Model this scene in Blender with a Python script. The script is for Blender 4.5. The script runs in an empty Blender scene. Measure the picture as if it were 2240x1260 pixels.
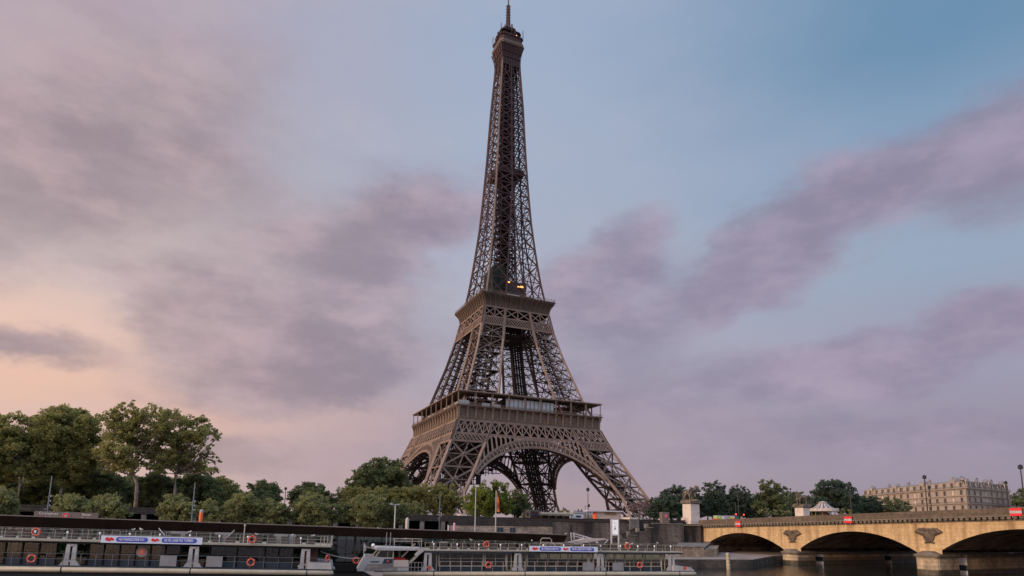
import bpy, math, random
import numpy as np
from mathutils import Vector, Matrix

# ------------------------------------------------------------------ camera, sky, sun
S = bpy.context.scene
COL = S.collection
CAM = dict(D=347.7248, th=0.4025, z=-2.9847, f=1402.9168, pitch=0.1682, yaw=-0.0161, roll=-0.0133, shift=281.1145)
_h = CAM['th'] - CAM['yaw']
FW = np.array([math.sin(_h), math.cos(_h), 0.0])
RT = np.array([math.cos(_h), -math.sin(_h), 0.0])
UP = np.array([0, 0, 1.0])
_F = math.cos(CAM['pitch']) * FW + math.sin(CAM['pitch']) * UP
_U = -math.sin(CAM['pitch']) * FW + math.cos(CAM['pitch']) * UP
_c, _s = math.cos(CAM['roll']), math.sin(CAM['roll'])
CR = _c * RT - _s * _U
CU = _s * RT + _c * _U
CP = np.array([-CAM['D'] * math.sin(CAM['th']), -CAM['D'] * math.cos(CAM['th']), CAM['z']])
cd = bpy.data.cameras.new('camera')
cd.sensor_width = 36.0
cd.lens = 36.0 * CAM['f'] / 2240.0
cd.shift_y = CAM['shift'] / 2240.0
cd.clip_start, cd.clip_end = 0.5, 20000
cam = bpy.data.objects.new('camera', cd)
COL.objects.link(cam)
cam.matrix_world = Matrix(((CR[0], CU[0], -_F[0], CP[0]), (CR[1], CU[1], -_F[1], CP[1]), (CR[2], CU[2], -_F[2], CP[2]), (0, 0, 0, 1)))
S.camera = cam

SUN_STRENGTH = 2.6
SKY_STRENGTH = 1.0
SUN_DIR = Vector((-0.96, -0.04, 0.27)).normalized()      # towards the sun
sd = bpy.data.lights.new('sun', 'SUN')
sd.energy = SUN_STRENGTH
sd.angle = math.radians(18)
sd.color = (1.0, 0.74, 0.56)
sun = bpy.data.objects.new('sun', sd)
COL.objects.link(sun)
sun.rotation_euler = SUN_DIR.to_track_quat('Z', 'Y').to_euler()
S.view_settings.view_transform = 'Standard'
S.view_settings.look = 'None'
S.view_settings.exposure = 0.0
S.view_settings.gamma = 1.0


def lin(r, g, b):
    def f(c):
        c /= 255.0
        return c / 12.92 if c <= 0.04045 else ((c + 0.055) / 1.055) ** 2.4
    return (f(r), f(g), f(b), 1.0)


def ray(px, py):
    """direction of the sight line through a pixel of the 2240 x 1260 photograph"""
    u, v = px - 1120.0, 630.0 - py + CAM['shift']
    return u / CAM['f'] * CR + v / CAM['f'] * CU + _F


def azel(px, py):
    d = ray(px, py)
    d = d / np.linalg.norm(d)
    return math.atan2(d @ RT, d @ FW), math.asin(d[2])


# --- world: dusk sky gradient with drifting cloud banks, plus a little Nishita sky light
W = bpy.data.worlds.new('World')
S.world = W
W.use_nodes = True
nt = W.node_tree
nt.nodes.clear()


def nnode(t, **kw):
    n = nt.nodes.new(t)
    for k, v in kw.items():
        setattr(n, k, v)
    return n


def M(op, a, b=None, c=None):
    n = nnode('ShaderNodeMath', operation=op)
    for i, x in enumerate((a, b, c)):
        if x is None:
            continue
        if isinstance(x, (int, float)):
            n.inputs[i].default_value = x
        else:
            nt.links.new(x, n.inputs[i])
    return n.outputs[0]


def smooth(x, a, b, to0=0.0, to1=1.0):
    n = nnode('ShaderNodeMapRange', interpolation_type='SMOOTHSTEP')
    nt.links.new(x, n.inputs['Value'])
    for k, v in (('From Min', a), ('From Max', b), ('To Min', to0), ('To Max', to1)):
        n.inputs[k].default_value = v
    return n.outputs['Result']


def mixc(f, a, b):
    n = nnode('ShaderNodeMix', data_type='RGBA')
    for i, x in ((0, f), (6, a), (7, b)):
        if isinstance(x, (int, float)):
            n.inputs[i].default_value = x
        elif isinstance(x, tuple):
            n.inputs[i].default_value = x
        else:
            nt.links.new(x, n.inputs[i])
    return n.outputs[2]


tc = nnode('ShaderNodeTexCoord')
GEN = tc.outputs['Generated']


def dot(vec):
    n = nnode('ShaderNodeVectorMath', operation='DOT_PRODUCT')
    nt.links.new(GEN, n.inputs[0])
    n.inputs[1].default_value = tuple(float(x) for x in vec)
    return n.outputs['Value']


AZ = M('ARCTAN2', dot(RT), dot(FW))
EL = M('ARCSINE', M('MINIMUM', M('MAXIMUM', dot(UP), -1.0), 1.0))


def noise(scale, detail, rough, stretch=(1, 1, 2.2), off=(0, 0, 0)):
    mp = nnode('ShaderNodeMapping')
    mp.inputs['Scale'].default_value = stretch
    mp.inputs['Location'].default_value = off
    mp.inputs['Rotation'].default_value = (0, 0, _h)
    nt.links.new(GEN, mp.inputs['Vector'])
    n = nnode('ShaderNodeTexNoise')
    n.inputs['Scale'].default_value = scale
    n.inputs['Detail'].default_value = detail
    n.inputs['Roughness'].default_value = rough
    nt.links.new(mp.outputs[0], n.inputs['Vector'])
    return n


n1 = noise(3.2, 5, 0.55)
sp = nnode('ShaderNodeSeparateColor')
nt.links.new(n1.outputs['Color'], sp.inputs[0])
WARP = 0.20
AZW = M('ADD', AZ, M('MULTIPLY', M('SUBTRACT', sp.outputs[0], 0.5), WARP))
ELW = M('ADD', EL, M('MULTIPLY', M('SUBTRACT', sp.outputs[1], 0.5), WARP * 0.62))
n2_ = noise(11.0, 4, 0.6, (1, 1, 2.0), (5, 2, 8))
sp2 = nnode('ShaderNodeSeparateColor')
nt.links.new(n2_.outputs['Color'], sp2.inputs[0])
AZW = M('ADD', AZW, M('MULTIPLY', M('SUBTRACT', sp2.outputs[0], 0.5), 0.10))
ELW = M('ADD', ELW, M('MULTIPLY', M('SUBTRACT', sp2.outputs[1], 0.5), 0.07))
fine = noise(7.0, 6, 0.6, (1, 1, 2.6), (3.1, 0.7, 1.9)).outputs['Fac']


def ramp(stops):
    r = nnode('ShaderNodeValToRGB')
    r.color_ramp.interpolation = 'EASE'
    el = r.color_ramp.elements
    while len(el) < len(stops):
        el.new(0.5)
    for e, (deg, c) in zip(el, stops):
        e.position = (deg + 10) / 100.0
        e.color = lin(*c)
    nt.links.new(M('MULTIPLY_ADD', EL, 57.2958 / 100.0, 0.1), r.inputs[0])
    return r.outputs[0]


LEFT = ramp([(-6, (60, 55, 55)), (0, (205, 171, 160)), (5, (220, 184, 171)), (9, (234, 190, 168)), (13, (231, 196, 179)), (20, (212, 192, 188)), (28, (182, 167, 174)), (36, (180, 163, 175)), (60, (170, 175, 195))])
MIDC = ramp([(-6, (55, 55, 58)), (0, (172, 151, 158)), (8, (170, 154, 166)), (16, (172, 172, 187)), (24, (168, 175, 194)), (32, (164, 176, 198)), (45, (155, 172, 198)), (75, (170, 185, 210))])
RIGHT = ramp([(-6, (50, 52, 56)), (0, (147, 135, 152)), (7, (152, 142, 161)), (14, (156, 156, 177)), (21, (148, 166, 188)), (28, (133, 158, 186)), (36, (105, 142, 174)), (70, (160, 180, 205))])
base = mixc(smooth(AZW, -0.72, -0.02), LEFT, MIDC)
base = mixc(smooth(AZW, -0.02, 0.70), base, RIGHT)


def blob(p0, p1, minor, strength):
    """one cloud bank: centre and tip of its long axis given as sky directions"""
    a0, e0 = azel(*p0)
    a1, e1 = azel(*p1)
    L = math.hypot(a1 - a0, e1 - e0)
    ang = math.atan2(e1 - e0, a1 - a0)
    mn = minor / math.hypot(p1[0] - p0[0], p1[1] - p0[1]) * L
    ca, sa = math.cos(ang), math.sin(ang)
    da, de = M('SUBTRACT', AZW, a0), M('SUBTRACT', ELW, e0)
    x = M('ADD', M('MULTIPLY', da, ca / L), M('MULTIPLY', de, sa / L))
    y = M('ADD', M('MULTIPLY', da, -sa / mn), M('MULTIPLY', de, ca / mn))
    r = M('SQRT', M('ADD', M('MULTIPLY', x, x), M('MULTIPLY', y, y)))
    return smooth(r, 0.25, 1.25, strength, 0.0)


BANKS = [((70, 330), (660, 240), 190, 0.80), ((230, 470), (700, 400), 160, 0.68), ((-60, 430), (250, 430), 160, 0.85), ((-20, 745), (270, 775), 85, 0.95),
         ((740, 600), (1080, 420), 185, 0.95), ((690, 780), (1090, 750), 140, 1.0), ((480, 710), (740, 770), 105, 0.9), ((560, 860), (830, 850), 65, 0.6), ((900, 520), (1080, 440), 120, 0.85), ((620, 680), (900, 640), 150, 0.8),
         ((1880, 460), (2340, 180), 165, 1.0), ((2230, 330), (2440, 150), 220, 0.9), ((1620, 620), (1870, 510), 115, 0.95),
         ((1330, 570), (1510, 490), 85, 0.85), ((2220, 690), (2460, 620), 130, 1.0), ((1820, 820), (2300, 770), 120, 0.95), ((2000, 770), (2300, 740), 90, 0.6),
         ((1290, 650), (1520, 600), 85, 0.75), ((1320, 750), (1620, 730), 100, 0.7), ((1950, 960), (2500, 930), 110, 0.75), ((560, 1010), (850, 1000), 60, 0.6),
         ((1420, 880), (1780, 910), 95, 0.6), ((300, 120), (760, 60), 110, 0.4), ((1250, 1010), (1900, 1020), 80, 0.45)]
cov = None
for b in BANKS:
    v = blob(*b)
    cov = v if cov is None else M('SUBTRACT', M('ADD', cov, v), M('MULTIPLY', cov, v))
puff = noise(5.0, 9, 0.58, (1, 1, 2.0), (1.3, 4.7, 0.4)).outputs['Fac']
shade = noise(6.5, 8, 0.58, (1, 1, 2.2), (7.7, 1.1, 3.3)).outputs['Fac']
dens = M('ADD', M('MULTIPLY', cov, 0.95), M('MULTIPLY', M('SUBTRACT', puff, 0.5), 0.72))
cover = smooth(dens, 0.05, 0.92)
cloud = mixc(smooth(AZW, -0.6, 0.15), lin(150, 134, 142), lin(140, 130, 152))
lit = mixc(smooth(AZW, -0.65, 0.4), lin(200, 172, 177), lin(176, 160, 181))
cloud = mixc(smooth(shade, 0.38, 0.70, 0.0, 0.75), cloud, lit)
sky = mixc(M('MULTIPLY', cover, 0.90), base, cloud)
# thin high veil, thicker towards the dawn
veil = smooth(noise(3.0, 8, 0.6, (1, 1, 2.6), (9, 4, 2)).outputs['Fac'], 0.42, 0.72, 0.0, 1.0)
veil = M('MULTIPLY', veil, smooth(AZW, -0.75, 0.75, 0.44, 0.06))
sky = mixc(veil, sky, mixc(smooth(AZW, -0.6, 0.3), lin(200, 186, 186), lin(184, 180, 196)))
bg = nnode('ShaderNodeBackground')
nt.links.new(sky, bg.inputs['Color'])
# out-of-view sky overhead and behind the camera, boosted as added fill light
back = smooth(dot(FW), 0.55, -0.35, 1.0, 2.1)
top = smooth(EL, 0.75, 1.2, 1.0, 1.7)
nt.links.new(M('MULTIPLY', M('MULTIPLY', back, top), SKY_STRENGTH), bg.inputs['Strength'])
nish = nnode('ShaderNodeTexSky', sky_type='NISHITA', sun_disc=False)
nish.sun_elevation = math.asin(SUN_DIR.z)
nish.sun_rotation = math.atan2(SUN_DIR.x, SUN_DIR.y)
bg2 = nnode('ShaderNodeBackground')
nt.links.new(nish.outputs[0], bg2.inputs['Color'])
bg2.inputs['Strength'].default_value = 0.05 * 0.08
ad = nnode('ShaderNodeAddShader')
nt.links.new(bg.outputs[0], ad.inputs[0])
nt.links.new(bg2.outputs[0], ad.inputs[1])
ow = nnode('ShaderNodeOutputWorld')
nt.links.new(ad.outputs[0], ow.inputs['Surface'])

# ------------------------------------------------------------------ frames and helpers
BR = math.radians(-10)                                    # the river bank runs 10 degrees off the tower's faces
E1 = np.array([math.cos(BR), math.sin(BR), 0.0])
E2 = np.array([-math.sin(BR), math.cos(BR), 0.0])


def bank(px, py, e):
    """where the sight line meets the vertical plane e metres out, along the bank: (a, z)"""
    d = ray(px, py)
    p = d * (e / (d @ E2))
    return float(p @ E1), float(p[2] + CP[2])


def BP(a, e, z):
    p = CP + a * E1 + e * E2
    return Vector((float(p[0]), float(p[1]), float(z)))


def at(px, py, e):
    a, z = bank(px, py, e)
    return BP(a, e, z)


def onx(px, py, X):
    d = ray(px, py)
    p = CP + d * ((X - CP[0]) / d[0])
    return Vector([float(x) for x in p])


WATER, QUAY, GROUND = -10.6, -9.0, -1.0


class MB:
    def __init__(self, o=(0, 0, 0)):
        self.v, self.f, self.m, self.cur, self.o = [], [], [], 0, Vector(o)

    def add(self, vs, fs):
        k = len(self.v)
        self.v.extend([tuple(x) for x in vs])
        self.f.extend([tuple(i + k for i in f) for f in fs])
        self.m.extend([self.cur] * len(fs))

    def box(self, x0, x1, y0, y1, z0, z1):
        self.add([(x0, y0, z0), (x1, y0, z0), (x1, y1, z0), (x0, y1, z0), (x0, y0, z1), (x1, y0, z1), (x1, y1, z1), (x0, y1, z1)],
                 [(0, 3, 2, 1), (4, 5, 6, 7), (0, 1, 5, 4), (1, 2, 6, 5), (2, 3, 7, 6), (3, 0, 4, 7)])

    def beam(self, p, q, w, h=None, up=(0, 0, 1)):
        p, q = Vector(p), Vector(q)
        d = q - p
        if d.length < 1e-6:
            return
        d.normalize()
        u = Vector(up)
        s = d.cross(u)
        if s.length < 1e-3:
            s = d.cross(Vector((0, 1, 0)))
            if s.length < 1e-3:
                s = d.cross(Vector((1, 0, 0)))
        s.normalize()
        t = s.cross(d)
        h = w if h is None else h
        a, b = s * w / 2, t * h / 2
        self.add([p - a - b, p + a - b, p + a + b, p - a + b, q - a - b, q + a - b, q + a + b, q - a + b],
                 [(0, 1, 2, 3), (7, 6, 5, 4), (0, 4, 5, 1), (1, 5, 6, 2), (2, 6, 7, 3), (3, 7, 4, 0)])

    def path(self, pts, w, h=None, up=(0, 0, 1)):
        for a, b in zip(pts[:-1], pts[1:]):
            self.beam(a, b, w, h, up)

    def extrude(self, poly, vec):
        n = len(poly)
        v = Vector(vec)
        a = [Vector(p) for p in poly]
        self.add(a + [p + v for p in a], [tuple(range(n - 1, -1, -1)), tuple(range(n, 2 * n))] + [(i, (i + 1) % n, n + (i + 1) % n, n + i) for i in range(n)])

    def tube(self, pts, r, n=8, caps=True):
        pts = [Vector(p) for p in pts]
        rs = r if isinstance(r, (list, tuple)) else [r] * len(pts)
        vs = []
        for i, p in enumerate(pts):
            d = (pts[min(i + 1, len(pts) - 1)] - pts[max(i - 1, 0)]).normalized()
            s = d.cross(Vector((0, 0, 1)))
            if s.length < 1e-3:
                s = d.cross(Vector((0, 1, 0)))
            s.normalize()
            t = s.cross(d)
            for j in range(n):
                a = 2 * math.pi * j / n
                vs.append(p + s * (rs[i] * math.cos(a)) + t * (rs[i] * math.sin(a)))
        fs = [(i * n + j, i * n + (j + 1) % n, (i + 1) * n + (j + 1) % n, (i + 1) * n + j) for i in range(len(pts) - 1) for j in range(n)]
        if caps:
            fs += [tuple(range(n - 1, -1, -1)), tuple((len(pts) - 1) * n + j for j in range(n))]
        self.add(vs, fs)

    def lathe(self, prof, c=(0, 0, 0), n=16, axis='z'):
        vs = []
        for r, z in prof:
            for j in range(n):
                a = 2 * math.pi * j / n
                x, y = r * math.cos(a), r * math.sin(a)
                vs.append((c[0] + x, c[1] + y, c[2] + z) if axis == 'z' else (c[0] + x, c[1] + z, c[2] + y))
        k = len(prof)
        fs = [(i * n + j, i * n + (j + 1) % n, (i + 1) * n + (j + 1) % n, (i + 1) * n + j) for i in range(k - 1) for j in range(n)]
        fs += [tuple(range(n - 1, -1, -1)), tuple((k - 1) * n + j for j in range(n))]
        self.add(vs, fs)

    def ball(self, c, r, n=10, m=6):
        rx, ry, rz = (r, r, r) if isinstance(r, (int, float)) else r
        vs = [(c[0], c[1], c[2] - rz)]
        for i in range(1, m):
            t = math.pi * i / m - math.pi / 2
            for j in range(n):
                a = 2 * math.pi * j / n
                vs.append((c[0] + rx * math.cos(t) * math.cos(a), c[1] + ry * math.cos(t) * math.sin(a), c[2] + rz * math.sin(t)))
        vs.append((c[0], c[1], c[2] + rz))
        fs = [(0, 1 + (j + 1) % n, 1 + j) for j in range(n)]
        for i in range(m - 2):
            fs += [(1 + i * n + j, 1 + i * n + (j + 1) % n, 1 + (i + 1) * n + (j + 1) % n, 1 + (i + 1) * n + j) for j in range(n)]
        e = len(vs) - 1
        fs += [(e, 1 + (m - 2) * n + j, 1 + (m - 2) * n + (j + 1) % n) for j in range(n)]
        self.add(vs, fs)

    def build(self, name, mats, parent=None, smooth=False):
        me = bpy.data.meshes.new(name)
        o = self.o
        me.from_pydata([(x - o.x, y - o.y, z - o.z) for x, y, z in self.v], [], self.f)
        mats = mats if isinstance(mats, (list, tuple)) else [mats]
        for m in mats:
            me.materials.append(m)
        if len(mats) > 1:
            me.polygons.foreach_set('material_index', self.m)
        if smooth:
            me.polygons.foreach_set('use_smooth', [True] * len(me.polygons))
        me.update()
        ob = bpy.data.objects.new(name, me)
        COL.objects.link(ob)
        if parent is not None:
            ob.parent = parent
        return ob


def tag(o, label=None, cat=None, group=None, kind=None):
    for k, v in (('label', label), ('category', cat), ('group', group), ('kind', kind)):
        if v:
            o[k] = v
    return o


def empty(name, loc, label, cat, group=None, rz=0.0, ry=0.0):
    o = bpy.data.objects.new(name, None)
    COL.objects.link(o)
    o.location = loc
    o.rotation_euler = (0, ry, rz)
    return tag(o, label, cat, group)


def copy_tree(o, parent=None):
    c = o.copy()
    COL.objects.link(c)
    c.parent = parent
    for ch in [x for x in o.children]:
        copy_tree(ch, c)
    return c


def text(name, s, size, mat, parent, loc, rot=(math.pi / 2, 0, 0), depth=0.01, align='CENTER', sx=1.0):
    cu = bpy.data.curves.new('lettering', 'FONT')
    cu.body = s
    cu.size = size
    cu.align_x = align
    cu.align_y = 'CENTER'
    cu.extrude = depth
    cu.resolution_u = 2
    t = bpy.data.objects.new('lettering', cu)
    COL.objects.link(t)
    bpy.context.view_layer.update()
    me = bpy.data.meshes.new_from_object(t.evaluated_get(bpy.context.evaluated_depsgraph_get()))
    bpy.data.objects.remove(t)
    me.materials.clear()
    me.materials.append(mat)
    o = bpy.data.objects.new(name, me)
    COL.objects.link(o)
    o.parent = parent
    o.location = loc
    o.rotation_euler = rot
    o.scale = (sx, 1, 1)
    return o


# ------------------------------------------------------------------ materials
def mat(name, c, rough=0.7, c2=None, scale=1.0, detail=4, lo=0.35, hi=0.65, bump=0.0, bscale=None, metal=0.0, spec=0.3, stretch=(1, 1, 1), emit=None, emit_s=0.0, coords='Object'):
    m = bpy.data.materials.new(name)
    m.use_nodes = True
    t = m.node_tree
    b = t.nodes['Principled BSDF']
    b.inputs['Base Color'].default_value = (*c[:3], 1)
    b.inputs['Roughness'].default_value = rough
    b.inputs['Metallic'].default_value = metal
    b.inputs['Specular IOR Level'].default_value = spec
    if c2 is not None or bump:
        co = t.nodes.new('ShaderNodeTexCoord')
        mp = t.nodes.new('ShaderNodeMapping')
        mp.inputs['Scale'].default_value = stretch
        t.links.new(co.outputs[coords], mp.inputs[0])
        n = t.nodes.new('ShaderNodeTexNoise')
        n.inputs['Scale'].default_value = scale
        n.inputs['Detail'].default_value = detail
        n.inputs['Roughness'].default_value = 0.6
        t.links.new(mp.outputs[0], n.inputs['Vector'])
        if c2 is not None:
            r = t.nodes.new('ShaderNodeValToRGB')
            r.color_ramp.elements[0].position, r.color_ramp.elements[1].position = lo, hi
            r.color_ramp.elements[0].color = (*c[:3], 1)
            r.color_ramp.elements[1].color = (*c2[:3], 1)
            t.links.new(n.outputs['Fac'], r.inputs[0])
            t.links.new(r.outputs[0], b.inputs['Base Color'])
        if bump:
            n2 = n
            if bscale:
                n2 = t.nodes.new('ShaderNodeTexNoise')
                n2.inputs['Scale'].default_value = bscale
                n2.inputs['Detail'].default_value = 5
                t.links.new(mp.outputs[0], n2.inputs['Vector'])
            bp = t.nodes.new('ShaderNodeBump')
            bp.inputs['Strength'].default_value = bump
            bp.inputs['Distance'].default_value = 0.1
            t.links.new(n2.outputs['Fac'], bp.inputs['Height'])
            t.links.new(bp.outputs[0], b.inputs['Normal'])
    if emit:
        b.inputs['Emission Color'].default_value = (*emit[:3], 1)
        b.inputs['Emission Strength'].default_value = emit_s
    return m


def stone(name, c, c2, mortar, bw=1.2, bh=0.45, stain=None, sscale=0.25, rotx=True, streak=(1, 1, 0.18), slo=0.42, shi=0.7, msize=0.03, var=(0.62, 1.28)):
    """coursed masonry: brick pattern in the wall's own plane, blotches and run-down stains"""
    m = bpy.data.materials.new(name)
    m.use_nodes = True
    t = m.node_tree
    b = t.nodes['Principled BSDF']
    b.inputs['Roughness'].default_value = 0.85
    b.inputs['Specular IOR Level'].default_value = 0.15
    co = t.nodes.new('ShaderNodeTexCoord')
    mp = t.nodes.new('ShaderNodeMapping')
    if rotx:                                              # local x,z plane -> texture x,y
        mp.inputs['Rotation'].default_value = (-math.pi / 2, 0, 0)
    else:                                                 # local y,z plane
        mp.inputs['Rotation'].default_value = (-math.pi / 2, 0, -math.pi / 2)
        mp.vector_type = 'TEXTURE'
        mp.inputs['Rotation'].default_value = (math.pi / 2, 0, math.pi / 2)
    t.links.new(co.outputs['Object'], mp.inputs[0])
    br = t.nodes.new('ShaderNodeTexBrick')
    br.inputs['Scale'].default_value = 1.0
    br.inputs['Brick Width'].default_value = bw
    br.inputs['Row Height'].default_value = bh
    br.inputs['Mortar Size'].default_value = msize
    br.inputs['Color1'].default_value = (*c[:3], 1)
    br.inputs['Color2'].default_value = (*c2[:3], 1)
    br.inputs['Mortar'].default_value = (*mortar[:3], 1)
    t.links.new(mp.outputs[0], br.inputs['Vector'])
    n = t.nodes.new('ShaderNodeTexNoise')
    n.inputs['Scale'].default_value = sscale
    n.inputs['Detail'].default_value = 7
    n.inputs['Roughness'].default_value = 0.65
    m2 = t.nodes.new('ShaderNodeMapping')
    m2.inputs['Scale'].default_value = streak
    t.links.new(co.outputs['Object'], m2.inputs[0])
    t.links.new(m2.outputs[0], n.inputs['Vector'])
    r = t.nodes.new('ShaderNodeMapRange')
    r.inputs['From Min'].default_value, r.inputs['From Max'].default_value = slo, shi
    t.links.new(n.outputs['Fac'], r.inputs['Value'])
    mx = t.nodes.new('ShaderNodeMix')
    mx.data_type = 'RGBA'
    t.links.new(r.outputs[0], mx.inputs[0])
    nb = t.nodes.new('ShaderNodeTexNoise')
    nb.inputs['Scale'].default_value = 1.7
    nb.inputs['Detail'].default_value = 8
    nb.inputs['Roughness'].default_value = 0.7
    t.links.new(co.outputs['Object'], nb.inputs['Vector'])
    mr = t.nodes.new('ShaderNodeMapRange')
    mr.inputs['From Min'].default_value, mr.inputs['From Max'].default_value = 0.3, 0.7
    mr.inputs['To Min'].default_value, mr.inputs['To Max'].default_value = var
    t.links.new(nb.outputs['Fac'], mr.inputs['Value'])
    mm = t.nodes.new('ShaderNodeMix')
    mm.data_type = 'RGBA'
    mm.blend_type = 'MULTIPLY'
    mm.inputs[0].default_value = 1.0
    t.links.new(br.outputs['Color'], mm.inputs[6])
    t.links.new(mr.outputs[0], mm.inputs[7])
    t.links.new(mm.outputs[2], mx.inputs[6])
    st = stain or tuple(x * 0.35 for x in c[:3])
    mx.inputs[7].default_value = (*st[:3], 1)
    t.links.new(mx.outputs[2], b.inputs['Base Color'])
    bp = t.nodes.new('ShaderNodeBump')
    bp.inputs['Strength'].default_value = 0.5
    bp.inputs['Distance'].default_value = 0.05
    t.links.new(br.outputs['Fac'], bp.inputs['Height'])
    bp.invert = True
    t.links.new(bp.outputs[0], b.inputs['Normal'])
    return m


def leafmat(name, c, c2):
    m = mat(name, c, 0.75, c2, 0.55, 5, 0.36, 0.66, spec=0.15)
    t = m.node_tree
    b = t.nodes['Principled BSDF']
    tr = t.nodes.new('ShaderNodeBsdfTranslucent')
    tr.inputs['Color'].default_value = (*[min(1, x * 1.3) for x in c2[:3]], 1)
    mx = t.nodes.new('ShaderNodeMixShader')
    mx.inputs[0].default_value = 0.38
    t.links.new(b.outputs[0], mx.inputs[1])
    t.links.new(tr.outputs[0], mx.inputs[2])
    t.links.new(mx.outputs[0], t.nodes['Material Output'].inputs['Surface'])
    return m


def glassmat(name, tint, alpha=0.45, gloss=0.12):
    """thin tinted pane: partly see-through, with a weak mirror of the far bank"""
    m = bpy.data.materials.new(name)
    m.use_nodes = True
    t = m.node_tree
    t.nodes.clear()
    out = t.nodes.new('ShaderNodeOutputMaterial')
    tr = t.nodes.new('ShaderNodeBsdfTransparent')
    tr.inputs[0].default_value = (*tint[:3], 1)
    gl = t.nodes.new('ShaderNodeBsdfGlossy')
    gl.inputs['Roughness'].default_value = 0.03
    fr = t.nodes.new('ShaderNodeFresnel')
    fr.inputs['IOR'].default_value = 1.5
    mu = t.nodes.new('ShaderNodeMath')
    mu.operation = 'MULTIPLY'
    mu.inputs[1].default_value = gloss / 0.04
    t.links.new(fr.outputs[0], mu.inputs[0])
    mx = t.nodes.new('ShaderNodeMixShader')
    t.links.new(mu.outputs[0], mx.inputs[0])
    t.links.new(tr.outputs[0], mx.inputs[1])
    t.links.new(gl.outputs[0], mx.inputs[2])
    t.links.new(mx.outputs[0], out.inputs['Surface'])
    return m


K = {}
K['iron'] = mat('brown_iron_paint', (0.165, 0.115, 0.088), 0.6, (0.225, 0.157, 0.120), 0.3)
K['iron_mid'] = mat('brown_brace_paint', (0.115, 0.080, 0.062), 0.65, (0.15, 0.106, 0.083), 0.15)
K['iron_in'] = mat('shaded_inner_iron', (0.036, 0.026, 0.024), 0.7, (0.056, 0.041, 0.037), 0.2, spec=0.1)  # inside ironwork: the tower's brown with interior shade put into the colour
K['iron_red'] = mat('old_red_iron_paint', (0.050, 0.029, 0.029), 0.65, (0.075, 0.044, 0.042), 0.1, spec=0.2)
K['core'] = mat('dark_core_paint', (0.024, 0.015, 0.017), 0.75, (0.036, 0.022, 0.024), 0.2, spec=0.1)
K['iron_panel'] = mat('brown_panel_paint', (0.098, 0.068, 0.048), 0.6, (0.132, 0.092, 0.066), 0.3)
K['dark_red'] = mat('dark_red_cladding', (0.10, 0.035, 0.03), 0.6)
K['gold'] = mat('gilded_letters', (0.30, 0.22, 0.11), 0.6)
K['net'] = mat('green_scaffold_net', (0.022, 0.028, 0.025), 0.9, (0.045, 0.05, 0.045), 0.35, spec=0.1)
K['glow'] = mat('lit_orange_lamp', (0.8, 0.35, 0.1), 0.5, emit=(1.0, 0.36, 0.10), emit_s=2.6)
K['redlamp'] = mat('lit_red_lamp', (0.8, 0.05, 0.05), 0.5, emit=(1.0, 0.06, 0.05), emit_s=2.0)
K['greenlamp'] = mat('lit_green_lamp', (0.1, 0.8, 0.5), 0.5, emit=(0.05, 0.9, 0.5), emit_s=1.6)
K['tglass'] = mat('pale_blue_glazing', (0.42, 0.50, 0.52), 0.25, (0.55, 0.62, 0.63), 0.2, spec=0.6)
K['white'] = mat('white_paint', (0.33, 0.33, 0.32), 0.5, (0.41, 0.41, 0.40), 0.8, spec=0.3)
K['cream'] = mat('cream_paint', (0.30, 0.28, 0.215), 0.5, (0.38, 0.355, 0.28), 0.7, spec=0.3)
K['grey'] = mat('grey_metal', (0.20, 0.20, 0.20), 0.5, (0.25, 0.25, 0.25), 1.0)
K['steel'] = mat('pale_steel', (0.30, 0.28, 0.26), 0.5, metal=0.1)
K['darkgrey'] = mat('dark_grey_paint', (0.032, 0.032, 0.034), 0.7, (0.05, 0.05, 0.052), 0.8, spec=0.1)
K['black'] = mat('black_paint', (0.010, 0.010, 0.011), 0.7, spec=0.08)
K['roofdark'] = mat('dark_brown_fascia', (0.010, 0.007, 0.006), 0.8, (0.016, 0.011, 0.009), 0.5, spec=0.0)
K['navy'] = mat('dark_navy_panel', (0.020, 0.032, 0.045), 0.5, (0.030, 0.045, 0.06), 0.5)
K['glass'] = glassmat('boat_window_glass', (0.62, 0.62, 0.50), gloss=0.04)
K['greenglass'] = glassmat('green_station_glass', (0.42, 0.60, 0.50), gloss=0.07)
K['seat'] = mat('tan_seat_cloth', (0.20, 0.14, 0.08), 0.8, (0.27, 0.19, 0.11), 1.5)
K['deck'] = mat('grey_deck', (0.06, 0.052, 0.046), 0.8, (0.09, 0.08, 0.072), 0.8, spec=0.1)
K['orange'] = mat('orange_paint', (0.75, 0.13, 0.045), 0.5, (0.82, 0.17, 0.07), 2.0)
K['buoy'] = mat('orange_lifebuoy', (0.58, 0.075, 0.035), 0.55)
K['red'] = mat('red_paint', (0.66, 0.025, 0.035), 0.45)
K['banner'] = mat('white_banner_cloth', (0.62, 0.68, 0.76), 0.7)
K['blue'] = mat('blue_print', (0.055, 0.085, 0.42), 0.6)
K['lamp'] = mat('white_lamp_globe', (0.80, 0.80, 0.80), 0.35, spec=0.3)
K['taupe'] = mat('taupe_sign_board', (0.135, 0.105, 0.09), 0.7, (0.16, 0.125, 0.11), 0.6)
K['signtext'] = mat('pale_sign_letters', (0.72, 0.68, 0.66), 0.6)
K['bark'] = mat('pale_bark', (0.17, 0.13, 0.10), 0.9, (0.30, 0.235, 0.18), 1.1, 6, 0.4, 0.62, bump=0.5)
K['barkdark'] = mat('dark_bark', (0.05, 0.04, 0.035), 0.9, (0.085, 0.07, 0.06), 1.5)
K['leaf'] = leafmat('plane_tree_leaves', (0.122, 0.128, 0.048), (0.31, 0.295, 0.1))
K['leafdark'] = leafmat('dark_leaves', (0.068, 0.088, 0.046), (0.18, 0.2, 0.085))
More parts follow.
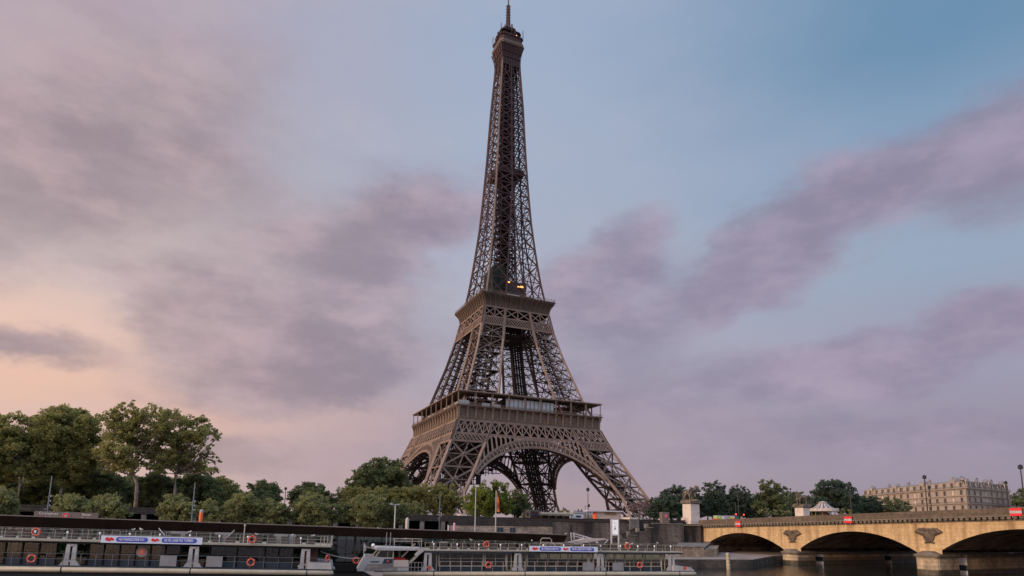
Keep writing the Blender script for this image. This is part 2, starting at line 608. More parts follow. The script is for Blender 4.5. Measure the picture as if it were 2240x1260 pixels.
K['leafpale'] = leafmat('pale_grey_green_leaves', (0.1, 0.116, 0.052), (0.27, 0.275, 0.115))
K['leafbright'] = leafmat('bright_green_leaves', (0.08, 0.105, 0.022), (0.2, 0.235, 0.045))
K['leafblue'] = leafmat('blue_green_leaves', (0.039, 0.0655, 0.0484), (0.1053, 0.1365, 0.0858))
K['twig'] = mat('bare_purple_twigs', (0.13, 0.085, 0.08), 0.9)
K['wall'] = stone('dark_wet_stone', (0.15, 0.125, 0.107), (0.205, 0.175, 0.15), (0.085, 0.072, 0.062), 1.3, 0.5, (0.028, 0.025, 0.024), 0.16, slo=0.40, shi=0.62)
K['wallpale'] = stone('pale_stone_courses', (0.32, 0.26, 0.205), (0.45, 0.375, 0.30), (0.15, 0.12, 0.095), 2.4, 0.42, (0.10, 0.082, 0.068), 0.35, streak=(0.5, 1, 0.8), slo=0.44, shi=0.66, msize=0.05)
K['walltop'] = stone('black_weathered_parapet', (0.040, 0.034, 0.032), (0.062, 0.054, 0.049), (0.02, 0.018, 0.016), 1.6, 0.6, (0.03, 0.027, 0.026), 0.4)
K['concrete'] = mat('stained_concrete', (0.10, 0.092, 0.085), 0.85, (0.20, 0.185, 0.17), 0.45, 6, 0.38, 0.66, bump=0.3)
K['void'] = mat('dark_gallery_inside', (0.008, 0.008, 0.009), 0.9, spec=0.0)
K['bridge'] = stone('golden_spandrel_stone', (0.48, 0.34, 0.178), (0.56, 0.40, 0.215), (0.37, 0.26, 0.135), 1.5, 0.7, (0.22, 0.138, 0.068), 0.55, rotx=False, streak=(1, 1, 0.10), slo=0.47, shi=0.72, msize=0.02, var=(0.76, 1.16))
K['bridgedark'] = stone('dark_bridge_parapet', (0.108, 0.084, 0.061), (0.135, 0.106, 0.078), (0.075, 0.058, 0.042), 1.9, 3.0, (0.08, 0.063, 0.05), 0.5, rotx=False, streak=(1, 1, 0.3), slo=0.5, shi=0.75)
K['pier'] = stone('pier_stone', (0.42, 0.33, 0.215), (0.50, 0.40, 0.27), (0.24, 0.18, 0.115), 1.5, 0.62, (0.15, 0.12, 0.085), 0.3, rotx=False, streak=(1, 1, 0.5), slo=0.46, shi=0.7)
K['piercap'] = mat('weathered_pier_cap', (0.10, 0.084, 0.064), 0.85, (0.18, 0.15, 0.115), 0.9, 6)
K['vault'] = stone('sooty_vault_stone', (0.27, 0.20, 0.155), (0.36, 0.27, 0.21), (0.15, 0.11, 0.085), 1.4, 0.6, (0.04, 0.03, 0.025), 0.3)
K['relief'] = mat('sooty_carved_stone', (0.070, 0.055, 0.042), 0.9, (0.165, 0.125, 0.088), 1.6, 6)
K['pedestal'] = mat('pale_pedestal_stone', (0.50, 0.43, 0.37), 0.8, (0.60, 0.53, 0.47), 0.6, 6)
K['statue'] = mat('weathered_statue_stone', (0.07, 0.058, 0.045), 0.9, (0.19, 0.155, 0.12), 1.3, 6, 0.4, 0.6)
K['facade'] = mat('warm_limestone', (0.30, 0.25, 0.205), 0.8, (0.37, 0.31, 0.255), 0.25, 5)
K['facade2'] = mat('limestone_moulding', (0.27, 0.21, 0.155), 0.8, (0.34, 0.265, 0.20), 0.3)
K['zinc'] = mat('grey_zinc_roof', (0.16, 0.15, 0.155), 0.5, (0.22, 0.20, 0.20), 0.4)
K['winglass'] = mat('dark_facade_glazing', (0.05, 0.042, 0.038), 0.25, spec=0.5)
K['shutter'] = mat('pale_shutter', (0.55, 0.47, 0.40), 0.7)
K['pole'] = mat('dark_green_pole', (0.022, 0.022, 0.024), 0.5)
K['palegrey'] = mat('light_grey_pole', (0.50, 0.49, 0.50), 0.45)
K['bluegrey'] = mat('blue_grey_mast', (0.13, 0.15, 0.17), 0.5)
K['beige'] = mat('beige_board', (0.46, 0.38, 0.33), 0.7, (0.52, 0.44, 0.38), 0.5)
K['quay'] = mat('grey_quay_stone', (0.18, 0.142, 0.118), 0.85, (0.27, 0.22, 0.185), 0.35, 7, 0.38, 0.64, bump=0.3)
K['quayside'] = stone('dark_quay_stone', (0.075, 0.068, 0.06), (0.11, 0.098, 0.088), (0.03, 0.028, 0.026), 1.2, 0.5, (0.03, 0.028, 0.026), 0.3)
K['earth'] = mat('gravel_ground', (0.14, 0.12, 0.10), 0.95, (0.20, 0.175, 0.145), 0.3)
K['orangeflag'] = mat('orange_flag_cloth', (0.70, 0.20, 0.05), 0.8, (0.45, 0.10, 0.04), 0.9, 4, 0.45, 0.6)
K['gullw'] = mat('white_feathers', (0.78, 0.78, 0.77), 0.8)
K['gullg'] = mat('grey_feathers', (0.34, 0.35, 0.37), 0.8)

wm = bpy.data.materials.new('river_water')
wm.use_nodes = True
_t = wm.node_tree
_b = _t.nodes['Principled BSDF']
_b.inputs['Base Color'].default_value = (0.016, 0.017, 0.013, 1)
_b.inputs['Roughness'].default_value = 0.06
_b.inputs['IOR'].default_value = 1.33
_co = _t.nodes.new('ShaderNodeTexCoord')
_mp = _t.nodes.new('ShaderNodeMapping')
_mp.inputs['Scale'].default_value = (0.55, 1.6, 1)
_t.links.new(_co.outputs['Object'], _mp.inputs[0])
_n = _t.nodes.new('ShaderNodeTexNoise')
_n.inputs['Scale'].default_value = 0.9
_n.inputs['Detail'].default_value = 5
_n.inputs['Roughness'].default_value = 0.55
_t.links.new(_mp.outputs[0], _n.inputs['Vector'])
_bp = _t.nodes.new('ShaderNodeBump')
_bp.inputs['Strength'].default_value = 0.26
_bp.inputs['Distance'].default_value = 0.35
_t.links.new(_n.outputs['Fac'], _bp.inputs['Height'])
_t.links.new(_bp.outputs[0], _b.inputs['Normal'])
K['water'] = wm

# ------------------------------------------------------------------ setting: water, quay, ground


def sheet(name, a0, a1, e0, e1, z, m):
    b = MB()
    b.add([BP(a0, e0, z), BP(a1, e0, z), BP(a1, e1, z), BP(a0, e1, z)], [(0, 1, 2, 3)])
    return tag(b.build(name, m), kind='structure')


wt = sheet('water', -1500, 3000, -400, 156, WATER, K['water'])
wt.rotation_euler = (0, 0, 0)
sheet('ground', -4000, 6000, 157.6, 9000, GROUND, K['earth'])
QP = [BP(-500, 115, 0), BP(60, 114.2, 0), BP(77, 113.2, 0), Vector((-22.5, -209.4, 0)), Vector((400, -209.4, 0)), Vector((400, -150, 0)), BP(100, 157.2, 0), BP(-500, 157.2, 0)]
qb = MB()
qb.extrude([Vector((p.x, p.y, QUAY - 4)) for p in QP], (0, 0, 4))
q = tag(qb.build('quay', K['quay']), kind='structure')
kb = MB()
for p_, q_ in zip(QP[:4], QP[1:5]):
    d_ = (q_ - p_).normalized()
    n_ = Vector((d_.y, -d_.x, 0))
    kb.extrude([p_ + n_ * .004 + Vector((0, 0, QUAY - 4)), q_ + n_ * .004 + Vector((0, 0, QUAY - 4)), q_ + n_ * .3 + d_ * .02 + Vector((0, 0, QUAY - 4)), p_ + n_ * .3 - d_ * .02 + Vector((0, 0, QUAY - 4))], (0, 0, 4.03))
tag(kb.build('quay_edge', K['quayside']), kind='structure')

# ------------------------------------------------------------------ the lattice tower
PZ = [-2, 0, 11.4, 21.6, 32, 39, 45.5, 54, 62.5, 75, 86, 100, 112, 122, 135, 147, 166, 186, 207, 218, 241, 257, 270, 300]
PWD = [62, 61, 55.3, 50, 44.6, 41.6, 39, 35.5, 32.1, 28.1, 24.6, 21, 18.8, 16.6, 14.8, 13.4, 11.4, 10, 8.8, 8.3, 7.3, 6.3, 5.5, 5]
IZ = [-2, 0, 10.4, 22, 33, 39, 45, 54, 62.5, 80, 96, 108, 112, 118, 124, 140, 155, 173, 185, 300]
IW = [43, 42, 41, 33.9, 27.6, 24.2, 22, 18.7, 15.5, 12, 9, 7.5, 6.9, 5.9, 5.2, 3.8, 2.5, 1.2, 0, 0]


def tw(z):
    return float(np.interp(z, PZ, PWD))


def ti(z):
    return float(np.interp(z, IZ, IW))


def face(k, x, z, out=0.0, w=None):
    w = (tw(z) if w is None else w) + out
    return [(x, -w, z), (-w, -x, z), (-x, w, z), (w, x, z)][k]


FN = [(0, -1, 0), (-1, 0, 0), (0, 1, 0), (1, 0, 0)]
tower = empty('lattice_tower', (0, 0, 0), 'towering brown iron lattice tower with four arched legs standing behind the river wall', 'tower')
CORN = [(-1, -1), (1, -1), (1, 1), (-1, 1)]


def chord(sx, sy, ox, oy):
    fx, fy = (tw if ox else ti), (tw if oy else ti)
    return lambda z: (sx * fx(z), sy * fy(z), z)


def pillar(sx, sy, levels, cw, dw, stairs, name, mt, hor=True):
    """one battered leg: four chords, crossed bracing on its four sides, cross frames and stair flights inside"""
    b = MB()
    cs = [chord(sx, sy, 1, 1), chord(sx, sy, 1, 0), chord(sx, sy, 0, 0), chord(sx, sy, 0, 1)]
    zz = sorted(set(levels + [(a + c) / 2 for a, c in zip(levels[:-1], levels[1:])]))
    for j, c in enumerate(cs):
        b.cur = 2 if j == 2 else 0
        b.path([c(z) for z in zz], cw, cw, (sx, sy, 0.01))
    for i in range(4):
        c1, c2 = cs[i], cs[(i + 1) % 4]
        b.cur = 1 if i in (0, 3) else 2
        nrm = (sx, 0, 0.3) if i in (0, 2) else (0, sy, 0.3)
        for za, zb in zip(levels[:-1], levels[1:]):
            zm = (za + zb) / 2
            h = lambda f, z: Vector(f(z))
            m = lambda z: (h(c1, z) + h(c2, z)) / 2
            mid = m(zm)
            for f in (c1, c2):
                b.beam(f(za), mid, dw, dw * 0.35, nrm)
                b.beam(f(zb), mid, dw, dw * 0.35, nrm)
            b.beam(m(za), m(zb), dw * 0.55, dw * 0.4, nrm)
            b.beam(c1(zb), c2(zb), dw * 0.9, dw * 0.5, nrm)
            b.beam(c1(zm), c2(zm), dw * 0.45, dw * 0.4, nrm)
            for f in (c1, c2):                               # small secondary ties
                b.beam((h(f, za) + mid) / 2, h(f, zm), 0.16, 0.14, nrm)
                b.beam((h(f, zb) + mid) / 2, h(f, zm), 0.16, 0.14, nrm)
                b.beam((h(f, za) + mid) / 2, m(za), 0.16, 0.14, nrm)
                b.beam((h(f, zb) + mid) / 2, m(zb), 0.16, 0.14, nrm)
            b.ball(mid, (dw * 0.95, dw * 0.95, dw * 0.95), 6, 4)
    b.cur = 2
    for z in zz[1:]:
        p = [Vector(c(z)) for c in cs]
        o_ = sum(p, Vector()) / 4
        if z in levels and (levels[0] < 1 or (sx < 0 and sy < 0)):
            for u in (0, 1, 2, 3):                           # landing plates round the lift well
                a_, c_ = o_ + (p[u] - o_) * .8, o_ + (p[(u + 1) % 4] - o_) * .8
                b.beam(a_, c_, (a_ - c_).length * .2, .25)
        b.beam(p[0], p[2], 0.5, 0.4)
        b.beam(p[1], p[3], 0.5, 0.4)
        q = [(p[i] + p[(i + 1) % 4]) / 2 for i in range(4)]
        for i in range(4):
            b.beam(q[i], q[(i + 1) % 4], 0.4, 0.3)
    # lift rails along the leg's axis and zigzag stair flights
    ax = lambda z, u, v: sum((Vector(c(z)) for c in cs), Vector()) / 4 + Vector((u, v, 0))
    for u, v in ((-1.6, -1.6), (1.6, -1.6), (1.6, 1.6), (-1.6, 1.6)):
        b.path([ax(z, u, v) for z in zz], *((0.95, 0.95) if sy > 0 else (0.45, 0.45)))
    z = levels[0]
    s = 1
    rr = random.Random(int(sx * 3 + sy * 7 + levels[0]))
    while z < levels[-1] - 2 and stairs:
        dz = 2.6
        r = (tw(z) - ti(z)) * 0.26
        a, c = ax(z, -s * r, s * r * 0.8), ax(z + dz, s * r, s * r * 0.8)
        b.beam(a, c, 1.3, 0.35)
        b.beam(c, ax(z + dz, s * r, -s * r * 0.8), 1.4, 0.3)
        b.beam(a + Vector((0, 0, 1.1)), c + Vector((0, 0, 1.1)), 0.15)
        z += dz
        s = -s
    return b.build(name, mt, tower)


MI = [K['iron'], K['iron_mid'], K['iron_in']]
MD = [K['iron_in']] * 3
for sx, sy in CORN:
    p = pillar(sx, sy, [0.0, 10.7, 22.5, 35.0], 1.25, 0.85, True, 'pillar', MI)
    f = MB()
    for c in (chord(sx, sy, 1, 1), chord(sx, sy, 1, 0), chord(sx, sy, 0, 0), chord(sx, sy, 0, 1)):
        x, y, z = c(0)
        f = MB()
        f.extrude([(x - 3.4, y - 3.4, -1.5), (x + 3.4, y - 3.4, -1.5), (x + 3.4, y + 3.4, -1.5), (x - 3.4, y + 3.4, -1.5)], (0, 0, 3.0))
        f.build('stone_footing', K['pedestal'], p)
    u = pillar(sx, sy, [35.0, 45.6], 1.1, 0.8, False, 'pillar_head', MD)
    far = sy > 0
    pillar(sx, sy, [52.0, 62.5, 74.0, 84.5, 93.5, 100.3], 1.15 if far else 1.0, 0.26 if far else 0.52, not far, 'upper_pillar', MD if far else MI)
    pillar(sx, sy, [100.3, 110.8], 1.0, 0.6, False, 'upper_pillar_head', MD)


def lattice(b, k, xf0, xf1, z0, z1, n, w, rows=1, vert=True, out=0.15, d=0.3):
    """crossed lattice on face k between two edge functions, n cells wide"""
    P = lambda u, z: face(k, xf0(z) + (xf1(z) - xf0(z)) * u, z, out)
    for r in range(rows):
        a, c = z0 + (z1 - z0) * r / rows, z0 + (z1 - z0) * (r + 1) / rows
        for i in range(n):
            b.beam(P(i / n, a), P((i + 1) / n, c), w, d, FN[k])
            b.beam(P((i + 1) / n, a), P(i / n, c), w, d, FN[k])
    if vert:
        for i in range(n + 1):
            b.beam(P(i / n, z0), P(i / n, z1), w * 0.9, d * 1.2, FN[k])


def arch_out(x):
    return 37.9 - 42.4 + math.sqrt(max(42.4 ** 2 - x * x, 0))


def arch_in(x):
    return 34.1 - 45.9 + math.sqrt(max(45.9 ** 2 - x * x, 0))


for k in range(4):
    b = MB()                                                  # deep lattice girder under the first floor
    lattice(b, k, lambda z: -ti(z), lambda z: ti(z), 39.3, 45.4, 11, 0.52)
    lattice(b, k, lambda z: -tw(z) + .3, lambda z: -ti(z), 39.3, 45.4, 5, 0.5)
    lattice(b, k, lambda z: ti(z), lambda z: tw(z) - .3, 39.3, 45.4, 5, 0.5)
    lattice(b, k, lambda z: -tw(z) + .3, lambda z: -ti(z), 35.4, 38.7, 9, 0.36, 2, False)
    lattice(b, k, lambda z: ti(z), lambda z: tw(z) - .3, 35.4, 38.7, 9, 0.36, 2, False)
    for z, w in ((45.5, 0.9), (39.0, 1.0), (35.1, 0.8)):
        f = ti(z)
        spans = [(-tw(z), tw(z))] if z > 38 else [(-tw(z), -f + 1), (f - 1, tw(z))]
        for x0, x1 in spans:
            b.beam(face(k, x0, z, .2), face(k, x1, z, .2), 0.55, w, (0, 0, 1))
    for s in (-1, 1):                                         # leg edge running up through the girder
        b.path([face(k, s * ti(z), z, 0.3) for z in (35, 39, 45.5)], 1.2, 0.6, FN[k])
        b.path([face(k, s * tw(z) - s * .4, z, 0.25) for z in (35, 39, 45.5)], 1.0, 0.6, FN[k])
    b.build('belt_girder', K['iron'], tower)

    b = MB()                                                  # decorative arch with spandrel arcade
    N = 34
    for out, wd in ((0.1, 0.9), (-3.6, 0.7)):
        b.cur = 0 if out > 0 else 1
        po, pi_ = [], []
        for i in range(N + 1):
            ph = math.radians(-54.5 + 109 * i / N)
            ox, oz = 42.4 * math.sin(ph), -4.5 + 42.4 * math.cos(ph)
            nx, nz = math.sin(ph), math.cos(ph)               # run back along the normal to the inner circle
            dx, dz = ox, oz + 11.8
            bq = dx * nx + dz * nz
            tq = bq - math.sqrt(max(bq * bq - (dx * dx + dz * dz - 45.9 ** 2), 0))
            po.append(face(k, ox, oz, out))
            pi_.append(face(k, ox - nx * tq, oz - nz * tq, out))
        b.path(po, 0.95, wd, FN[k])
        b.path(pi_, 0.95, wd, FN[k])
        if out > 0:
            for i in range(N + 1):
                p, q = Vector(po[i]), Vector(pi_[i])
                b.beam(p, q, 0.42, 0.5, FN[k])
                if i < N:
                    p2, q2 = Vector(po[i + 1]), Vector(pi_[i + 1])
                    # each cell: small round-headed panel, i.e. filled corners at its outer end
                    b.add([p, p + (p2 - p) * .5, p + (p2 - p) * .5 + (q - p) * .13, p + (q - p) * .42], [(0, 1, 2, 3)])
                    b.add([p2, p2 + (q2 - p2) * .42, p + (p2 - p) * .5 + (q - p) * .13, p + (p2 - p) * .5], [(0, 1, 2, 3)])
                    b.cur = 2
                    nb_ = Vector(FN[k]) * -.25
                    b.add([p + nb_, p2 + nb_, p2 + (q2 - p2) * .5 + nb_, p + (q - p) * .5 + nb_], [(0, 1, 2, 3)])
                    b.beam((p + p2) / 2 + nb_, (q + q2) / 2 + nb_, .22, .1, FN[k])
                    b.cur = 0
                    b.beam(q + (p - q) * .2, q2 + (p2 - q2) * .2, 0.25, 0.3, FN[k])
            fro, fri = po, pi_
        else:
            for i in range(0, N + 1, 2):
                b.beam(fro[i], po[i], 0.4, 0.4)
                b.beam(fri[i], pi_[i], 0.4, 0.4)
                b.beam(po[i], pi_[i], 0.4, 0.4, FN[k])
                if i < N:
                    b.beam(fro[i], po[i + 2], 0.35, 0.3)
                    b.beam(fri[i], pi_[i + 2], 0.35, 0.3)
    b.cur = 0
    # spandrel: ribs up to the girder with round heads between them
    x = -31.0
    xs = []
    while x <= 31.01:
        xs.append(x)
        x += 2.48
    for i, x in enumerate(xs):
        zo = arch_out(x)
        ze = 38.6 if abs(x) < ti(38.6) + .3 else float(np.interp(abs(x), [ti(39), ti(30), ti(20)], [39, 30, 20]))
        if ze - zo > 0.5 and abs(x) > 9:
            b.beam(face(k, x, zo, .15), face(k, x * 0.985, ze, .15), 0.75, 0.4, FN[k])
        if i + 1 < len(xs):
            x2 = xs[i + 1]
            z2 = arch_out(x2)
            ze2 = 38.6 if abs(x2) < ti(38.6) + .3 else float(np.interp(abs(x2), [ti(39), ti(30), ti(20)], [39, 30, 20]))
            if min(ze - zo, ze2 - z2) > 1.2 and min(abs(x), abs(x2)) > 9:                  # filled heads and feet of each oval opening
                for s in (0, 1):
                    zt0, zt1 = (ze, ze2) if s == 0 else (zo, z2)
                    sg = -1 if s == 0 else 1
                    xm = (x + x2) / 2
                    zmid = (zt0 + zt1) / 2
                    b.add([face(k, x, zt0, .2), face(k, xm, zmid, .2), face(k, xm, zmid + sg * .35, .2), face(k, x + .55, (zt0 + zmid) / 2 + sg * .75, .2), face(k, x + .3, zt0 + sg * 1.3, .2)], [(0, 1, 2, 3, 4)])
                    b.add([face(k, x2, zt1, .2), face(k, xm, zmid, .2), face(k, xm, zmid + sg * .35, .2), face(k, x2 - .55, (zt1 + zmid) / 2 + sg * .75, .2), face(k, x2 - .3, zt1 + sg * 1.3, .2)], [(0, 1, 2, 3, 4)])
            elif max(ze - zo, ze2 - z2) > 0.05:
                b.add([face(k, x, zo, .2), face(k, x2, z2, .2), face(k, x2, max(ze2, z2), .2), face(k, x, max(ze, zo), .2)], [(0, 1, 2, 3)])
    b.build('arch', [K['iron'], K['iron_in'], K['iron_mid']], tower)

# first floor: frieze with consoles, deck, railings, canopy on posts, pavilions


def ring(b, z0, z1, o0, o1, i0=None, i1=None):
    """square ring: outer half-width o0 at z0, o1 at z1; inner i0, i1 (a solid slab when None)"""
    q = lambda h, z: [(-h, -h, z), (h, -h, z), (h, h, z), (-h, h, z)]
    if i0 is None:
        b.add(q(o0, z0) + q(o1, z1), [(3, 2, 1, 0), (4, 5, 6, 7)] + [(i, (i + 1) % 4, 4 + (i + 1) % 4, 4 + i) for i in range(4)])
    else:
        i1 = i0 if i1 is None else i1
        fs = []
        for i in range(4):
            j = (i + 1) % 4
            fs += [(i, j, 4 + j, 4 + i), (8 + j, 8 + i, 12 + i, 12 + j), (4 + i, 4 + j, 12 + j, 12 + i), (j, i, 8 + i, 8 + j)]
        b.add(q(o0, z0) + q(o1, z1) + q(i0, z0) + q(i1, z1), fs)


G1 = 39.2
b = MB()
b.cur = 0
ring(b, 46.3, 52.0, 38.55, 38.3, 37.6)
ring(b, 45.5, 46.3, 39.15, 39.0, 37.5)
ring(b, 46.3, 46.9, 38.75, 38.7, 37.55)
ring(b, 52.0, 52.5, 39.3, 39.7, 37.5)
ring(b, 52.5, 52.95, 39.9, 39.9, 37.5)
ring(b, 48.0, 48.25, 38.65, 38.65, 37.7)
NB = 18
b.cur = 1
for k in range(4):
    for i in range(NB + 1):
        x = -38.4 + 76.8 * i / NB
        P = lambda z, o: face(k, x, z, 0, 38.5 + o)
        b.beam(P(46.9, .15), P(50.2, .2), 0.75, 0.55, FN[k])
        b.path([P(50.2, .2), P(51.2, .55), P(51.9, 1.1)], 0.85, 0.8, FN[k])
        b.beam(P(50.0, .3), P(50.5, .35), 1.05, 0.7, FN[k])
b.build('first_floor_frieze', [K['iron_panel'], K['iron']], tower)
NAMES = [('SEGUIN LALANDE TRESCA PONCELET BRESSE LAGRANGE BELANGER CUVIER LAPLACE DULONG CHASLES LAVOISIER AMPERE CHEVREUL FLACHAT NAVIER LEGENDRE CHAPTAL').split(),
         ('PETIET DAGUERRE WURTZ LEVERRIER PERDONNET DELAMBRE MALUS BREGUET POLONCEAU DUMAS CLAPEYRON BORDA FOURIER BICHAT SAUVAGE PELOUZE CARNOT LAME').split()]
for k in (0, 1):
    row = empty('name_band', (0, 0, 0), None, None)
    row.parent = tower
    for i, nme in enumerate(NAMES[k]):
        x = -38.4 + 76.8 * (i + 0.5) / NB
        text('engraved_name', nme, 0.78, K['gold'], row, face(k, x if k == 0 else -x, 47.5, 0, 38.72), (math.pi / 2, 0, 0 if k == 0 else -math.pi / 2), 0.03, sx=0.9 if len(nme) < 8 else 0.72)
b = MB()
ring(b, 51.2, 52.3, 37.55, 37.55, 15.5)
for i in range(9):
    y = -34 + i * 8.5
    if abs(y) > 15.5:
        b.box(-37, 37, y - .4, y + .4, 49.6, 51.2)
b.build('first_floor_deck', K['iron_in'], tower)
b = MB()
for k in range(4):
    for i in range(10):
        x = -38.9 + 77.8 * i / 9
        for dx in ((-.3, .3) if 0 < i < 9 else (0,)):
            b.beam(face(k, x + dx, 52.9, 0, 39.0), face(k, x + dx, 59.3, 0, 39.0), 0.3, 0.3, FN[k])
    for z in (53.3, 54.1):
        b.beam(face(k, -39.5, z, 0, 39.5), face(k, 39.5, z, 0, 39.5), 0.12, 0.14)
    for i in range(79):
        x = -39.2 + 78.4 * i / 78
        b.beam(face(k, x, 52.9, 0, 39.5), face(k, x, 54.1, 0, 39.5), 0.09, 0.09, FN[k])
b.build('first_floor_railing', K['iron'], tower)
b = MB()
ring(b, 59.3, 59.75, 39.6, 39.75, 30.5)
ring(b, 59.75, 60.0, 39.75, 39.3, 30.5)
for k in range(4):
    for i in range(NB + 1):
        x = -38.9 + 77.8 * i / NB
        xx = max(-30.5, min(30.5, x))
        b.beam(face(k, x, 59.15, 0, 39.2), face(k, xx, 59.15, 0, 31), 0.3, 0.3)
b.build('canopy', K['iron'], tower)
b = MB()                                                      # glazed pavilion on the river side
b.cur = 0
X0, X1 = -13.2, 13.6
Y0 = -35.5
b.cur = 1
b.box(X0, X1, Y0 + .05, -20, 52.9, 58.9)
b.cur = 0
b.box(X0 + .05, X1 - .05, Y0, Y0 + .045, 53.2, 58.7)
b.cur = 1
n = 12
for i in range(n + 1):
    x = X0 + (X1 - X0) * i / n
    b.box(x - .12, x + .12, Y0 - .12, Y0, 52.9, 58.9)
for z in (54.2, 58.6):
    b.box(X0, X1, Y0 - .1, Y0 - .002, z, z + .22)
b.build('glass_pavilion', [K['tglass'], K['iron_in']], tower)
for k in (1, 2, 3):
    b = MB()
    y0, y1 = (-17, 17)
    c = [face(k, y0, 52.9, 0, 33), face(k, y1, 52.9, 0, 33), face(k, y1, 52.9, 0, 21), face(k, y0, 52.9, 0, 21)]
    b.extrude(c, (0, 0, 5.9))
    b.build('pavilion', K['dark_red'], tower)
for sx, sy in CORN:
    b = MB()
    c = [(sx * 30, sy * 30, 52.9), (sx * 18, sy * 30, 52.9), (sx * 18, sy * 18, 52.9), (sx * 30, sy * 18, 52.9)]
    b.extrude(c, (0, 0, 5.0))
    b.build('leg_lobby', K['dark_red'], tower)
for x0, x1, z1 in ((-38.3, -33.2, 55.2), (-26.8, -22.6, 54.7), (-20.8, -17, 54.6)):      # white hoardings behind the railing
    b = MB()
    b.box(x0, x1, -38.4, -38.1, 53, z1)
    b.build('white_hoarding', K['white'], tower)
for y0, y1 in ((-37.5, -32), (-24, -15), (2, 13)):
    b = MB()
    b.box(-38.4, -38.1, y0, y1, 53, 54.8)
    b.build('white_hoarding', K['white'], tower)

b = MB()                                                      # dark mass added inside the front left leg: random panels, poles, planks
rr = random.Random(17)
for x0, x1, y0, y1, z0, z1 in ((-36, -25, -34, 4, 16, 34), (-25, -13, -30, 10, 22, 36), (-13, -4, -12, 14, 28, 38)):
    nx, ny, nz = 5, 8, 8
    for i in range(nx):
        for j in range(ny):
            for h in range(nz):
                if rr.random() < (.16 + .05 * h):
                    u, v, w = x0 + (x1 - x0) * i / nx, y0 + (y1 - y0) * j / ny, z0 + (z1 - z0) * h / nz
                    b.box(u, u + (x1 - x0) / nx * .95, v, v + .3, w, w + (z1 - z0) / nz * .95)
    for i in range(nx + 1):
        for j in range(0, ny + 1, 2):
            b.beam((x0 + (x1 - x0) * i / nx, y0 + (y1 - y0) * j / ny, z0), (x0 + (x1 - x0) * i / nx, y0 + (y1 - y0) * j / ny, z1 + 12), .3)
    for h in range(nz + 1):
        b.box(x0, x1, y0 + .4, y0 + 2.4, z0 + (z1 - z0) * h / nz, z0 + (z1 - z0) * h / nz + .25)
b.build('dark_filler', K['core'], tower)

K['cornice'] = mat('shadow_brown', (.072, .050, .038), .65, (.095, .067, .051), .3)  # cornice panel brown, darkened to carry the shade under the flare
# second floor
for k in range(4):
    b = MB()
    for xa, xb, n in ((lambda z: -tw(z) + .3, lambda z: -ti(z), 9), (lambda z: -ti(z), lambda z: ti(z), 10), (lambda z: ti(z), lambda z: tw(z) - .3, 9)):
        lattice(b, k, xa, xb, 101.0, 104.6, n, 0.3, 2, False)
        lattice(b, k, xa, xb, 105.4, 110.4, 2, 0.5, 1, True)
    for z, w in ((100.6, .8), (105.0, .7), (110.8, .8)):
        b.beam(face(k, -tw(z), z, .2), face(k, tw(z), z, .2), 0.5, w, (0, 0, 1))
    for s in (-1, 1):
        b.path([face(k, s * ti(z), z, .35) for z in (93, 100.3, 110.8)], 1.1, 0.6, FN[k])
        b.path([face(k, s * tw(z) - s * .4, z, .3) for z in (93, 100.3, 110.8)], 1.0, 0.6, FN[k])
    b.build('upper_belt_girder', K['iron'], tower)
b = MB()
prof = [(110.9, 19.0), (112.5, 19.1), (114.0, 19.45), (115.2, 20.0), (116.2, 20.7), (116.9, 21.2)]
for (z0, h0), (z1, h1) in zip(prof[:-1], prof[1:]):
    ring(b, z0, z1, h0, h1, h0 - .5, h1 - .5)
ring(b, 116.9, 117.5, 21.45, 21.6, 19.5)
ring(b, 117.5, 117.9, 21.8, 21.8, 19.5)
b.cur = 1
for k in range(4):
    for i in range(14):
        x = -18.6 + 37.2 * i / 13
        b.path([face(k, x * (h / 19.0), z, 0, h + .22) for z, h in prof], 0.45, 0.5, FN[k])
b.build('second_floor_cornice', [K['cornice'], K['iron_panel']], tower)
b = MB()
ring(b, 116.6, 117.4, 19.4, 19.4, 3.2)
ring(b, 110.9, 111.5, 18.3, 18.3, 3.2)
ring(b, 99.0, 100.2, 10.5, 10.5, 3.0)
b.build('second_floor_deck', K['iron_in'], tower)
b = MB()
for k in range(4):
    for z in (118.5, 119.3):
        b.beam(face(k, -21.5, z, 0, 21.5), face(k, 21.5, z, 0, 21.5), 0.1, 0.12)
    for i in range(44):
        x = -21.5 + i
        b.beam(face(k, x, 117.9, 0, 21.5), face(k, x, 119.3, 0, 21.5), 0.08, 0.08, FN[k])
b.build('second_floor_railing', K['iron'], tower)
b = MB()
b.box(-9, 12, -14.5, -8, 117.4, 121.5)
b.box(-13, -8.5, -10, 10, 117.4, 121.3)
b.box(8.5, 13, -10, 10, 117.4, 121.5)
b.box(-9, 9, 8, 14, 117.4, 121.5)
b.build('second_floor_shop', K['dark_red'], tower)
b = MB()
b.box(-3.6, 7.5, -13.2, -6, 121.6, 129.2)
for x in (-3.6, .2, 3.9, 7.5):
    b.beam((x, -13.3, 121.6), (x, -13.3, 129.2), .3)
b.build('upper_kiosk', K['iron_red'], tower)
b = MB()
b.box(-3.4, -2.2, -13.42, -13.25, 128.2, 128.9)
b.box(2.2, 6.3, -13.42, -13.25, 126.6, 127.1)
b.box(4.2, 6.0, -13.42, -13.25, 127.2, 127.5)
b.build('kiosk_light', K['glow'], tower)
b = MB()
b.box(-5.5, 1.2, -18.9, -17.3, 117.5, 119.6)
b.build('white_stall', K['white'], tower)
b = MB()                                                      # netted scaffold inside the shaft
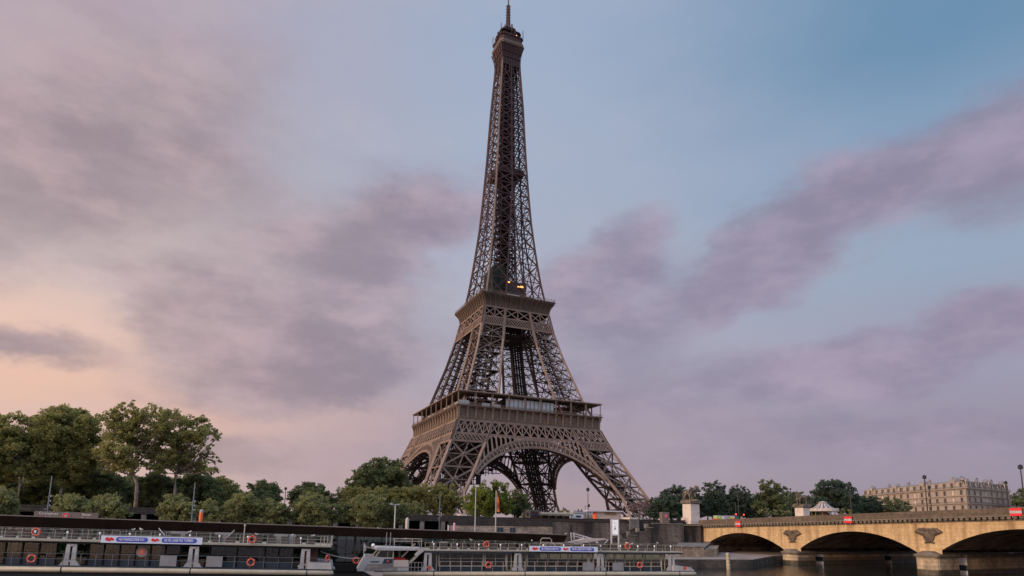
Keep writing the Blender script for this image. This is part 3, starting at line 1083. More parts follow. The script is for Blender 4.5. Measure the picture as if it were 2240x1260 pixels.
for i in range(10):
    z0, z1 = 121.6 + i * 1.9, 123.4 + i * 1.9
    s = 1 - 0.35 * max(0, i - 7) / 3
    b.box(-11.2 * s, -3.75, -10.5 * s, 3, z0, z1)
for x in (-11.3, -8.8, -6.2, -3.5):
    b.beam((x, -10.7, 121.6), (x * .95, -10.4, 139), .2)
b.build('netted_scaffold', K['net'], tower)

# tapering shaft
lv = [117.9]
while lv[-1] < 262:
    lv.append(lv[-1] + max(5.2, 0.36 * tw(lv[-1]) * 1.9))
lv[-1] = 266
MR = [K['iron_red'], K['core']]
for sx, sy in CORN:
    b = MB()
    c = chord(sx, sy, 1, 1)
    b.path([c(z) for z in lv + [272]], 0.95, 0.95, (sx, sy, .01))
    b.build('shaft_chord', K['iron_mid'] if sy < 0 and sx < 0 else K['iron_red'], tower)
for k in range(4):
    b = MB()
    for s in (-1, 1):
        b.cur = 0
        lo_ = [z for z in lv if z < 190] + [190]
        b.path([face(k, s * max(ti(z), 0.05), z, 0.05) for z in lo_], 0.7, 0.55, FN[k])
    b.path([face(k, 0, z, 0.05) for z in [190] + [z for z in lv if z > 190] + [272]], 0.8, 0.55, FN[k])
    for za, zb in zip(lv[:-1], lv[1:]):
        for s in (-1, 1):
            A = lambda z: face(k, s * tw(z), z)
            B = lambda z: face(k, s * ti(z), z)
            b.beam(A(za), B(zb), 0.55, 0.3, FN[k])
            b.beam(B(za), A(zb), 0.55, 0.3, FN[k])
            b.beam(A(zb), B(zb), 0.4, 0.3, FN[k])
            zm = (za + zb) / 2
            m = (Vector(A(zm)) + Vector(B(zm))) / 2
            b.beam(A(zm), m, 0.2, 0.2, FN[k])
            b.beam(B(zm), m, 0.2, 0.2, FN[k])
            if ti(za) > 1.0 and s > 0:
                b.beam(face(k, -ti(za), za), face(k, ti(zb), zb), 0.35, 0.25, FN[k])
                b.beam(face(k, ti(za), za), face(k, -ti(zb), zb), 0.35, 0.25, FN[k])
                b.beam(face(k, ti(zb), zb), face(k, -ti(zb), zb), 0.35, 0.25, FN[k])
    b.build('shaft_bracing', MR, tower)
b = MB()                                                      # lift core in the middle of the shaft
hc = lambda z: float(np.interp(z, [118, 190, 270], [4.6, 3.9, 3.0]))
zs = [118 + i * 4.2 for i in range(37)]
zs[-1] = 270
for sx, sy in CORN:
    b.path([(sx * hc(z), sy * hc(z), z) for z in zs], 0.5)
    b.path([(sx * 1.4, sy * 1.4, z) for z in zs], 0.45)
rr = random.Random(5)
for za, zb in zip(zs[:-1], zs[1:]):
    for k in range(4):
        P = lambda x, z: face(k, x, z, 0, hc(z))
        b.beam(P(-hc(za), za), P(hc(zb), zb), 0.4, 0.2, FN[k])
        b.beam(P(hc(za), za), P(-hc(zb), zb), 0.4, 0.2, FN[k])
        b.beam(P(-hc(zb), zb), P(hc(zb), zb), 0.5, 0.3, FN[k])
        x = rr.uniform(-.7, .7) * hc(za)
        b.beam(P(x, za), P(x, zb), 0.5, 0.2, FN[k])
    h = hc(za)
    b.box(-h, h * rr.uniform(-.2, .8), -h * .9, h * .9, za, za + .25)
    b.box(-2.1, 2.1, -1.6, 1.6, za + .3, zb - .5)
    b.beam((-h, h * .6, za), (h, h * .6, (za + zb) / 2), 1.2, .25)
    b.beam((h, -h * .6, (za + zb) / 2), (-h, -h * .6, zb), 1.2, .25)
b.build('lift_core', K['core'], tower)
b = MB()
ring(b, 197.0, 198.4, 8.3, 8.3, 3.5)
ring(b, 198.4, 200.4, 8.0, 8.0, 7.7)
b.build('intermediate_platform', K['iron_red'], tower)

# top: flared brackets, gallery, cabin, aerials and mast
b = MB()
flare = [(262, tw(262)), (268, 5.75), (273, 5.9), (276.5, 6.35), (279, 7.0), (280.8, 7.5)]
for k in range(4):
    for u in (-1, -.6, -.2, .2, .6, 1):
        b.path([face(k, u * h, z, 0, h) for z, h in flare], 0.4, 0.45, FN[k])
    for z, h in flare[1:4]:
        b.beam(face(k, -h, z, 0, h), face(k, h, z, 0, h), 0.3, 0.4)
for (z0, h0), (z1, h1) in zip(flare[1:-1], flare[2:]):
    ring(b, z0, z1, h0 - .3, h1 - .3, h0 - .6, h1 - .6)
b.build('top_bracket', K['iron_red'], tower)
b = MB()


def octa(h, c, z):
    return [(-h + c, -h, z), (h - c, -h, z), (h, -h + c, z), (h, h - c, z), (h - c, h, z), (-h + c, h, z), (-h, h - c, z), (-h, -h + c, z)]


def octring(b, h0, h1, z0, z1, c=1.6):
    b.add(octa(h0, c, z0) + octa(h1, c, z1), [tuple(range(7, -1, -1)), tuple(range(8, 16))] + [(i, (i + 1) % 8, 8 + (i + 1) % 8, 8 + i) for i in range(8)])


octring(b, 7.55, 7.7, 280.6, 281.5)
octring(b, 7.8, 7.8, 281.5, 282.9)
b.build('top_gallery_rim', K['iron_mid'], tower)
b = MB()
octring(b, 7.1, 7.0, 282.9, 286.6)
octring(b, 7.5, 7.5, 286.6, 287.2)
octring(b, 5.6, 5.2, 287.2, 290.6)
octring(b, 6.6, 6.6, 290.6, 291.1)
octring(b, 3.8, 3.2, 291.1, 294.2)
octring(b, 4.4, 4.4, 294.2, 294.6)
octring(b, 2.4, 1.9, 294.6, 298.5)
for i in range(32):
    a = 2 * math.pi * i / 32
    b.beam((7.6 * math.cos(a), 7.6 * math.sin(a), 282.9), (7.3 * math.cos(a), 7.3 * math.sin(a), 286.6), .12)
b.build('top_cabin', K['iron_red'], tower)
b = MB()
rr = random.Random(11)
for i in range(120):
    a = rr.uniform(0, 2 * math.pi)
    lvl = rr.choice([(7.4, 287.2), (7.2, 287.2), (7.7, 285), (6.4, 291.1), (6.2, 291.1), (4.2, 294.6)])
    x, y = lvl[0] * math.cos(a), lvl[0] * math.sin(a)
    hgt = rr.uniform(.8, 3.0)
    b.beam((x, y, lvl[1]), (x, y, lvl[1] + hgt), .22)
    if rr.random() < .5:
        b.box(x - .35, x + .35, y - .35, y + .35, lvl[1] + hgt * .3, lvl[1] + hgt * .85)
for x, y in ((7.2, -6.4), (-7.2, -6.4), (-7.2, 6.4), (7.2, 6.4)):
    b.beam((x, y, 286), (x, y, 293.5), .3)
for i in range(8):                                            # arched ribs below the mast
    a = math.pi * 2 * i / 8
    b.path([(r * math.cos(a), r * math.sin(a), z) for r, z in ((6.4, 287.2), (6.1, 290.5), (4.9, 293.6), (3.2, 295.6), (1.8, 296.4))], .22)
b.build('aerials', K['iron_red'], tower)
b = MB()
b.tube([(0, 0, 297), (0, 0, 303)], [1.7, 1.35], 8)
b.tube([(0, 0, 303), (0, 0, 313)], [1.25, 1.05], 8)
for z in range(299, 313, 2):
    for a in range(4):
        an = a * math.pi / 2 + .4
        b.beam((0, 0, z + .5), (1.9 * math.cos(an), 1.9 * math.sin(an), z + .5), .16, .7)
b.tube([(0, 0, 313), (0, 0, 330)], [.42, .2], 6)
b.build('mast', K['iron_red'], tower)
b = MB()
b.ball((-3.9, -5.3, 291.6), .45)
b.build('red_beacon', K['redlamp'], tower)
b = MB()
b.ball((2.6, -6.9, 287.9), .35)
b.build('amber_lamp', K['glow'], tower)

# ------------------------------------------------------------------ stone arch bridge, running across the river from the tower's foot
XF, XB = -19.6, 23.5


def zdeck(y):                                                 # the deck rises gently towards mid-river
    return -0.2 - 0.0250 * (y + 212.9)


K['tide'] = mat('slimy_tide_stone', (.05, .045, .03), .6, (.10, .085, .055), 1.2)
K['paleend'] = mat('pale_end_stone', (.72, .72, .76), .7, (.6, .6, .65), .8)
bridge = empty('stone_bridge', (XF, -178, -6), 'golden stone arch bridge with dark parapet crossing the river at right', 'bridge')
BO = (XF, -178, -6)
PIERS = [-212.7, -243.4, -274.1, -304.8]
HALF = 2.05
spans = [(-183.2, PIERS[0] + HALF)] + [(PIERS[i] - HALF, PIERS[i + 1] + HALF) for i in range(3)]
spring = lambda y: zdeck(y) - 7.15


def arch_z(y, y0, y1):
    ym, h = (y0 + y1) / 2, abs(y1 - y0) / 2
    zc = zdeck(ym) - 3.45
    zs = spring(ym) - 0.1
    rise = zc - zs
    R = (h * h + rise * rise) / (2 * rise)
    return zc - R + math.sqrt(max(R * R - (y - ym) ** 2, 0))


NS = 28
b, vb, b2 = MB(BO), MB(BO), MB(BO)
for y0, y1 in spans:
    ys = [y0 + (y1 - y0) * i / NS for i in range(NS + 1)]
    for ya, yb in zip(ys[:-1], ys[1:]):
        za, zb = arch_z(ya, y0, y1), arch_z(yb, y0, y1)
        for X, sg in ((XF, 1), (XB, -1)):
            q = [(X, ya, za), (X, yb, zb), (X, yb, zdeck(yb) - 2.05), (X, ya, zdeck(ya) - 2.05)]
            (b if sg > 0 else b2).add(q if sg > 0 else q[::-1], [(0, 1, 2, 3)])
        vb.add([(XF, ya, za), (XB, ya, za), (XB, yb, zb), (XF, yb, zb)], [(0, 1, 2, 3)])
        # arch ring standing a little proud of the spandrel
        d = 0.95
        b.add([(XF - .06, ya, za), (XF - .06, yb, zb), (XF - .06, yb, zb + d), (XF - .06, ya, za + d), (XF, ya, za + d), (XF, yb, zb + d), (XF + .05, ya, za), (XF + .05, yb, zb)],
              [(0, 1, 2, 3), (3, 2, 5, 4), (1, 0, 6, 7)])
for py in PIERS:                                              # solid wedge above each pier
    for X, sg in ((XF, 1), (XB, -1)):
        q = [(X, py + HALF, spring(py) - .4), (X, py - HALF, spring(py) - .4), (X, py - HALF, zdeck(py) - 2.05), (X, py + HALF, zdeck(py) - 2.05)]
        (b if sg > 0 else b2).add(q if sg > 0 else q[::-1], [(0, 1, 2, 3)])
b.build('spandrel_wall', K['bridge'], bridge)
b2.build('spandrel_wall', K['bridge'], bridge)
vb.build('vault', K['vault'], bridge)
b = MB(BO)                                                    # deck body hidden between the faces, then parapets
YA, YB = -176.0, -322.0
for x0, x1, zt, zb in ((XF + .02, XB - .02, -1.1, -2.0),):
    b.add([(x0, YA, zdeck(YA) + zb), (x1, YA, zdeck(YA) + zb), (x1, YB, zdeck(YB) + zb), (x0, YB, zdeck(YB) + zb),
           (x0, YA, zdeck(YA) + zt), (x1, YA, zdeck(YA) + zt), (x1, YB, zdeck(YB) + zt), (x0, YB, zdeck(YB) + zt)],
          [(3, 2, 1, 0), (4, 5, 6, 7), (0, 1, 5, 4), (1, 2, 6, 5), (2, 3, 7, 6), (3, 0, 4, 7)])
b.build('roadway', K['walltop'], bridge)


def along(b, x0, x1, zt, zb, ya=YA, yb=YB):
    b.add([(x0, ya, zdeck(ya) + zb), (x1, ya, zdeck(ya) + zb), (x1, yb, zdeck(yb) + zb), (x0, yb, zdeck(yb) + zb),
           (x0, ya, zdeck(ya) + zt), (x1, ya, zdeck(ya) + zt), (x1, yb, zdeck(yb) + zt), (x0, yb, zdeck(yb) + zt)],
          [(3, 2, 1, 0), (4, 5, 6, 7), (0, 1, 5, 4), (1, 2, 6, 5), (2, 3, 7, 6), (3, 0, 4, 7)])


for X, s in ((XF, -1), (XB, 1)):
    b = MB(BO)
    xa, xb_ = sorted((X + s * .45, X - s * .25))
    along(b, xa, xb_, 0.02, -1.18)
    b.build('parapet', K['bridgedark'], bridge)
    b = MB(BO)
    xa, xb_ = sorted((X + s * .75, X + s * .003))
    along(b, xa, xb_, -1.19, -1.42)
    xa, xb_ = sorted((X + s * .14, X + s * .003))
    along(b, xa, xb_, -1.9, -2.1)
    y = -177.0
    while y > -321 and s < 0:
        z = zdeck(y)
        b.box(X - .68, X - .003, y - .28, y + .28, z - 1.80, z - 1.425)
        b.box(X - .42, X - .004, y - .22, y + .22, z - 1.9, z - 1.805)
        y -= 0.92
    b.build('cornice', K['piercap'], bridge)
for py in PIERS:
    zs = spring(py) - 0.35
    for x0, x1, nose in ((XF - 2.0, -15.3, True), (-12.9, 7.3, False), (9.6, XB + 1.0, False)):
        b = MB(BO)
        pl = []
        if nose:
            for i in range(9):
                a = math.pi / 2 + math.pi * i / 8
                pl.append((x0 + HALF * 0.55 + HALF * .55 * math.cos(a), py + HALF * math.sin(a), -14))
        else:
            pl += [(x0, py + HALF, -14), (x0, py - HALF, -14)]
        pl += [(x1, py - HALF, -14), (x1, py + HALF, -14)]
        b.extrude(pl, (0, 0, zs + 14 - .72))
        pr = b.build('pier', K['pier'], bridge)
        c = MB(BO)
        cx = sum(p[0] for p in pl) / len(pl)
        c.extrude([(p[0] + (.035 if p[0] > cx else -.035), p[1] + (.035 if p[1] > py else -.035), -13) for p in pl], (0, 0, 13 - 9.75))
        c.build('tide_band', K['tide'], pr)
        c = MB(BO)
        cx = sum(p[0] for p in pl) / len(pl)
        g = lambda p, d: (p[0] + d * (1 if p[0] > cx else -1), p[1] + d * (1 if p[1] > py else -1))
        c.extrude([(*g(p, .16), zs - .72) for p in pl], (0, 0, .22))
        c.extrude([(*g(p, .30), zs - .50) for p in pl], (0, 0, .34))
        lo = [(*g(p, .1), zs - .16) for p in pl]
        hi = [(cx + (p[0] - cx) * .92, py + (p[1] - py) * .35, zs + (.42 if nose else .75)) for p in pl]
        n = len(pl)
        if nose:
            c.add(lo + hi, [(i, (i + 1) % n, n + (i + 1) % n, n + i) for i in range(n)] + [tuple(range(n, 2 * n))])
        c.build('pier_cap', K['piercap'], pr)
        if not nose:                                          # pale end face with a dark band
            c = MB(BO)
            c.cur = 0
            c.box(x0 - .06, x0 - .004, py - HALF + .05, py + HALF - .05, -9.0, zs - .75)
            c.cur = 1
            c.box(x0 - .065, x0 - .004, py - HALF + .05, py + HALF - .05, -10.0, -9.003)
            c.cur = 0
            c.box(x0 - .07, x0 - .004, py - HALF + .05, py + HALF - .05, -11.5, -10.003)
            c.build('pale_end', [K['paleend'], K['navy']], pr)
for py in PIERS[:3]:                                          # carved emblem: eagle with spread wings in a wreath
    z0 = zdeck(py) - 4.25
    b = MB(BO)
    P = lambda u, v, o=.0: (XF - .10 - o, py - u * .9, z0 + v * .9)
    b.ball(P(0, 0, .05), (.34, .78, 1.0), 12, 8)
    for i in range(18):
        a = 2 * math.pi * i / 18
        b.ball(P(.98 * math.cos(a), -.05 + 1.12 * math.sin(a), .04), (.22, .26, .26), 6, 4)
    b.ball(P(0.08, 1.0, .18), (.3, .26, .32), 8, 6)
    b.extrude([P(.2, 1.05, .2), P(.55, .9, .2), P(.22, .82, .2)], (-.12, 0, 0))
    for s in (-1, 1):
        for j in range(8):
            t = j / 7
            r0 = Vector(P(s * (.55 + 1.55 * t), .95 - .12 * t, .06))
            r1 = Vector(P(s * (1.0 + 1.75 * t), -.30 + .75 * t, .02))
            b.tube([r0, (r0 + r1) / 2 + Vector((-.06, 0, 0)), r1], [.26, .24, .10], 6)
        b.tube([P(s * .3, .55, .1), P(s * .9, 1.12, .14), P(s * 1.7, 1.12, .12), P(s * 2.35, .75, .06)], [.24, .3, .26, .14], 7)
        b.tube([P(s * .25, -.7, .1), P(s * .4, -1.25, .06)], [.2, .14], 6)
        for q in (-.16, 0, .16):
            b.tube([P(s * .4 + q, -1.2, .08), P(s * .42 + q * 1.6, -1.55, .08)], [.09, .05], 5)
    for j in range(5):
        b.tube([P(-.3 + .15 * j, -.8, .06), P(-.46 + .23 * j, -1.6, .02)], [.14, .1], 5)
    b.ball(P(-.75, -1.5, 0), (.15, .3, .2), 6, 4)
    b.ball(P(.75, -1.5, 0), (.15, .3, .2), 6, 4)
    b.build('eagle_relief', K['relief'], bridge, True)
# red and white boards for the boats, one over each arch
SG = ['above the leftmost arch', 'above the middle arch', 'near the right photo edge']
for i, (px, py, w, h) in enumerate(((1614, 1146, 1.75, 1.35), (1855, 1137, 1.75, 1.35), (2222, 1120, 1.75, 1.25))):
    p = onx(px, py, XF - .85)
    t = empty('navigation_sign', p, 'red board with white bar on the bridge ' + SG[i], 'sign', 'red and white boards on the bridge')
    for z0, z1, m, nme in ((-h / 2, -h / 6, 'red', 'red_band'), (-h / 6, h / 6, 'white', 'white_band'), (h / 6, h / 2, 'red', 'red_band')):
        b = MB()
        b.box(-.06, .06, -w / 2, w / 2, z0 + .004, z1 - .004)
        b.build(nme, K[m], t)
    b = MB()
    for y in (-.5, .5):
        b.box(.065, .12, y - .05, y + .05, -h / 2 - .28, h / 2 + .05)
        b.box(-.02, .12, y - .05, y + .05, -h / 2 - .3, -h / 2 - .02)
    b.build('bracket', K['grey'], t)


# bridge lamps
def lamp_post(name, base, top, label, group, globe=.42, r=.10, mt='pole', lampmt='darkgrey'):
    H = top - base.z
    t = empty(name, base, label, 'street lamp', group)
    b = MB()
    b.tube([(0, 0, 0), (0, 0, .5), (0, 0, .6), (0, 0, H - .25)], [r * 2, r * 1.8, r * 1.15, r * .8], 8)
    b.lathe([(r * 1.6, H * .42), (r * 1.6, H * .44)], n=8)
    b.build('post', K[mt], t)
    b = MB()
    b.ball((0, 0, H - globe * .1), (globe, globe, globe * .85), 10, 7)
    b.build('lantern', K[lampmt], t)
    b = MB()
    b.lathe([(globe * .8, H + globe * .55), (globe * 1.05, H + globe * .62), (globe * .5, H + globe * .95), (.05, H + globe * 1.2)], n=10)
    b.build('cap', K['pole'], t)
    return t


BL = 'lamps along the bridge'
for px, py, X, lab, g in ((2232, 1022, XF + .6, 'tall dark globe lamp on the bridge, rightmost and tallest at the photo edge', .38),
                          (2022, 1044, XF + .6, 'dark globe lamp on the near bridge pavement in front of the stone apartment block', .36),
                          (1858, 1058, XF + .6, 'dark globe lamp on the bridge standing before the broad tree by the carousel', .36),
                          (2033, 1066, XB - .8, 'smaller dark lamp just right of a taller one before the apartment block', .36),
                          (2200, 1056, XB - .8, 'dark lamp on the far pavement at the right end of the apartment block', .36)):
    p = onx(px, py, X)
    lamp_post('bridge_lamp', Vector((X, p.y, zdeck(p.y) - 1.05)), p.z, lab, BL, g)

# abutment where the bridge lands
ab = empty('bridge_abutment', (XF - 6, -179, -9), 'dark coursed stone abutment carrying the left end of the bridge', 'abutment')
b = MB((XF - 6, -179, -9))
pa = BP(*[bank(1493, 1150, 156.5)[0], 156.5, 0])
zt = zdeck(-180) - 1.45
b.extrude([(XF + .35, -183.2, -9.2), (XF - 1.2, -183.6, -9.2), (pa.x, pa.y, -9.2), (pa.x + 1.0, pa.y + 8, -9.2), (XF + 3, -172, -9.2)], (0, 0, zt + 9.2))
b.build('masonry', K['wall'], ab)
b = MB((XF - 6, -179, -9))
b.extrude([(XF + .3, -183.4, zt), (XF - 1.6, -184.0, zt), (pa.x - .4, pa.y - .5, zt), (pa.x + .6, pa.y + 8, zt), (XF + 3, -172, zt)], (0, 0, .32))
b.build('coping', K['piercap'], ab)
b = MB((XF - 6, -179, -9))
b.extrude([(XF + .2, -184.2, -9.1), (XF - 1.9, -184.6, -9.1), (pa.x - .7, pa.y - 1.0, -9.1), (pa.x, pa.y + 8, -9.1), (XF + 3, -172, -9.1)], (0, 0, 2.3))
b.extrude([(XF + 2.5, -186.4, -9.05), (XF - .6, -186.6, -9.05), (XF - .6, -184.0, -9.05), (XF + 2.5, -183.4, -9.05)], (0, 0, 2.6))
b.build('plinth', K['wall'], ab)


K['tier'] = stone('brown_tier_stone', (.24, .195, .15), (.30, .245, .19), (.13, .105, .08), 1.4, .5, (.10, .08, .065), .4)


def odp(px, dep, z):
    d = ray(px, 1210)
    p = CP + d * (dep / (d @ FW))
    return Vector((float(p[0]), float(p[1]), z))


b = MB((XF - 6, -179, -9))                                    # broad stone tier reaching out over the quay
q1, q2, q3 = odp(1478, 138, -9.1), odp(1540, 138, -9.1), odp(1568, 139, -9.1)
b.extrude([q1, q2, Vector((XF + 1.0, -184.6, -9.1)), Vector((pa.x - 2, pa.y - 1.2, -9.1))], (0, 0, 2.05))
b.extrude([q2 + Vector((.02, 0, 0)), q3, Vector((XF + 4.0, -184.7, -9.1)), Vector((XF + 1.05, -184.7, -9.1))], (0, 0, 1.75))
b.build('lower_tier', K['tier'], ab)
b = MB((XF - 6, -179, -9))
b.extrude([q1 + Vector((-.2, -.25, 2.052)), q2 + Vector((.2, -.25, 2.052)), Vector((XF + 1.2, -184.6, -7.048)), Vector((pa.x - 2.2, pa.y - 1.2, -7.048))], (0, 0, .25))
b.build('tier_coping', K['concrete'], ab)
b = MB((XF - 6, -179, -9))
b.box(XF + .32, XB, -183.1, -180, -9.2, zdeck(-183) - 2.3)
b.build('vault_end_wall', K['vault'], ab)


# ------------------------------------------------------------------ statues of horse and warrior on tall pedestals
def skin(name, nodes, edges, m, parent, sub=2, root=0):
    me = bpy.data.meshes.new(name)
    me.from_pydata([n[:3] for n in nodes], edges, [])
    o = bpy.data.objects.new(name, me)
    COL.objects.link(o)
    md = o.modifiers.new('skin', 'SKIN')
    md.branch_smoothing = 0.4
    sv = me.skin_vertices[0].data
    for i, n in enumerate(nodes):
        sv[i].radius = (n[3], n[3])
        sv[i].use_root = (i == root)
    o.modifiers.new('sub', 'SUBSURF').levels = sub
    bpy.context.view_layer.update()
    me2 = bpy.data.meshes.new_from_object(o.evaluated_get(bpy.context.evaluated_depsgraph_get()))
    bpy.data.objects.remove(o)
    me2.name = name
    me2.materials.clear()
    me2.materials.append(m)
    me2.polygons.foreach_set('use_smooth', [True] * len(me2.polygons))
    o = bpy.data.objects.new(name, me2)
    COL.objects.link(o)
    o.parent = parent
    return o


def horse_statue(loc, rz, s, label):
    t = empty('horse_statue', loc, label, 'statue', 'statues at the bridge head', rz)
    b = MB()
    b.box(-1.5 * s, 1.5 * s, -.7 * s, .7 * s, 0, .22 * s)
    b.build('plinth', K['statue'], t)
    V = [(-.75, 0, 1.55, .40), (-.15, 0, 1.55, .40), (.45, 0, 1.6, .42), (.8, 0, 1.85, .33), (1.0, 0, 2.3, .24), (1.1, 0, 2.62, .2), (1.35, 0, 2.5, .15), (1.58, 0, 2.3, .11),   # body, neck, head
         (-.85, .22, 1.15, .24), (-.72, .24, .85, .15), (-.95, .24, .55, .10), (-.88, .24, .24, .12),
         (-.85, -.22, 1.15, .24), (-.95, -.24, .85, .15), (-1.15, -.24, .55, .10), (-1.05, -.24, .24, .12),
         (.55, .2, 1.15, .2), (.6, .22, .75, .12), (.58, .22, .24, .12),
         (.62, -.2, 1.2, .2), (1.0, -.22, 1.05, .12), (.98, -.22, .62, .1),
         (-1.15, 0, 1.6, .14), (-1.4, 0, 1.2, .13), (-1.42, 0, .7, .07), (1.02, .0, 2.85, .07), (.75, 0, 2.3, .12)]
    E = [(0, 1), (1, 2), (2, 3), (3, 4), (4, 5), (5, 6), (6, 7), (0, 8), (8, 9), (9, 10), (10, 11), (0, 12), (12, 13), (13, 14), (14, 15), (2, 16), (16, 17), (17, 18), (2, 19), (19, 20), (20, 21), (0, 22), (22, 23), (23, 24), (5, 25), (3, 26)]
    skin('horse', [(v[0] * s, v[1] * s, v[2] * s, v[3] * s * 1.22) for v in V], E, K['statue'], t, 2, 1)
    P = [(.35, -.75, 1.25, .17), (.35, -.75, 1.6, .22), (.35, -.75, 1.95, .25), (.35, -.75, 2.15, .1), (.37, -.75, 2.36, .16), (.38, -.75, 2.5, .13),
         (.45, -.62, 1.0, .15), (.5, -.62, .62, .10), (.48, -.62, .28, .09), (.28, -.9, 1.0, .15), (.2, -.9, .62, .1), (.22, -.9, .28, .09),
         (.5, -.5, 2.0, .11), (.75, -.42, 1.75, .08), (.95, -.3, 2.0, .07), (.25, -1.0, 2.0, .11), (.15, -1.1, 1.65, .08), (.25, -1.1, 1.35, .07), (.6, -.62, .25, .07), (.36, -.9, .25, .07)]
    E = [(0, 1), (1, 2), (2, 3), (3, 4), (4, 5), (0, 6), (6, 7), (7, 8), (0, 9), (9, 10), (10, 11), (2, 12), (12, 13), (13, 14), (2, 15), (15, 16), (16, 17), (8, 18), (11, 19)]
    skin('warrior', [(v[0] * s, v[1] * s, v[2] * s, v[3] * s * 1.18) for v in P], E, K['statue'], t, 2, 0)
    return t


def pedestal(loc, rz, w, d, h, label):
    t = empty('statue_pedestal', loc, label, 'pedestal', 'pedestals at the bridge head', rz)
    b = MB()
    b.box(-w / 2 - .5, w / 2 + .5, -d / 2 - .5, d / 2 + .5, 0, h * .16)
    b.box(-w / 2 - .3, w / 2 + .3, -d / 2 - .3, d / 2 + .3, h * .16, h * .27)
    b.build('base', K['pedestal'], t)
    b = MB()
    b.box(-w / 2, w / 2, -d / 2, d / 2, h * .27, h * .86)
    b.build('shaft', K['pedestal'], t)
    b = MB()
    b.box(-w / 2 - .12, w / 2 + .12, -d / 2 - .12, d / 2 + .12, h * .86, h * .9)
    b.box(-w / 2 - .42, w / 2 + .42, -d / 2 - .42, d / 2 + .42, h * .9, h)
    b.build('cornice', K['piercap'], t)
    return t


pedestal((-20.7, -180.0, -2.0), 0.0, 2.9, 3.4, 6.2, 'pale stone pedestal at the left end of the bridge')
horse_statue((-20.7, -180.0, 4.2), math.radians(-62), 1.5, 'weathered horse and warrior statue above the left bridge pedestal')
pedestal((22.2, -178.4, -2.0), 0.0, 2.6, 3.1, 6.2, 'pale stone pedestal beyond the far parapet beside the carousel')
horse_statue((22.2, -178.4, 4.2), math.radians(170), 1.5, 'dark horse and warrior statue standing beside the carousel roof')

# ------------------------------------------------------------------ embankment walls


def bank_thing(name, a, e, z, label, cat, group=None, ry=0.0):
    return empty(name, BP(a, e, z), label, cat, group, BR, ry)


# railway gallery with openings at left
a0, a1 = -105.0, bank(985, 1127, 157)[0]
gal = bank_thing('gallery_wall', a0, 157, QUAY, 'long dark concrete river wall with square openings behind the small trees', 'wall')
L = a1 - a0
zt0, zt1 = 9.35, 8.25
b = MB()
b.add([(0, -.25, zt0 - 1.3), (L, -.25, zt1 - 1.5), (L, .8, zt1 - 1.5), (0, .8, zt0 - 1.3), (0, -.25, zt0), (L, -.25, zt1), (L, .8, zt1), (0, .8, zt0)],
      [(3, 2, 1, 0), (4, 5, 6, 7), (0, 1, 5, 4), (1, 2, 6, 5), (2, 3, 7, 6), (3, 0, 4, 7)])
b.build('lintel', K['walltop'], gal)
x = L - 1.2
while x > 0:
    zt = zt0 + (zt1 - zt0) * x / L - 1.5
    b = MB()
    b.box(x - 1.0, x + .0, -.1, .7, 0, zt)
    b.build('pillar', K['concrete'], gal)
    x -= 5.05
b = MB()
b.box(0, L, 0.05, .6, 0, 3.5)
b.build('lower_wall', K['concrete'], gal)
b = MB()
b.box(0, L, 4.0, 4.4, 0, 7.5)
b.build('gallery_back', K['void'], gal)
# pale block wall
b0, b1 = a1, bank(1207, 1137, 157)[0]
pw = bank_thing('pale_block_wall', b0, 156.4, QUAY, 'pale stone block wall with black parapet and two small windows', 'wall')
L = b1 - b0
zz = bank(985, 1127, 157)[1] + 9, bank(1207, 1137, 157)[1] + 9
b = MB()
b.box(0, L, 0, 2, 0, 5.9)
b.build('masonry', K['wallpale'], pw)
b = MB()
b.add([(-.3, -.15, 5.9), (L, -.15, 5.9), (L, 2.1, 5.9), (-.3, 2.1, 5.9), (-.3, -.15, zz[0]), (L, -.15, zz[1]), (L, 2.1, zz[1]), (-.3, 2.1, zz[0])],
      [(3, 2, 1, 0), (4, 5, 6, 7), (0, 1, 5, 4), (1, 2, 6, 5), (2, 3, 7, 6), (3, 0, 4, 7)])
b.build('parapet', K['walltop'], pw)
for px0, px1 in ((1087, 1101), (1115, 1128)):
    x0, x1 = bank(px0, 1157, 156.4)[0] - b0, bank(px1, 1157, 156.4)[0] - b0
    z0, z1 = 4.05, 5.5
    b = MB()
    b.box(x0, x1, -.1, -.03, z0, z1)
    w = b.build('window', K['navy'], pw)
    b = MB()
    for xx in (x0, (x0 + x1) / 2 - .04, x1 - .08):
        b.box(xx, xx + .08, -.16, -.102, z0, z1)
    b.box(x0 - .1, x1 + .1, -.2, -.0, z0 - .15, z0 - .003)
    b.build('window_frame', K['concrete'], w)
# dark quay wall and the stepped wall with its stair
c0, c1 = b1 + .02, bank(1395, 1139, 157)[0]
dw = bank_thing('dark_quay_wall', c0, 157, QUAY, 'dark weathered stone quay wall between the pale wall and the steps', 'wall')
L = c1 - c0
b = MB()
b.box(0, L, 0, 2, 0, 7.1)
b.build('masonry', K['wall'], dw)
b = MB()
b.box(0, L + .2, -.12, 2.1, 7.1, 7.65)
b.box(L + .2, bank(1500, 1147, 157)[0] - c0, -.05, 2.0, 0, 7.6)
b.build('coping', K['walltop'], dw)
b = MB()
xe = bank(1376, 1147, 157)[0] - c0
b.box(xe, L + .1, -.6, 2.2, 5.2, 7.9)
b.build('end_block', K['concrete'], dw)
d0 = bank(1355, 1180, 154)[0]
d1 = bank(1494, 1147, 154)[0]
sw = bank_thing('stepped_wall', d0, 154, QUAY, 'dark stone wall with stepped top rising beside the quay stair', 'wall')
steps = [(1355, 1181), (1374, 1172), (1394, 1164), (1414, 1155), (1430, 1146), (1496, 1147)]
b, cpg = MB(), MB()
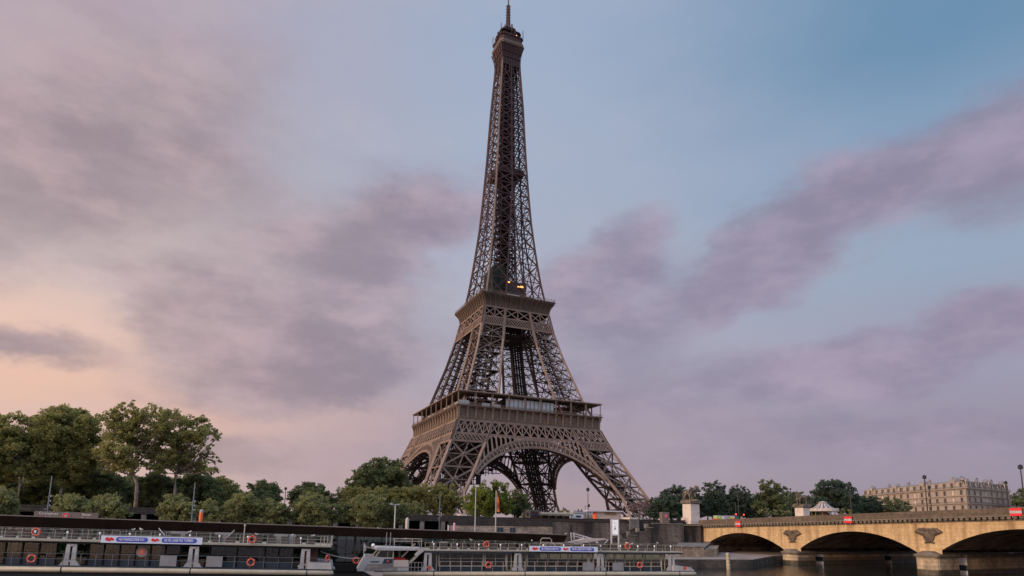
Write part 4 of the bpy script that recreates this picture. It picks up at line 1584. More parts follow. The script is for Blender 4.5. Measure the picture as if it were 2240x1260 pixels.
for i in range(len(steps) - 1):
    x0 = bank(steps[i][0], 1170, 154)[0] - d0
    x1 = bank(steps[i + 1][0], 1170, 154)[0] - d0
    z = bank(steps[i][0], steps[i][1], 154)[1] + 9
    b.box(x0, x1 - .002, 0, 1.0, 0, z)
    cpg.box(x0 - .15, x1 - .17, -.14, 1.1, z, z + .22)
    if i < 4:
        cpg.box(x0 - .1, x0 + .55, -.2, 1.2, z + .22, z + 1.1)
b.build('masonry', K['wall'], sw)
cpg.build('coping', K['concrete'], sw)
st = bank_thing('stone_stair', d0 - 6, 155.2, QUAY, 'stone stair climbing from the quay behind the stepped wall', 'stair')
b = MB()
xs0 = bank(1300, 1205, 155.2)[0] - d0 + 6
xs1 = bank(1392, 1157, 155.2)[0] - d0 + 6
zs0, zs1 = bank(1300, 1207, 155.2)[1] - QUAY, bank(1392, 1160, 155.2)[1] - QUAY
for i in range(22):
    x0 = xs0 + (xs1 - xs0) * i / 22
    z0, z1 = zs0 + (zs1 - zs0) * i / 22, zs0 + (zs1 - zs0) * (i + 1) / 22
    b.box(x0, xs1 + .1 - i * .002, i * .004, 1.7, 0 if i == 0 else z0, z1 - .002)
b.build('treads', K['concrete'], st)
b = MB()
b.beam((xs0, -.2, zs0 + .55), (xs1, -.2, zs1 + .55), .25, .6)
b.build('handrail_wall', K['walltop'], st)

# ------------------------------------------------------------------ landing stage with its long dark roof
RA0, RA1 = -80.0, 37.2
rz = lambda a: -2.57 - 0.0233 * (a + 48.46)
stn = bank_thing('landing_stage', 0, 108, QUAY, 'long low landing stage with flat dark brown roof behind the moored boats', 'landing stage')
b = MB()
th = lambda a: 1.56 - .0042 * (a + 48)
v = []
for e in (0, 8.5):
    v += [(RA0, e, rz(RA0) + 9), (RA1, e, rz(RA1) + 9), (RA1 - .7, e, rz(RA1) - th(RA1) + 9), (RA0, e, rz(RA0) - th(RA0) + 9)]
b.add(v, [(3, 2, 1, 0), (4, 5, 6, 7), (0, 1, 5, 4), (1, 2, 6, 5), (2, 3, 7, 6), (3, 0, 4, 7)])
b.build('roof', K['roofdark'], stn)
b = MB()
b.add([(RA0, -.05, rz(RA0) + 9.002), (RA1 + .05, -.05, rz(RA1) + 9.002), (RA1 + .05, 8.5, rz(RA1) + 9.002), (RA0, 8.5, rz(RA0) + 9.002),
       (RA0, -.05, rz(RA0) + 9.10), (RA1 + .05, -.05, rz(RA1) + 9.10), (RA1 + .05, 8.5, rz(RA1) + 9.10), (RA0, 8.5, rz(RA0) + 9.10)],
      [(3, 2, 1, 0), (4, 5, 6, 7), (0, 1, 5, 4), (1, 2, 6, 5), (2, 3, 7, 6), (3, 0, 4, 7)])
b.build('roof_edge', K['taupe'], stn)
b = MB()
b.box(RA0, RA1 - 3, -1.2, 8, -1.5, -.35)
b.build('pontoon', K['black'], stn)
x = RA0 + 2
while x < RA1 - 4:
    zt = rz(x) - th(x) + 9
    b = MB()
    b.box(x - .18, x + .18, 1.2, 1.6, -.34, zt)
    b.build('post', K['darkgrey'], stn)
    x2 = min(x + 7.2, RA1 - 4)
    b = MB()
    b.box(x + .2, x2 - .2, 2.6, 2.66, -.34, min(zt, rz(x2) - th(x2) + 9) - .02)
    g = b.build('glass_wall', K['greenglass'], stn)
    b = MB()
    for i in range(1, 5):
        xx = x + (x2 - x) * i / 5
        b.box(xx - .04, xx + .04, 2.5, 2.58, -.34, zt - .1)
    b.box(x + .2, x2 - .2, 2.5, 2.58, 1.0, 1.1)
    b.build('mullion', K['black'], g)
    x += 7.2
rr = random.Random(3)
for i in range(14):                                           # counters and pale blinds inside
    x = RA0 + 6 + i * 7.6 + rr.uniform(-1, 1)
    b = MB()
    b.box(x, x + rr.uniform(1.2, 2.6), 5.2, 6.2, -.34, rr.uniform(.8, 1.5))
    b.build('counter', K['seat'] if i % 2 else K['grey'], stn)
    b = MB()
    b.box(x - 1.5, x + rr.uniform(.3, 1.6), 6.6, 6.68, rr.uniform(1.2, 1.5), 2.5)
    b.build('blind', K['beige'] if i % 3 else K['steel'], stn)
b = MB()
b.box(RA0, RA1 - 4, 7.4, 7.5, -.34, 3.2)
b.build('back_wall', K['seat'], stn)

# sign board standing on that roof
sa, sz = bank(75, 1116, 110)
sa2, _ = bank(215, 1122, 110)
sl = sa2 - sa
sg = bank_thing('river_cruise_sign', sa, 110, sz - 1.55, 'taupe sign board with pale lettering and red emblem on the dark roof', 'sign', ry=0.022)
b = MB()
b.box(0, sl, 0, .22, -.15, 1.45)
b.build('board', K['taupe'], sg)
text('lettering', 'Croisières', .52, K['signtext'], sg, (sl * .225, -.02, 1.14), sx=1.15)
text('lettering', 'sur la Seine', .50, K['signtext'], sg, (sl * .225, -.02, .62), sx=1.1)
text('lettering', 'River', .52, K['signtext'], sg, (sl * .82, -.02, 1.14), sx=1.15)
text('lettering', 'Cruise', .50, K['signtext'], sg, (sl * .82, -.02, .62), sx=1.15)
b = MB()
b.lathe([(.54, 0), (.54, -.03)], (sl * .5, -.004, .88), 24, 'y')
em = b.build('emblem', K['grey'], sg)
b = MB()
b.lathe([(.42, -.035), (.42, -.06)], (sl * .5, -.002, .88), 24, 'y')
b.build('red_disc', K['red'], em)
b = MB()
for i in range(5):
    a0_, = (2 * math.pi * i / 5 + .3,)
    b.beam((sl * .5, -.08, .88), (sl * .5 + .26 * math.cos(a0_), -.08, .88 + .26 * math.sin(a0_)), .10, .03, (0, 1, 0))
b.build('white_mark', K['white'], em)


# ------------------------------------------------------------------ river boats
def lifebuoy(loc, rz, label, R=.40, tilt=0.0):
    t = empty('lifebuoy', loc, label, 'lifebuoy', 'orange lifebuoys on the boats')
    t.rotation_euler = (0, 0, rz)
    b = MB()
    n, m = 24, 8
    vs, fs = [], []
    for i in range(n):
        a = 2 * math.pi * i / n
        for j in range(m):
            c = 2 * math.pi * j / m
            r = R + .105 * math.cos(c)
            vs.append((r * math.cos(a), .09 * math.sin(c), r * math.sin(a)))
    for i in range(n):
        for j in range(m):
            fs.append((i * m + j, i * m + (j + 1) % m, ((i + 1) % n) * m + (j + 1) % m, ((i + 1) % n) * m + j))
    b.add(vs, fs)
    b.build('ring', K['buoy'], t, True)
    for q in range(4):
        b = MB()
        a = math.pi / 4 + q * math.pi / 2
        b.tube([(R * math.cos(a + d), 0, R * math.sin(a + d)) for d in (-.1, 0, .1)], .118, 8)
        b.build('band', K['white'], t)
    return t


def pylon(x, w, flare, y, ztop, zbot, parent):
    """white inverted-Y upright with a slot, spreading at its foot"""
    t = .28
    h = ztop - zbot
    f = zbot + h * .24
    g = w * .27
    b = MB()
    for s in (-1, 1):
        poly = [(x + s * w / 2, y, ztop), (x + s * g * .45, y, ztop), (x + s * g * .45, y, f), (x + s * g * .3, y, zbot), (x + s * flare / 2, y, zbot), (x + s * flare * .40, y, zbot + h * .035), (x + s * (w / 2 + .35), y, zbot + h * .12), (x + s * (w / 2 + .08), y, f)]
        if s > 0:
            poly = poly[::-1]
        b.extrude(poly, (0, t, 0))
    b.box(x - g * .45, x + g * .45, y + .02, y + t - .02, ztop - h * .12, ztop - .003)
    b.box(x - g * .45, x + g * .45, y + .02, y + t - .02, zbot + h * .16, f + .01)
    b.box(x - w * .2, x + w * .2, y - .06, y - .003, ztop - h * .11, ztop - h * .05)
    return b.build('pylon', K['white'], parent)


def railing(xs, y, z0, z1, lean, mt, parent, rails=(.34, .62, 1.0), name='railing', r=.055):
    b = MB()
    h = z1 - z0
    for x in xs:
        b.beam((x, y, z0), (x - lean[0], y - lean[1], z1), r * 1.5, r * 1.5)
    for q in rails:
        b.beam((xs[0] - lean[0] * q, y - lean[1] * q, z0 + h * q), (xs[-1] - lean[0] * q, y - lean[1] * q, z0 + h * q), r, r * (1.5 if q == 1 else 1), (0, 1, 0))
    return b.build(name, mt, parent)


def hull(x0, x1, zt, zb, y0, y1, parent, mt, seams, taper=.6):
    b = MB()
    zc, ry, rz_ = (zt + zb) / 2, .55, (zt - zb) / 2
    for yy in (y0, y1):
        pts = [(x0, yy, zc), (x1 - taper, yy, zc), (x1 - taper * .3, yy, zc), (x1, yy, zc + .1)]
        b.tube(pts, [rz_, rz_, rz_ * .92, rz_ * .55], 14)
    h = b.build('fender_tube', mt, parent, True)
    b = MB()
    for x in seams:
        b.tube([(x, y0, zc), (x + .13, y0, zc)], rz_ + .012, 14)
    b.build('seam', K['navy'], h)
    return h


def deck_seats(x0, x1, z, parent, n):
    for i in range(n):
        x = x0 + (x1 - x0) * (i + .5) / n
        b = MB()
        b.box(x - .55, x + .55, 2.2, 2.7, z, z + .45)
        b.box(x - .55, x + .55, 2.72, 2.8, z + .2, z + .92)
        b.build('deck_bench', K['deck'], parent)


K['lettering'] = mat('white_lettering', (.9, .9, .9), .6)


def make_banner(p, rz, ry, L, H, label):
    t = empty('banner', p, label, 'banner', 'white banners hung on the boat rails', rz, ry)
    b = MB()
    b.box(0, L, -.012, .012, -H / 2, H / 2)
    b.build('cloth', K['banner'], t)
    for x0, x1, s in ((.145, .455, "NE M'ABANDONNE PAS !"), (.59, .945, 'NE ME LAISSE PAS TOMBER !')):
        b = MB()
        r = H * .34
        xa, xb = L * x0 + r, L * x1 - r
        poly = [(xa + r * math.cos(a), -.016, r * math.sin(a)) for a in [math.pi / 2 + math.pi * i / 8 for i in range(9)]] + [(xb + r * math.cos(a), -.016, r * math.sin(a)) for a in [-math.pi / 2 + math.pi * i / 8 for i in range(9)]]
        b.extrude(poly[::-1], (0, -.012, 0))
        pl = b.build('blue_pill', K['blue'], t)
        tx = text('slogan', s, H * .56, K['lettering'], pl, (L * (x0 + x1) / 2, -.034, 0), sx=1.0)
        wv = max(v.co.x for v in tx.data.vertices) - min(v.co.x for v in tx.data.vertices)
        tx.scale.x = (xb - xa) * .98 / wv
    for x0, s in ((.085, 1), (.53, .85)):                     # rounded red emblems
        b = MB()
        for u, w, r in ((-.025, 0.02, .26), (.012, .05, .22), (.03, -.03, .14), (-.005, -.12, .18)):
            b.lathe([(H * r * s, -.014), (H * r * s, -.03 - abs(u) * .1)], (L * (x0 + u), 0, H * w), 14, 'y')
        b.build('red_emblem', K['red'], t)
    return t


# --- boat at left, running out of the frame
E1B = 87.0
A1 = -38.7
ZD1 = -5.34
TR1 = 0.0178
boat1 = bank_thing('river_boat', A1, E1B, ZD1, 'long glazed river boat with upper deck at left, cut off by the photo edge', 'boat', 'moored river boats', TR1)


def lx1(px, py=1210):
    return bank(px, py, E1B)[0] - A1


XL, XR = -14.0, lx1(733)
b = MB()
b.box(XL, lx1(722), -.1, 8.1, -.30, -.06)
b.build('deck_underside', K['black'], boat1)
b = MB()
b.box(XL, lx1(722) + .1, -.16, 8.16, -.058, .16)
b.build('upper_deck', K['cream'], boat1)
hull(XL, XR, -2.92, -3.58, -.2, 8.2, boat1, K['cream'], [lx1(141), lx1(421), lx1(674), lx1(-140)])
b = MB()
b.box(XL, XR - 1.2, -.35, 8.3, -2.93, -2.80)
b.box(XL, XR - .6, .5, 7.5, -5.2, -3.0)
b.build('lower_deck', K['navy'], boat1)
b = MB()                                                       # white sloping stern deck
zs = -2.80
b.extrude([(lx1(676), -.45, zs), (XR - .25, -.45, zs), (lx1(726), -.45, zs + .75), (lx1(676), -.45, zs + .85)], (0, 8.9, 0))
b.build('stern_deck', K['white'], boat1)
P1 = [(155, 44), (424, 38), (669, 30), (-110, 44)]
pyx = []
for px, w in P1:
    xc = lx1(px)
    pyx.append(xc)
    pylon(xc, 1.05, 2.35 if px != 669 else 1.7, .0, -.31, -2.79, boat1)
edges = [-165, -120, -85, -60, -20, 3, 41, 78, 117, 'p', 187, 222, 257, 292, 325, 358, 391, 'p', 457, 517, 579, 609, 642, 'p']
xs_ = []
for u, w in zip(edges[:-1], edges[1:]):
    if u == 'p' or w == 'p':
        continue
    x0, x1 = lx1(u), lx1(w)
    b = MB()
    b.box(x0 + .09, x1 - .09, .95, .98, -2.05 if (x1 - x0) > 1.5 else -2.75, -.36)
    wn = b.build('window', K['glass'], boat1)
    b = MB()
    b.box(x0 - .09, x0 + .08, .86, 1.02, -2.8, -.31)
    b.build('mullion', K['black'], wn)
    b = MB()
    b.box(x1 - .08, x1 + .04, .88, 1.0, -2.8, -.31)
    b.build('mullion', K['black'], wn)
    if (x1 - x0) > 1.5:
        b = MB()
        b.box(x0 + .1, x1 - .1, .93, 1.01, -2.79, -2.06)
        b.build('sill_panel', K['navy'], boat1)
b = MB()
for k_ in range(26):                                           # far side of the saloon
    x = XL + k_ * 1.85
    if x < lx1(655):
        b.box(x, x + .12, 7.0, 7.1, -2.8, -.31)
b.box(XL, lx1(655), 7.0, 7.1, -2.8, -2.0)
b.build('far_window_frame', K['black'], boat1)
for i in range(22):
    x = XL + .8 + i * 2.2
    if x < lx1(640):
        b = MB()
        b.box(x, x + 1.9, 2.4, 2.55, -2.75, -1.95)
        b.box(x, x + 1.7, 1.9, 2.5, -2.75, -2.3)
        b.build('seat', K['seat'], boat1)
b = MB()
b.box(lx1(660), lx1(690), 1.3, 7, -2.8, -.31)
b.build('stern_bulkhead', K['dark_red'], boat1)
rx = [lx1(p) for p in (-155, -119, -83, -47, -11, 5, 42, 78, 115, 152, 188, 222, 258, 292, 326, 360, 393, 426, 458, 490, 522, 552, 583, 612, 642, 671, 700, 716)]
railing(rx, -.05, .16, 1.28, (0, 0), K['steel'], boat1, (.3, .62, 1.0), 'railing', .042)
railing(rx, 8.05, .16, 1.28, (0, 0), K['grey'], boat1, (.5, 1.0), 'far_railing', .035)
b = MB()
x0 = lx1(700)
for dx in (0, .45, .8, 1.15):
    b.beam((x0 + dx, -.08, .2), (x0 + dx + .25 * (dx > .9), -.08, 1.3), .09)
for y in (-.08, 2, 4, 6, 8):
    b.beam((x0 + 1.2, y, .2), (x0 + 1.3, y, 1.3), .08)
for z in (.5, .9, 1.3):
    b.beam((x0 + 1.25, -.08, z), (x0 + 1.25, 8, z), .06)
b.build('end_gate', K['cream'], boat1)
lxs = [lx1(p) for p in (-150, -110, -60, -6, 31, 67, 106, 143, 181, 214, 250, 286, 322, 355, 390, 425, 455, 516, 550, 580, 611, 642, 672, 700, 725)]
railing(lxs, -.32, -2.8, -1.42, (0, 0), K['bluegrey'], boat1, (.55, 1.0), 'lower_railing', .036)
for px, py in ((64, 1162), (136, 1163), (208, 1167), (275, 1168), (342, 1171), (409, 1172), (475, 1175), (538, 1177), (656, 1180)):
    x = lx1(px, py)
    b = MB()
    b.ball((x, 1.5, .95), (.12, .12, .15), 8, 6)
    b.tube([(x, 1.5, .16), (x, 1.5, .84)], .022, 6)
    b.build('deck_lamp', K['lamp'], boat1)
deck_seats(XL, lx1(690), .16, boat1, 30)
for px0, px1 in ((352, 390), (590, 622), (455, 488), (625, 640)):  # grey lockers and screens on the deck
    b = MB()
    b.box(lx1(px0), lx1(px1), 3.4, 4.2, .16, 1.35)
    b.build('deck_locker', K['grey'], boat1)
for px, tilt in ((353, -1.0), (492, 1.0)):
    b = MB()
    x = lx1(px)
    b.beam((x, .6, .9), (x + .75 * tilt, .6, 1.75), .09)
    b.build('davit', K['palegrey'], boat1)
b = MB()
x = lx1(527)
b.tube([(x, 1.2, .16), (x, 1.2, 2.3)], .055, 6)
b.ball((x, 1.2, 2.38), .13, 8, 5)
b.build('signal_mast', K['beige'], boat1)
for px0, px1 in ((354, 390), (455, 490)):
    b = MB()
    b.box(lx1(px0), lx1(px1), -.39, -.35, -2.7, -1.45)
    b.build('windscreen_board', K['grey'], boat1)
b = MB()
x, z = lx1(307, 1202), -1.12
b.lathe([(.62, 0), (.62, -.05)], (x, .85, z), 28, 'y')
rd = b.build('roundel', K['grey'], boat1)
b = MB()
b.lathe([(.36, -.055), (.36, -.08)], (x, .85, z), 24, 'y')
b.build('orange_disc', K['orange'], rd)
b = MB()
b.lathe([(.13, -.085), (.13, -.10)], (x, .85, z), 16, 'y')
b.build('white_dot', K['white'], rd)


def on1(px, py, dy=-.25):
    a, z = bank(px, py, E1B + dy)
    return BP(a, E1B + dy, z)


make_banner(on1(221, 1179.0, -.22), BR, TR1 * .9, lx1(443) - lx1(221), .84, 'white slogan banner on the left boat, above the round disc')
for px, py, lab in ((79, 1164, 'orange lifebuoy on the upper rail of the left boat, leftmost up there'), (69, 1222, 'orange lifebuoy on the lower rail of the left boat near the photo edge'),
                    (552, 1180, 'orange lifebuoy on the upper rail of the left boat right of its banner'), (549, 1230, 'orange lifebuoy on the lower rail of the left boat right of its banner')):
    lifebuoy(on1(px, py, -.42), BR, lab)
lifebuoy(on1(717, 1221, .4), BR + 1.1, 'orange lifebuoy seen almost edge on above the left boat stern')

# --- boat at right, whole
E2B = 93.0
A2 = bank(783, 1250, E2B)[0]
ZD2 = -6.6
boat2 = bank_thing('river_boat', A2, E2B, ZD2, 'whole river boat with wheelhouse and cream window frames moored before the steps', 'boat', 'moored river boats', .004)


def lx2(px, py=1225):
    return bank(px, py, E2B)[0] - A2


XB0, XE = lx2(925), lx2(1516)
DZ = -2.88
b = MB()
b.box(XB0 - .5, lx2(1493), -.1, 8.1, -.28, -.06)
b.build('deck_underside', K['navy'], boat2)
b = MB()
b.box(XB0 - .5, lx2(1493) + .1, -.16, 8.16, -.058, .10)
b.build('upper_deck', K['cream'], boat2)
hull(lx2(840), XE + .3, DZ - .02, DZ - .72, -.2, 8.2, boat2, K['cream'], [lx2(948), lx2(1146), lx2(1322), lx2(1482)])
b = MB()
b.box(lx2(820), XE - .8, -.3, 8.3, DZ - .05, DZ + .07)
b.box(lx2(800), XE - .4, .5, 7.5, -5.5, DZ - .1)
b.build('lower_deck', K['navy'], boat2)
b = MB()                                                       # white raked bow with bulwark
for y in (-.35, 8.0):
    b.extrude([(lx2(783), y, DZ + .02), (lx2(800), y, DZ + 2.0), (lx2(860), y, DZ + 1.86), (lx2(860), y, DZ + .98), (lx2(803), y, DZ + .95), (lx2(797), y, DZ + .02)], (0, .35, 0))
    b.extrude([(lx2(797), y + .1, DZ + .02), (lx2(803), y + .1, DZ + .95), (lx2(895), y + .1, DZ + .95), (lx2(895), y + .1, DZ + .02)], (0, .2, 0))
b.extrude([(lx2(783), 0, DZ + .02), (lx2(800), 0, DZ + 2.0), (lx2(803), 0, DZ + 1.6), (lx2(790), 0, DZ + .02)], (0, 8, 0))
bw = b.build('bow', K['white'], boat2)
b = MB()
b.extrude([(lx2(836), -.36, DZ + 1.06), (lx2(841), -.36, DZ + 1.72), (lx2(859), -.36, DZ + 1.70), (lx2(859), -.36, DZ + 1.06)], (0, -.02, 0))
b.extrude([(lx2(810), -.36, DZ + 1.22), (lx2(811), -.36, DZ + 1.36), (lx2(829), -.36, DZ + 1.38), (lx2(829), -.36, DZ + 1.22)], (0, -.02, 0))
b.build('dark_logo', K['navy'], bw)
b = MB()
b.lathe([(.15, 0), (.15, -.02)], (lx2(848), -.385, DZ + 1.38), 16, 'y')
b.build('red_disc', K['buoy'], bw)
b = MB()                                                       # lower bow, tan
b.extrude([(lx2(797), -.25, DZ + .0), (lx2(805), -.25, DZ + .9), (lx2(870), -.25, DZ + .9), (lx2(870), -.25, DZ - .7), (lx2(815), -.25, DZ - .6)], (0, 8.4, 0))
b.build('bow_side', K['beige'], boat2)
b = MB()
b.box(lx2(822), lx2(858), .2, 7.8, DZ - .0, DZ + .14)
b.box(lx2(836), lx2(858), -.3, 0, DZ + .1, DZ + .34)
b.build('bow_step', K['cream'], boat2)
wh = DZ + 1.86
b = MB()                                                       # wheelhouse frame and glass
for y in (.3, 7.6):
    b.beam((lx2(818), y, wh - .2), (lx2(831), y, -.05), .18)
    b.beam((lx2(860), y, wh - .2), (lx2(860), y, -.05), .16)
    b.beam((lx2(848), y, wh - .2), (lx2(848), y, -.05), .06)
    b.beam((lx2(818), y, wh), (lx2(860), y, wh - .1), .12)
b.build('wheelhouse_frame', K['cream'], boat2)
b = MB()
b.extrude([(lx2(819), .35, wh - .2), (lx2(831), .35, -.08), (lx2(859), .35, -.08), (lx2(859), .35, wh - .2)], (0, .03, 0))
b.extrude([(lx2(819), 7.5, wh - .2), (lx2(831), 7.5, -.08), (lx2(859), 7.5, -.08), (lx2(859), 7.5, wh - .2)], (0, .03, 0))
b.add([(lx2(818), .4, wh - .2), (lx2(818), 7.5, wh - .2), (lx2(831), 7.5, -.08), (lx2(831), .4, -.08)], [(0, 1, 2, 3)])
b.build('wheelhouse_glass', K['glass'], boat2)
b = MB()
b.box(lx2(826), lx2(858), 3, 5.5, DZ + .1, wh - .1)
b.build('helm_console', K['darkgrey'], boat2)
b = MB()
b.extrude([(lx2(817), -.1, .10), (lx2(826), -.1, .36), (lx2(925), -.1, .22), (lx2(925), -.1, -.02), (lx2(831), -.1, -.04)], (0, 8.2, 0))
b.extrude([(lx2(908), -.18, .28), (lx2(927), -.18, .42), (lx2(926), -.18, -.12), (lx2(911), -.18, -.82), (lx2(906), -.18, -.62), (lx2(914), -.18, -.02)], (0, .4, 0))
b.build('wheelhouse_roof', K['white'], boat2)
b = MB()
b.beam((lx2(817), .4, .2), (lx2(799), .4, .42), .14)
b.box(lx2(812), lx2(818), .1, .7, .1, .5)
b.beam((lx2(846), 3, .3), (lx2(846), 3, 2.4), .09)
b.beam((lx2(855), 3, .3), (lx2(855), 3, 2.4), .09)
b.build('mast_poles', K['steel'], boat2)
b = MB()
b.ball((lx2(815), .4, .62), .26, 8, 6)
b.build('bow_light', K['lamp'], boat2)
b = MB()
for x in (863, 903, 924):
    b.beam((lx2(x), 2.0, .3), (lx2(x), 2.0, 1.55), .07)
for z in (1.2, 1.55):
    b.beam((lx2(863), 2.0, z), (lx2(924), 2.0, z), .07)
b.build('roof_rail', K['beige'], boat2)
b = MB()                                                       # stair from foredeck to upper deck
n = 10
xa, xb = lx2(893), lx2(922)
for i in range(n):
    x = xa + (xb - xa) * i / (n - 1)
    z = DZ + .9 + (.0 - DZ - .9) * i / (n - 1)
    b.box(x - .2, x + .2, .1, 1.5, z - .06, z)
for y in (.05, 1.55):
    b.beam((xa - .2, y, DZ + .75), (xb + .1, y, -.1), .12, .26)
    b.beam((xa - .9, y, DZ + 1.9), (xb - .9, y, .9), .08)
b.build('stair', K['cream'], boat2)
b = MB()
for i in range(9):
    x = lx2(862 + i * 7.6)
    b.beam((x, -.25, DZ + .05), (x, -.25, DZ + 1.22), .06)
for z in (.55, 1.22):
    b.beam((lx2(862), -.25, DZ + z), (lx2(924), -.25, DZ + z), .06)
b.build('foredeck_rail', K['steel'], boat2)
b = MB()
b.box(lx2(861), lx2(893), -.31, -.27, DZ + .62, DZ + 1.55)
b.build('grey_dodger', K['beige'], boat2)
b = MB()
b.box(lx2(866), lx2(890), 2, 4, DZ + 1.2, DZ + 1.72)
b.box(lx2(870), lx2(898), 4, 5, DZ + 1.0, DZ + 1.6)
b.build('red_bench', K['red'], boat2)
b = MB()
b.box(lx2(890), lx2(926), 1.7, 7, DZ + .05, -.3)
b.build('fore_bulkhead', K['black'], boat2)
for px, w in ((936, 1.0), (1133, .95), (1314, .9), (1470, .85)):
    pylon(lx2(px), w, 2.2 if px < 1000 else 1.9, .0, -.29, DZ + .08, boat2)
bays = [(945, 957, 0), (962, 1010, 1), (1010, 1060, 1), (1064, 1110, 1), (1112, 1122, 0), (1145, 1154, 0), (1157, 1202, 1), (1202, 1247, 1), (1247, 1291, 1), (1293, 1303, 0), (1322, 1330, 0), (1331, 1372, 1), (1372, 1412, 1), (1412, 1451, 1), (1453, 1460, 0)]
for p0, p1, big in bays:
    x0, x1 = lx2(p0), lx2(p1)
    zb = DZ + .72 if big else DZ + .15
    b = MB()
    b.box(x0 + .1, x1 - .1, .95, .98, zb, -.42)
    wn = b.build('window', K['glass'], boat2)
    b = MB()
    for xx in (x0, x1):
        b.box(xx - .075, xx + .075, .84, 1.0, zb - .1, -.29)
    b.box(x0 + .08, x1 - .08, .86, .99, zb - .12, zb - .003)
    b.box(x0 + .08, x1 - .08, .86, .99, -.42, -.293)
    b.build('frame', K['cream'], wn)
    if big:
        b = MB()
        xm = (x0 + x1) / 2
        b.box(xm - .03, xm + .03, .88, .94, zb, -.42)
        b.box(x0 + .08, x1 - .08, .90, .94, -1.15, -1.10)
        b.build('glazing_bar', K['cream'], wn)
        b = MB()
        b.box(x0, x1 - .01, .93, 1.01, DZ + .08, zb - .125)
        b.build('sill_panel', K['navy'], boat2)
b = MB()
for k_ in range(22):
    x = XB0 + .5 + k_ * 1.85
    if x < lx2(1470):
        b.box(x, x + .12, 7.0, 7.1, DZ + .05, -.3)
b.box(XB0 + .5, lx2(1470), 7.0, 7.1, DZ + .05, -2.1)
b.build('far_window_frame', K['cream'], boat2)
for i in range(18):
    x = XB0 + 2.2 + i * 2.1
    if x < lx2(1455):
        b = MB()
        b.box(x, x + 1.5, 2.4, 2.55, DZ + .05, -1.6)
        b.box(x, x + 1.5, 1.9, 2.5, DZ + .05, -2.3)
        b.build('seat', K['seat'], boat2)
b = MB()
b.extrude([(lx2(1470), -.4, DZ + .08), (XE + .1, -.4, DZ + .05), (lx2(1508), -.4, DZ + .62), (lx2(1482), -.4, DZ + .88), (lx2(1470), -.4, DZ + .9)], (0, 8.8, 0))
b.build('stern_deck', K['white'], boat2)
for px, py in ((940, 1239), (1494, 1240)):   # small red emblems
    b = MB()
    b.lathe([(.26, 0), (.26, -.03)], (lx2(px), -.42 if px > 1000 else -.03, DZ + .5), 20, 'y')
    b.build('red_emblem', K['buoy'], boat2)
rp = [lx2(p) for p in (930, 962, 987, 1012, 1038, 1064, 1088, 1112, 1136, 1158, 1181, 1204, 1227, 1249, 1271, 1291, 1314, 1335, 1355, 1376, 1397, 1416, 1435, 1455, 1473, 1491)]
railing(rp, -.05, -.1, 1.12, (.14, .38), K['cream'], boat2, (.5, .98), 'railing', .05)
railing(rp, 8.05, .1, 1.12, (.1, -.3), K['grey'], boat2, (.98,), 'far_railing', .04)
lp = [lx2(p) for p in range(962, 1460, 23)]
railing(lp, -.28, DZ + .06, DZ + 1.38, (0, 0), K['beige'], boat2, (.55, 1.0), 'lower_railing', .03)
for px in (952, 1004, 1052, 1100, 1147, 1195, 1240, 1284, 1322, 1366, 1404, 1441, 1477):
    x = lx2(px, 1191)
    b = MB()
    b.ball((x, 1.5, .85), (.12, .12, .15), 8, 6)
    b.tube([(x, 1.5, .1), (x, 1.5, .74)], .022, 6)
    b.build('deck_lamp', K['lamp'], boat2)
deck_seats(XB0 + 1, lx2(1485), .10, boat2, 26)
b = MB()
xa, xb = lx2(1195), lx2(1220)
b.tube([(xa, 3, .1), (xa, 3, 1.6), (xa + .3, 3, 1.85), (xb - .3, 3, 1.85), (xb, 3, 1.6), (xb, 3, .1)], .07, 8)
b.build('hatch_hoop', K['cream'], boat2)
for px0, px1, m in ((1345, 1352, 'black'), (1225, 1245, 'cream'), (1356, 1370, 'seat'), (968, 985, 'grey')):
    b = MB()
    b.box(lx2(px0), lx2(px1), 3.2, 3.8, .1, 1.15)
    b.build('deck_locker', K[m], boat2)
for px0, px1 in ((1273, 1298), (1338, 1362)):
    b = MB()
    b.box(lx2(px0), lx2(px1), -.35, -.31, DZ + .12, DZ + 1.3)
    b.build('windscreen_board', K['grey'], boat2)


def on2(px, py, dy=-.25):
    a, z = bank(px, py, E2B + dy)
    return BP(a, E2B + dy, z)


make_banner(on2(1158, 1200, -.55), BR, .010, lx2(1307) - lx2(1158), .78, 'white slogan banner on the right boat in front of the pale wall end')
for px, py, lab, dy in ((779, 1226, 'faint orange lifebuoy hanging on the dark pontoon before the right boat bow', 4.5), (1064, 1191, 'orange lifebuoy on the upper rail of the right boat left of its banner', -.62),
                        (1069, 1236, 'orange lifebuoy on the lower rail of the right boat left of its banner', -.45), (1373, 1195, 'orange lifebuoy on the upper rail of the right boat near the stair', -.62),
                        (1400, 1236, 'orange lifebuoy on the lower rail of the right boat near its stern', -.45)):
    lifebuoy(on2(px, py, dy), BR, lab)
# jack flag on the bow and the rope between the boats
f = empty('bow_flag', on2(795, 1222, 3), 'small faded pennant on a staff at the right boat bow', 'flag')
b = MB()
b.tube([(0, 0, -.2), (0, 0, 2.2)], .04, 6)
b.build('staff', K['palegrey'], f)
b = MB()
b.extrude([(0.03, 0, 2.15), (.32, .05, 1.75), (.36, .1, 1.2), (.1, .04, .95), (.03, 0, 1.1)], (0, .02, 0))
b.build('cloth', K['beige'], f)
p0, p1 = at(700, 1206, E1B + 4), on2(793, 1221, 3)
b = MB(p0)
pts = [p0 + (p1 - p0) * (i / 10) + Vector((0, 0, -.35 * math.sin(math.pi * i / 10))) for i in range(11)]
b.tube(pts, .05, 5)
o = tag(b.build('mooring_rope', K['beige']), 'pale mooring rope slung between the two boats', 'rope')
o.location = p0

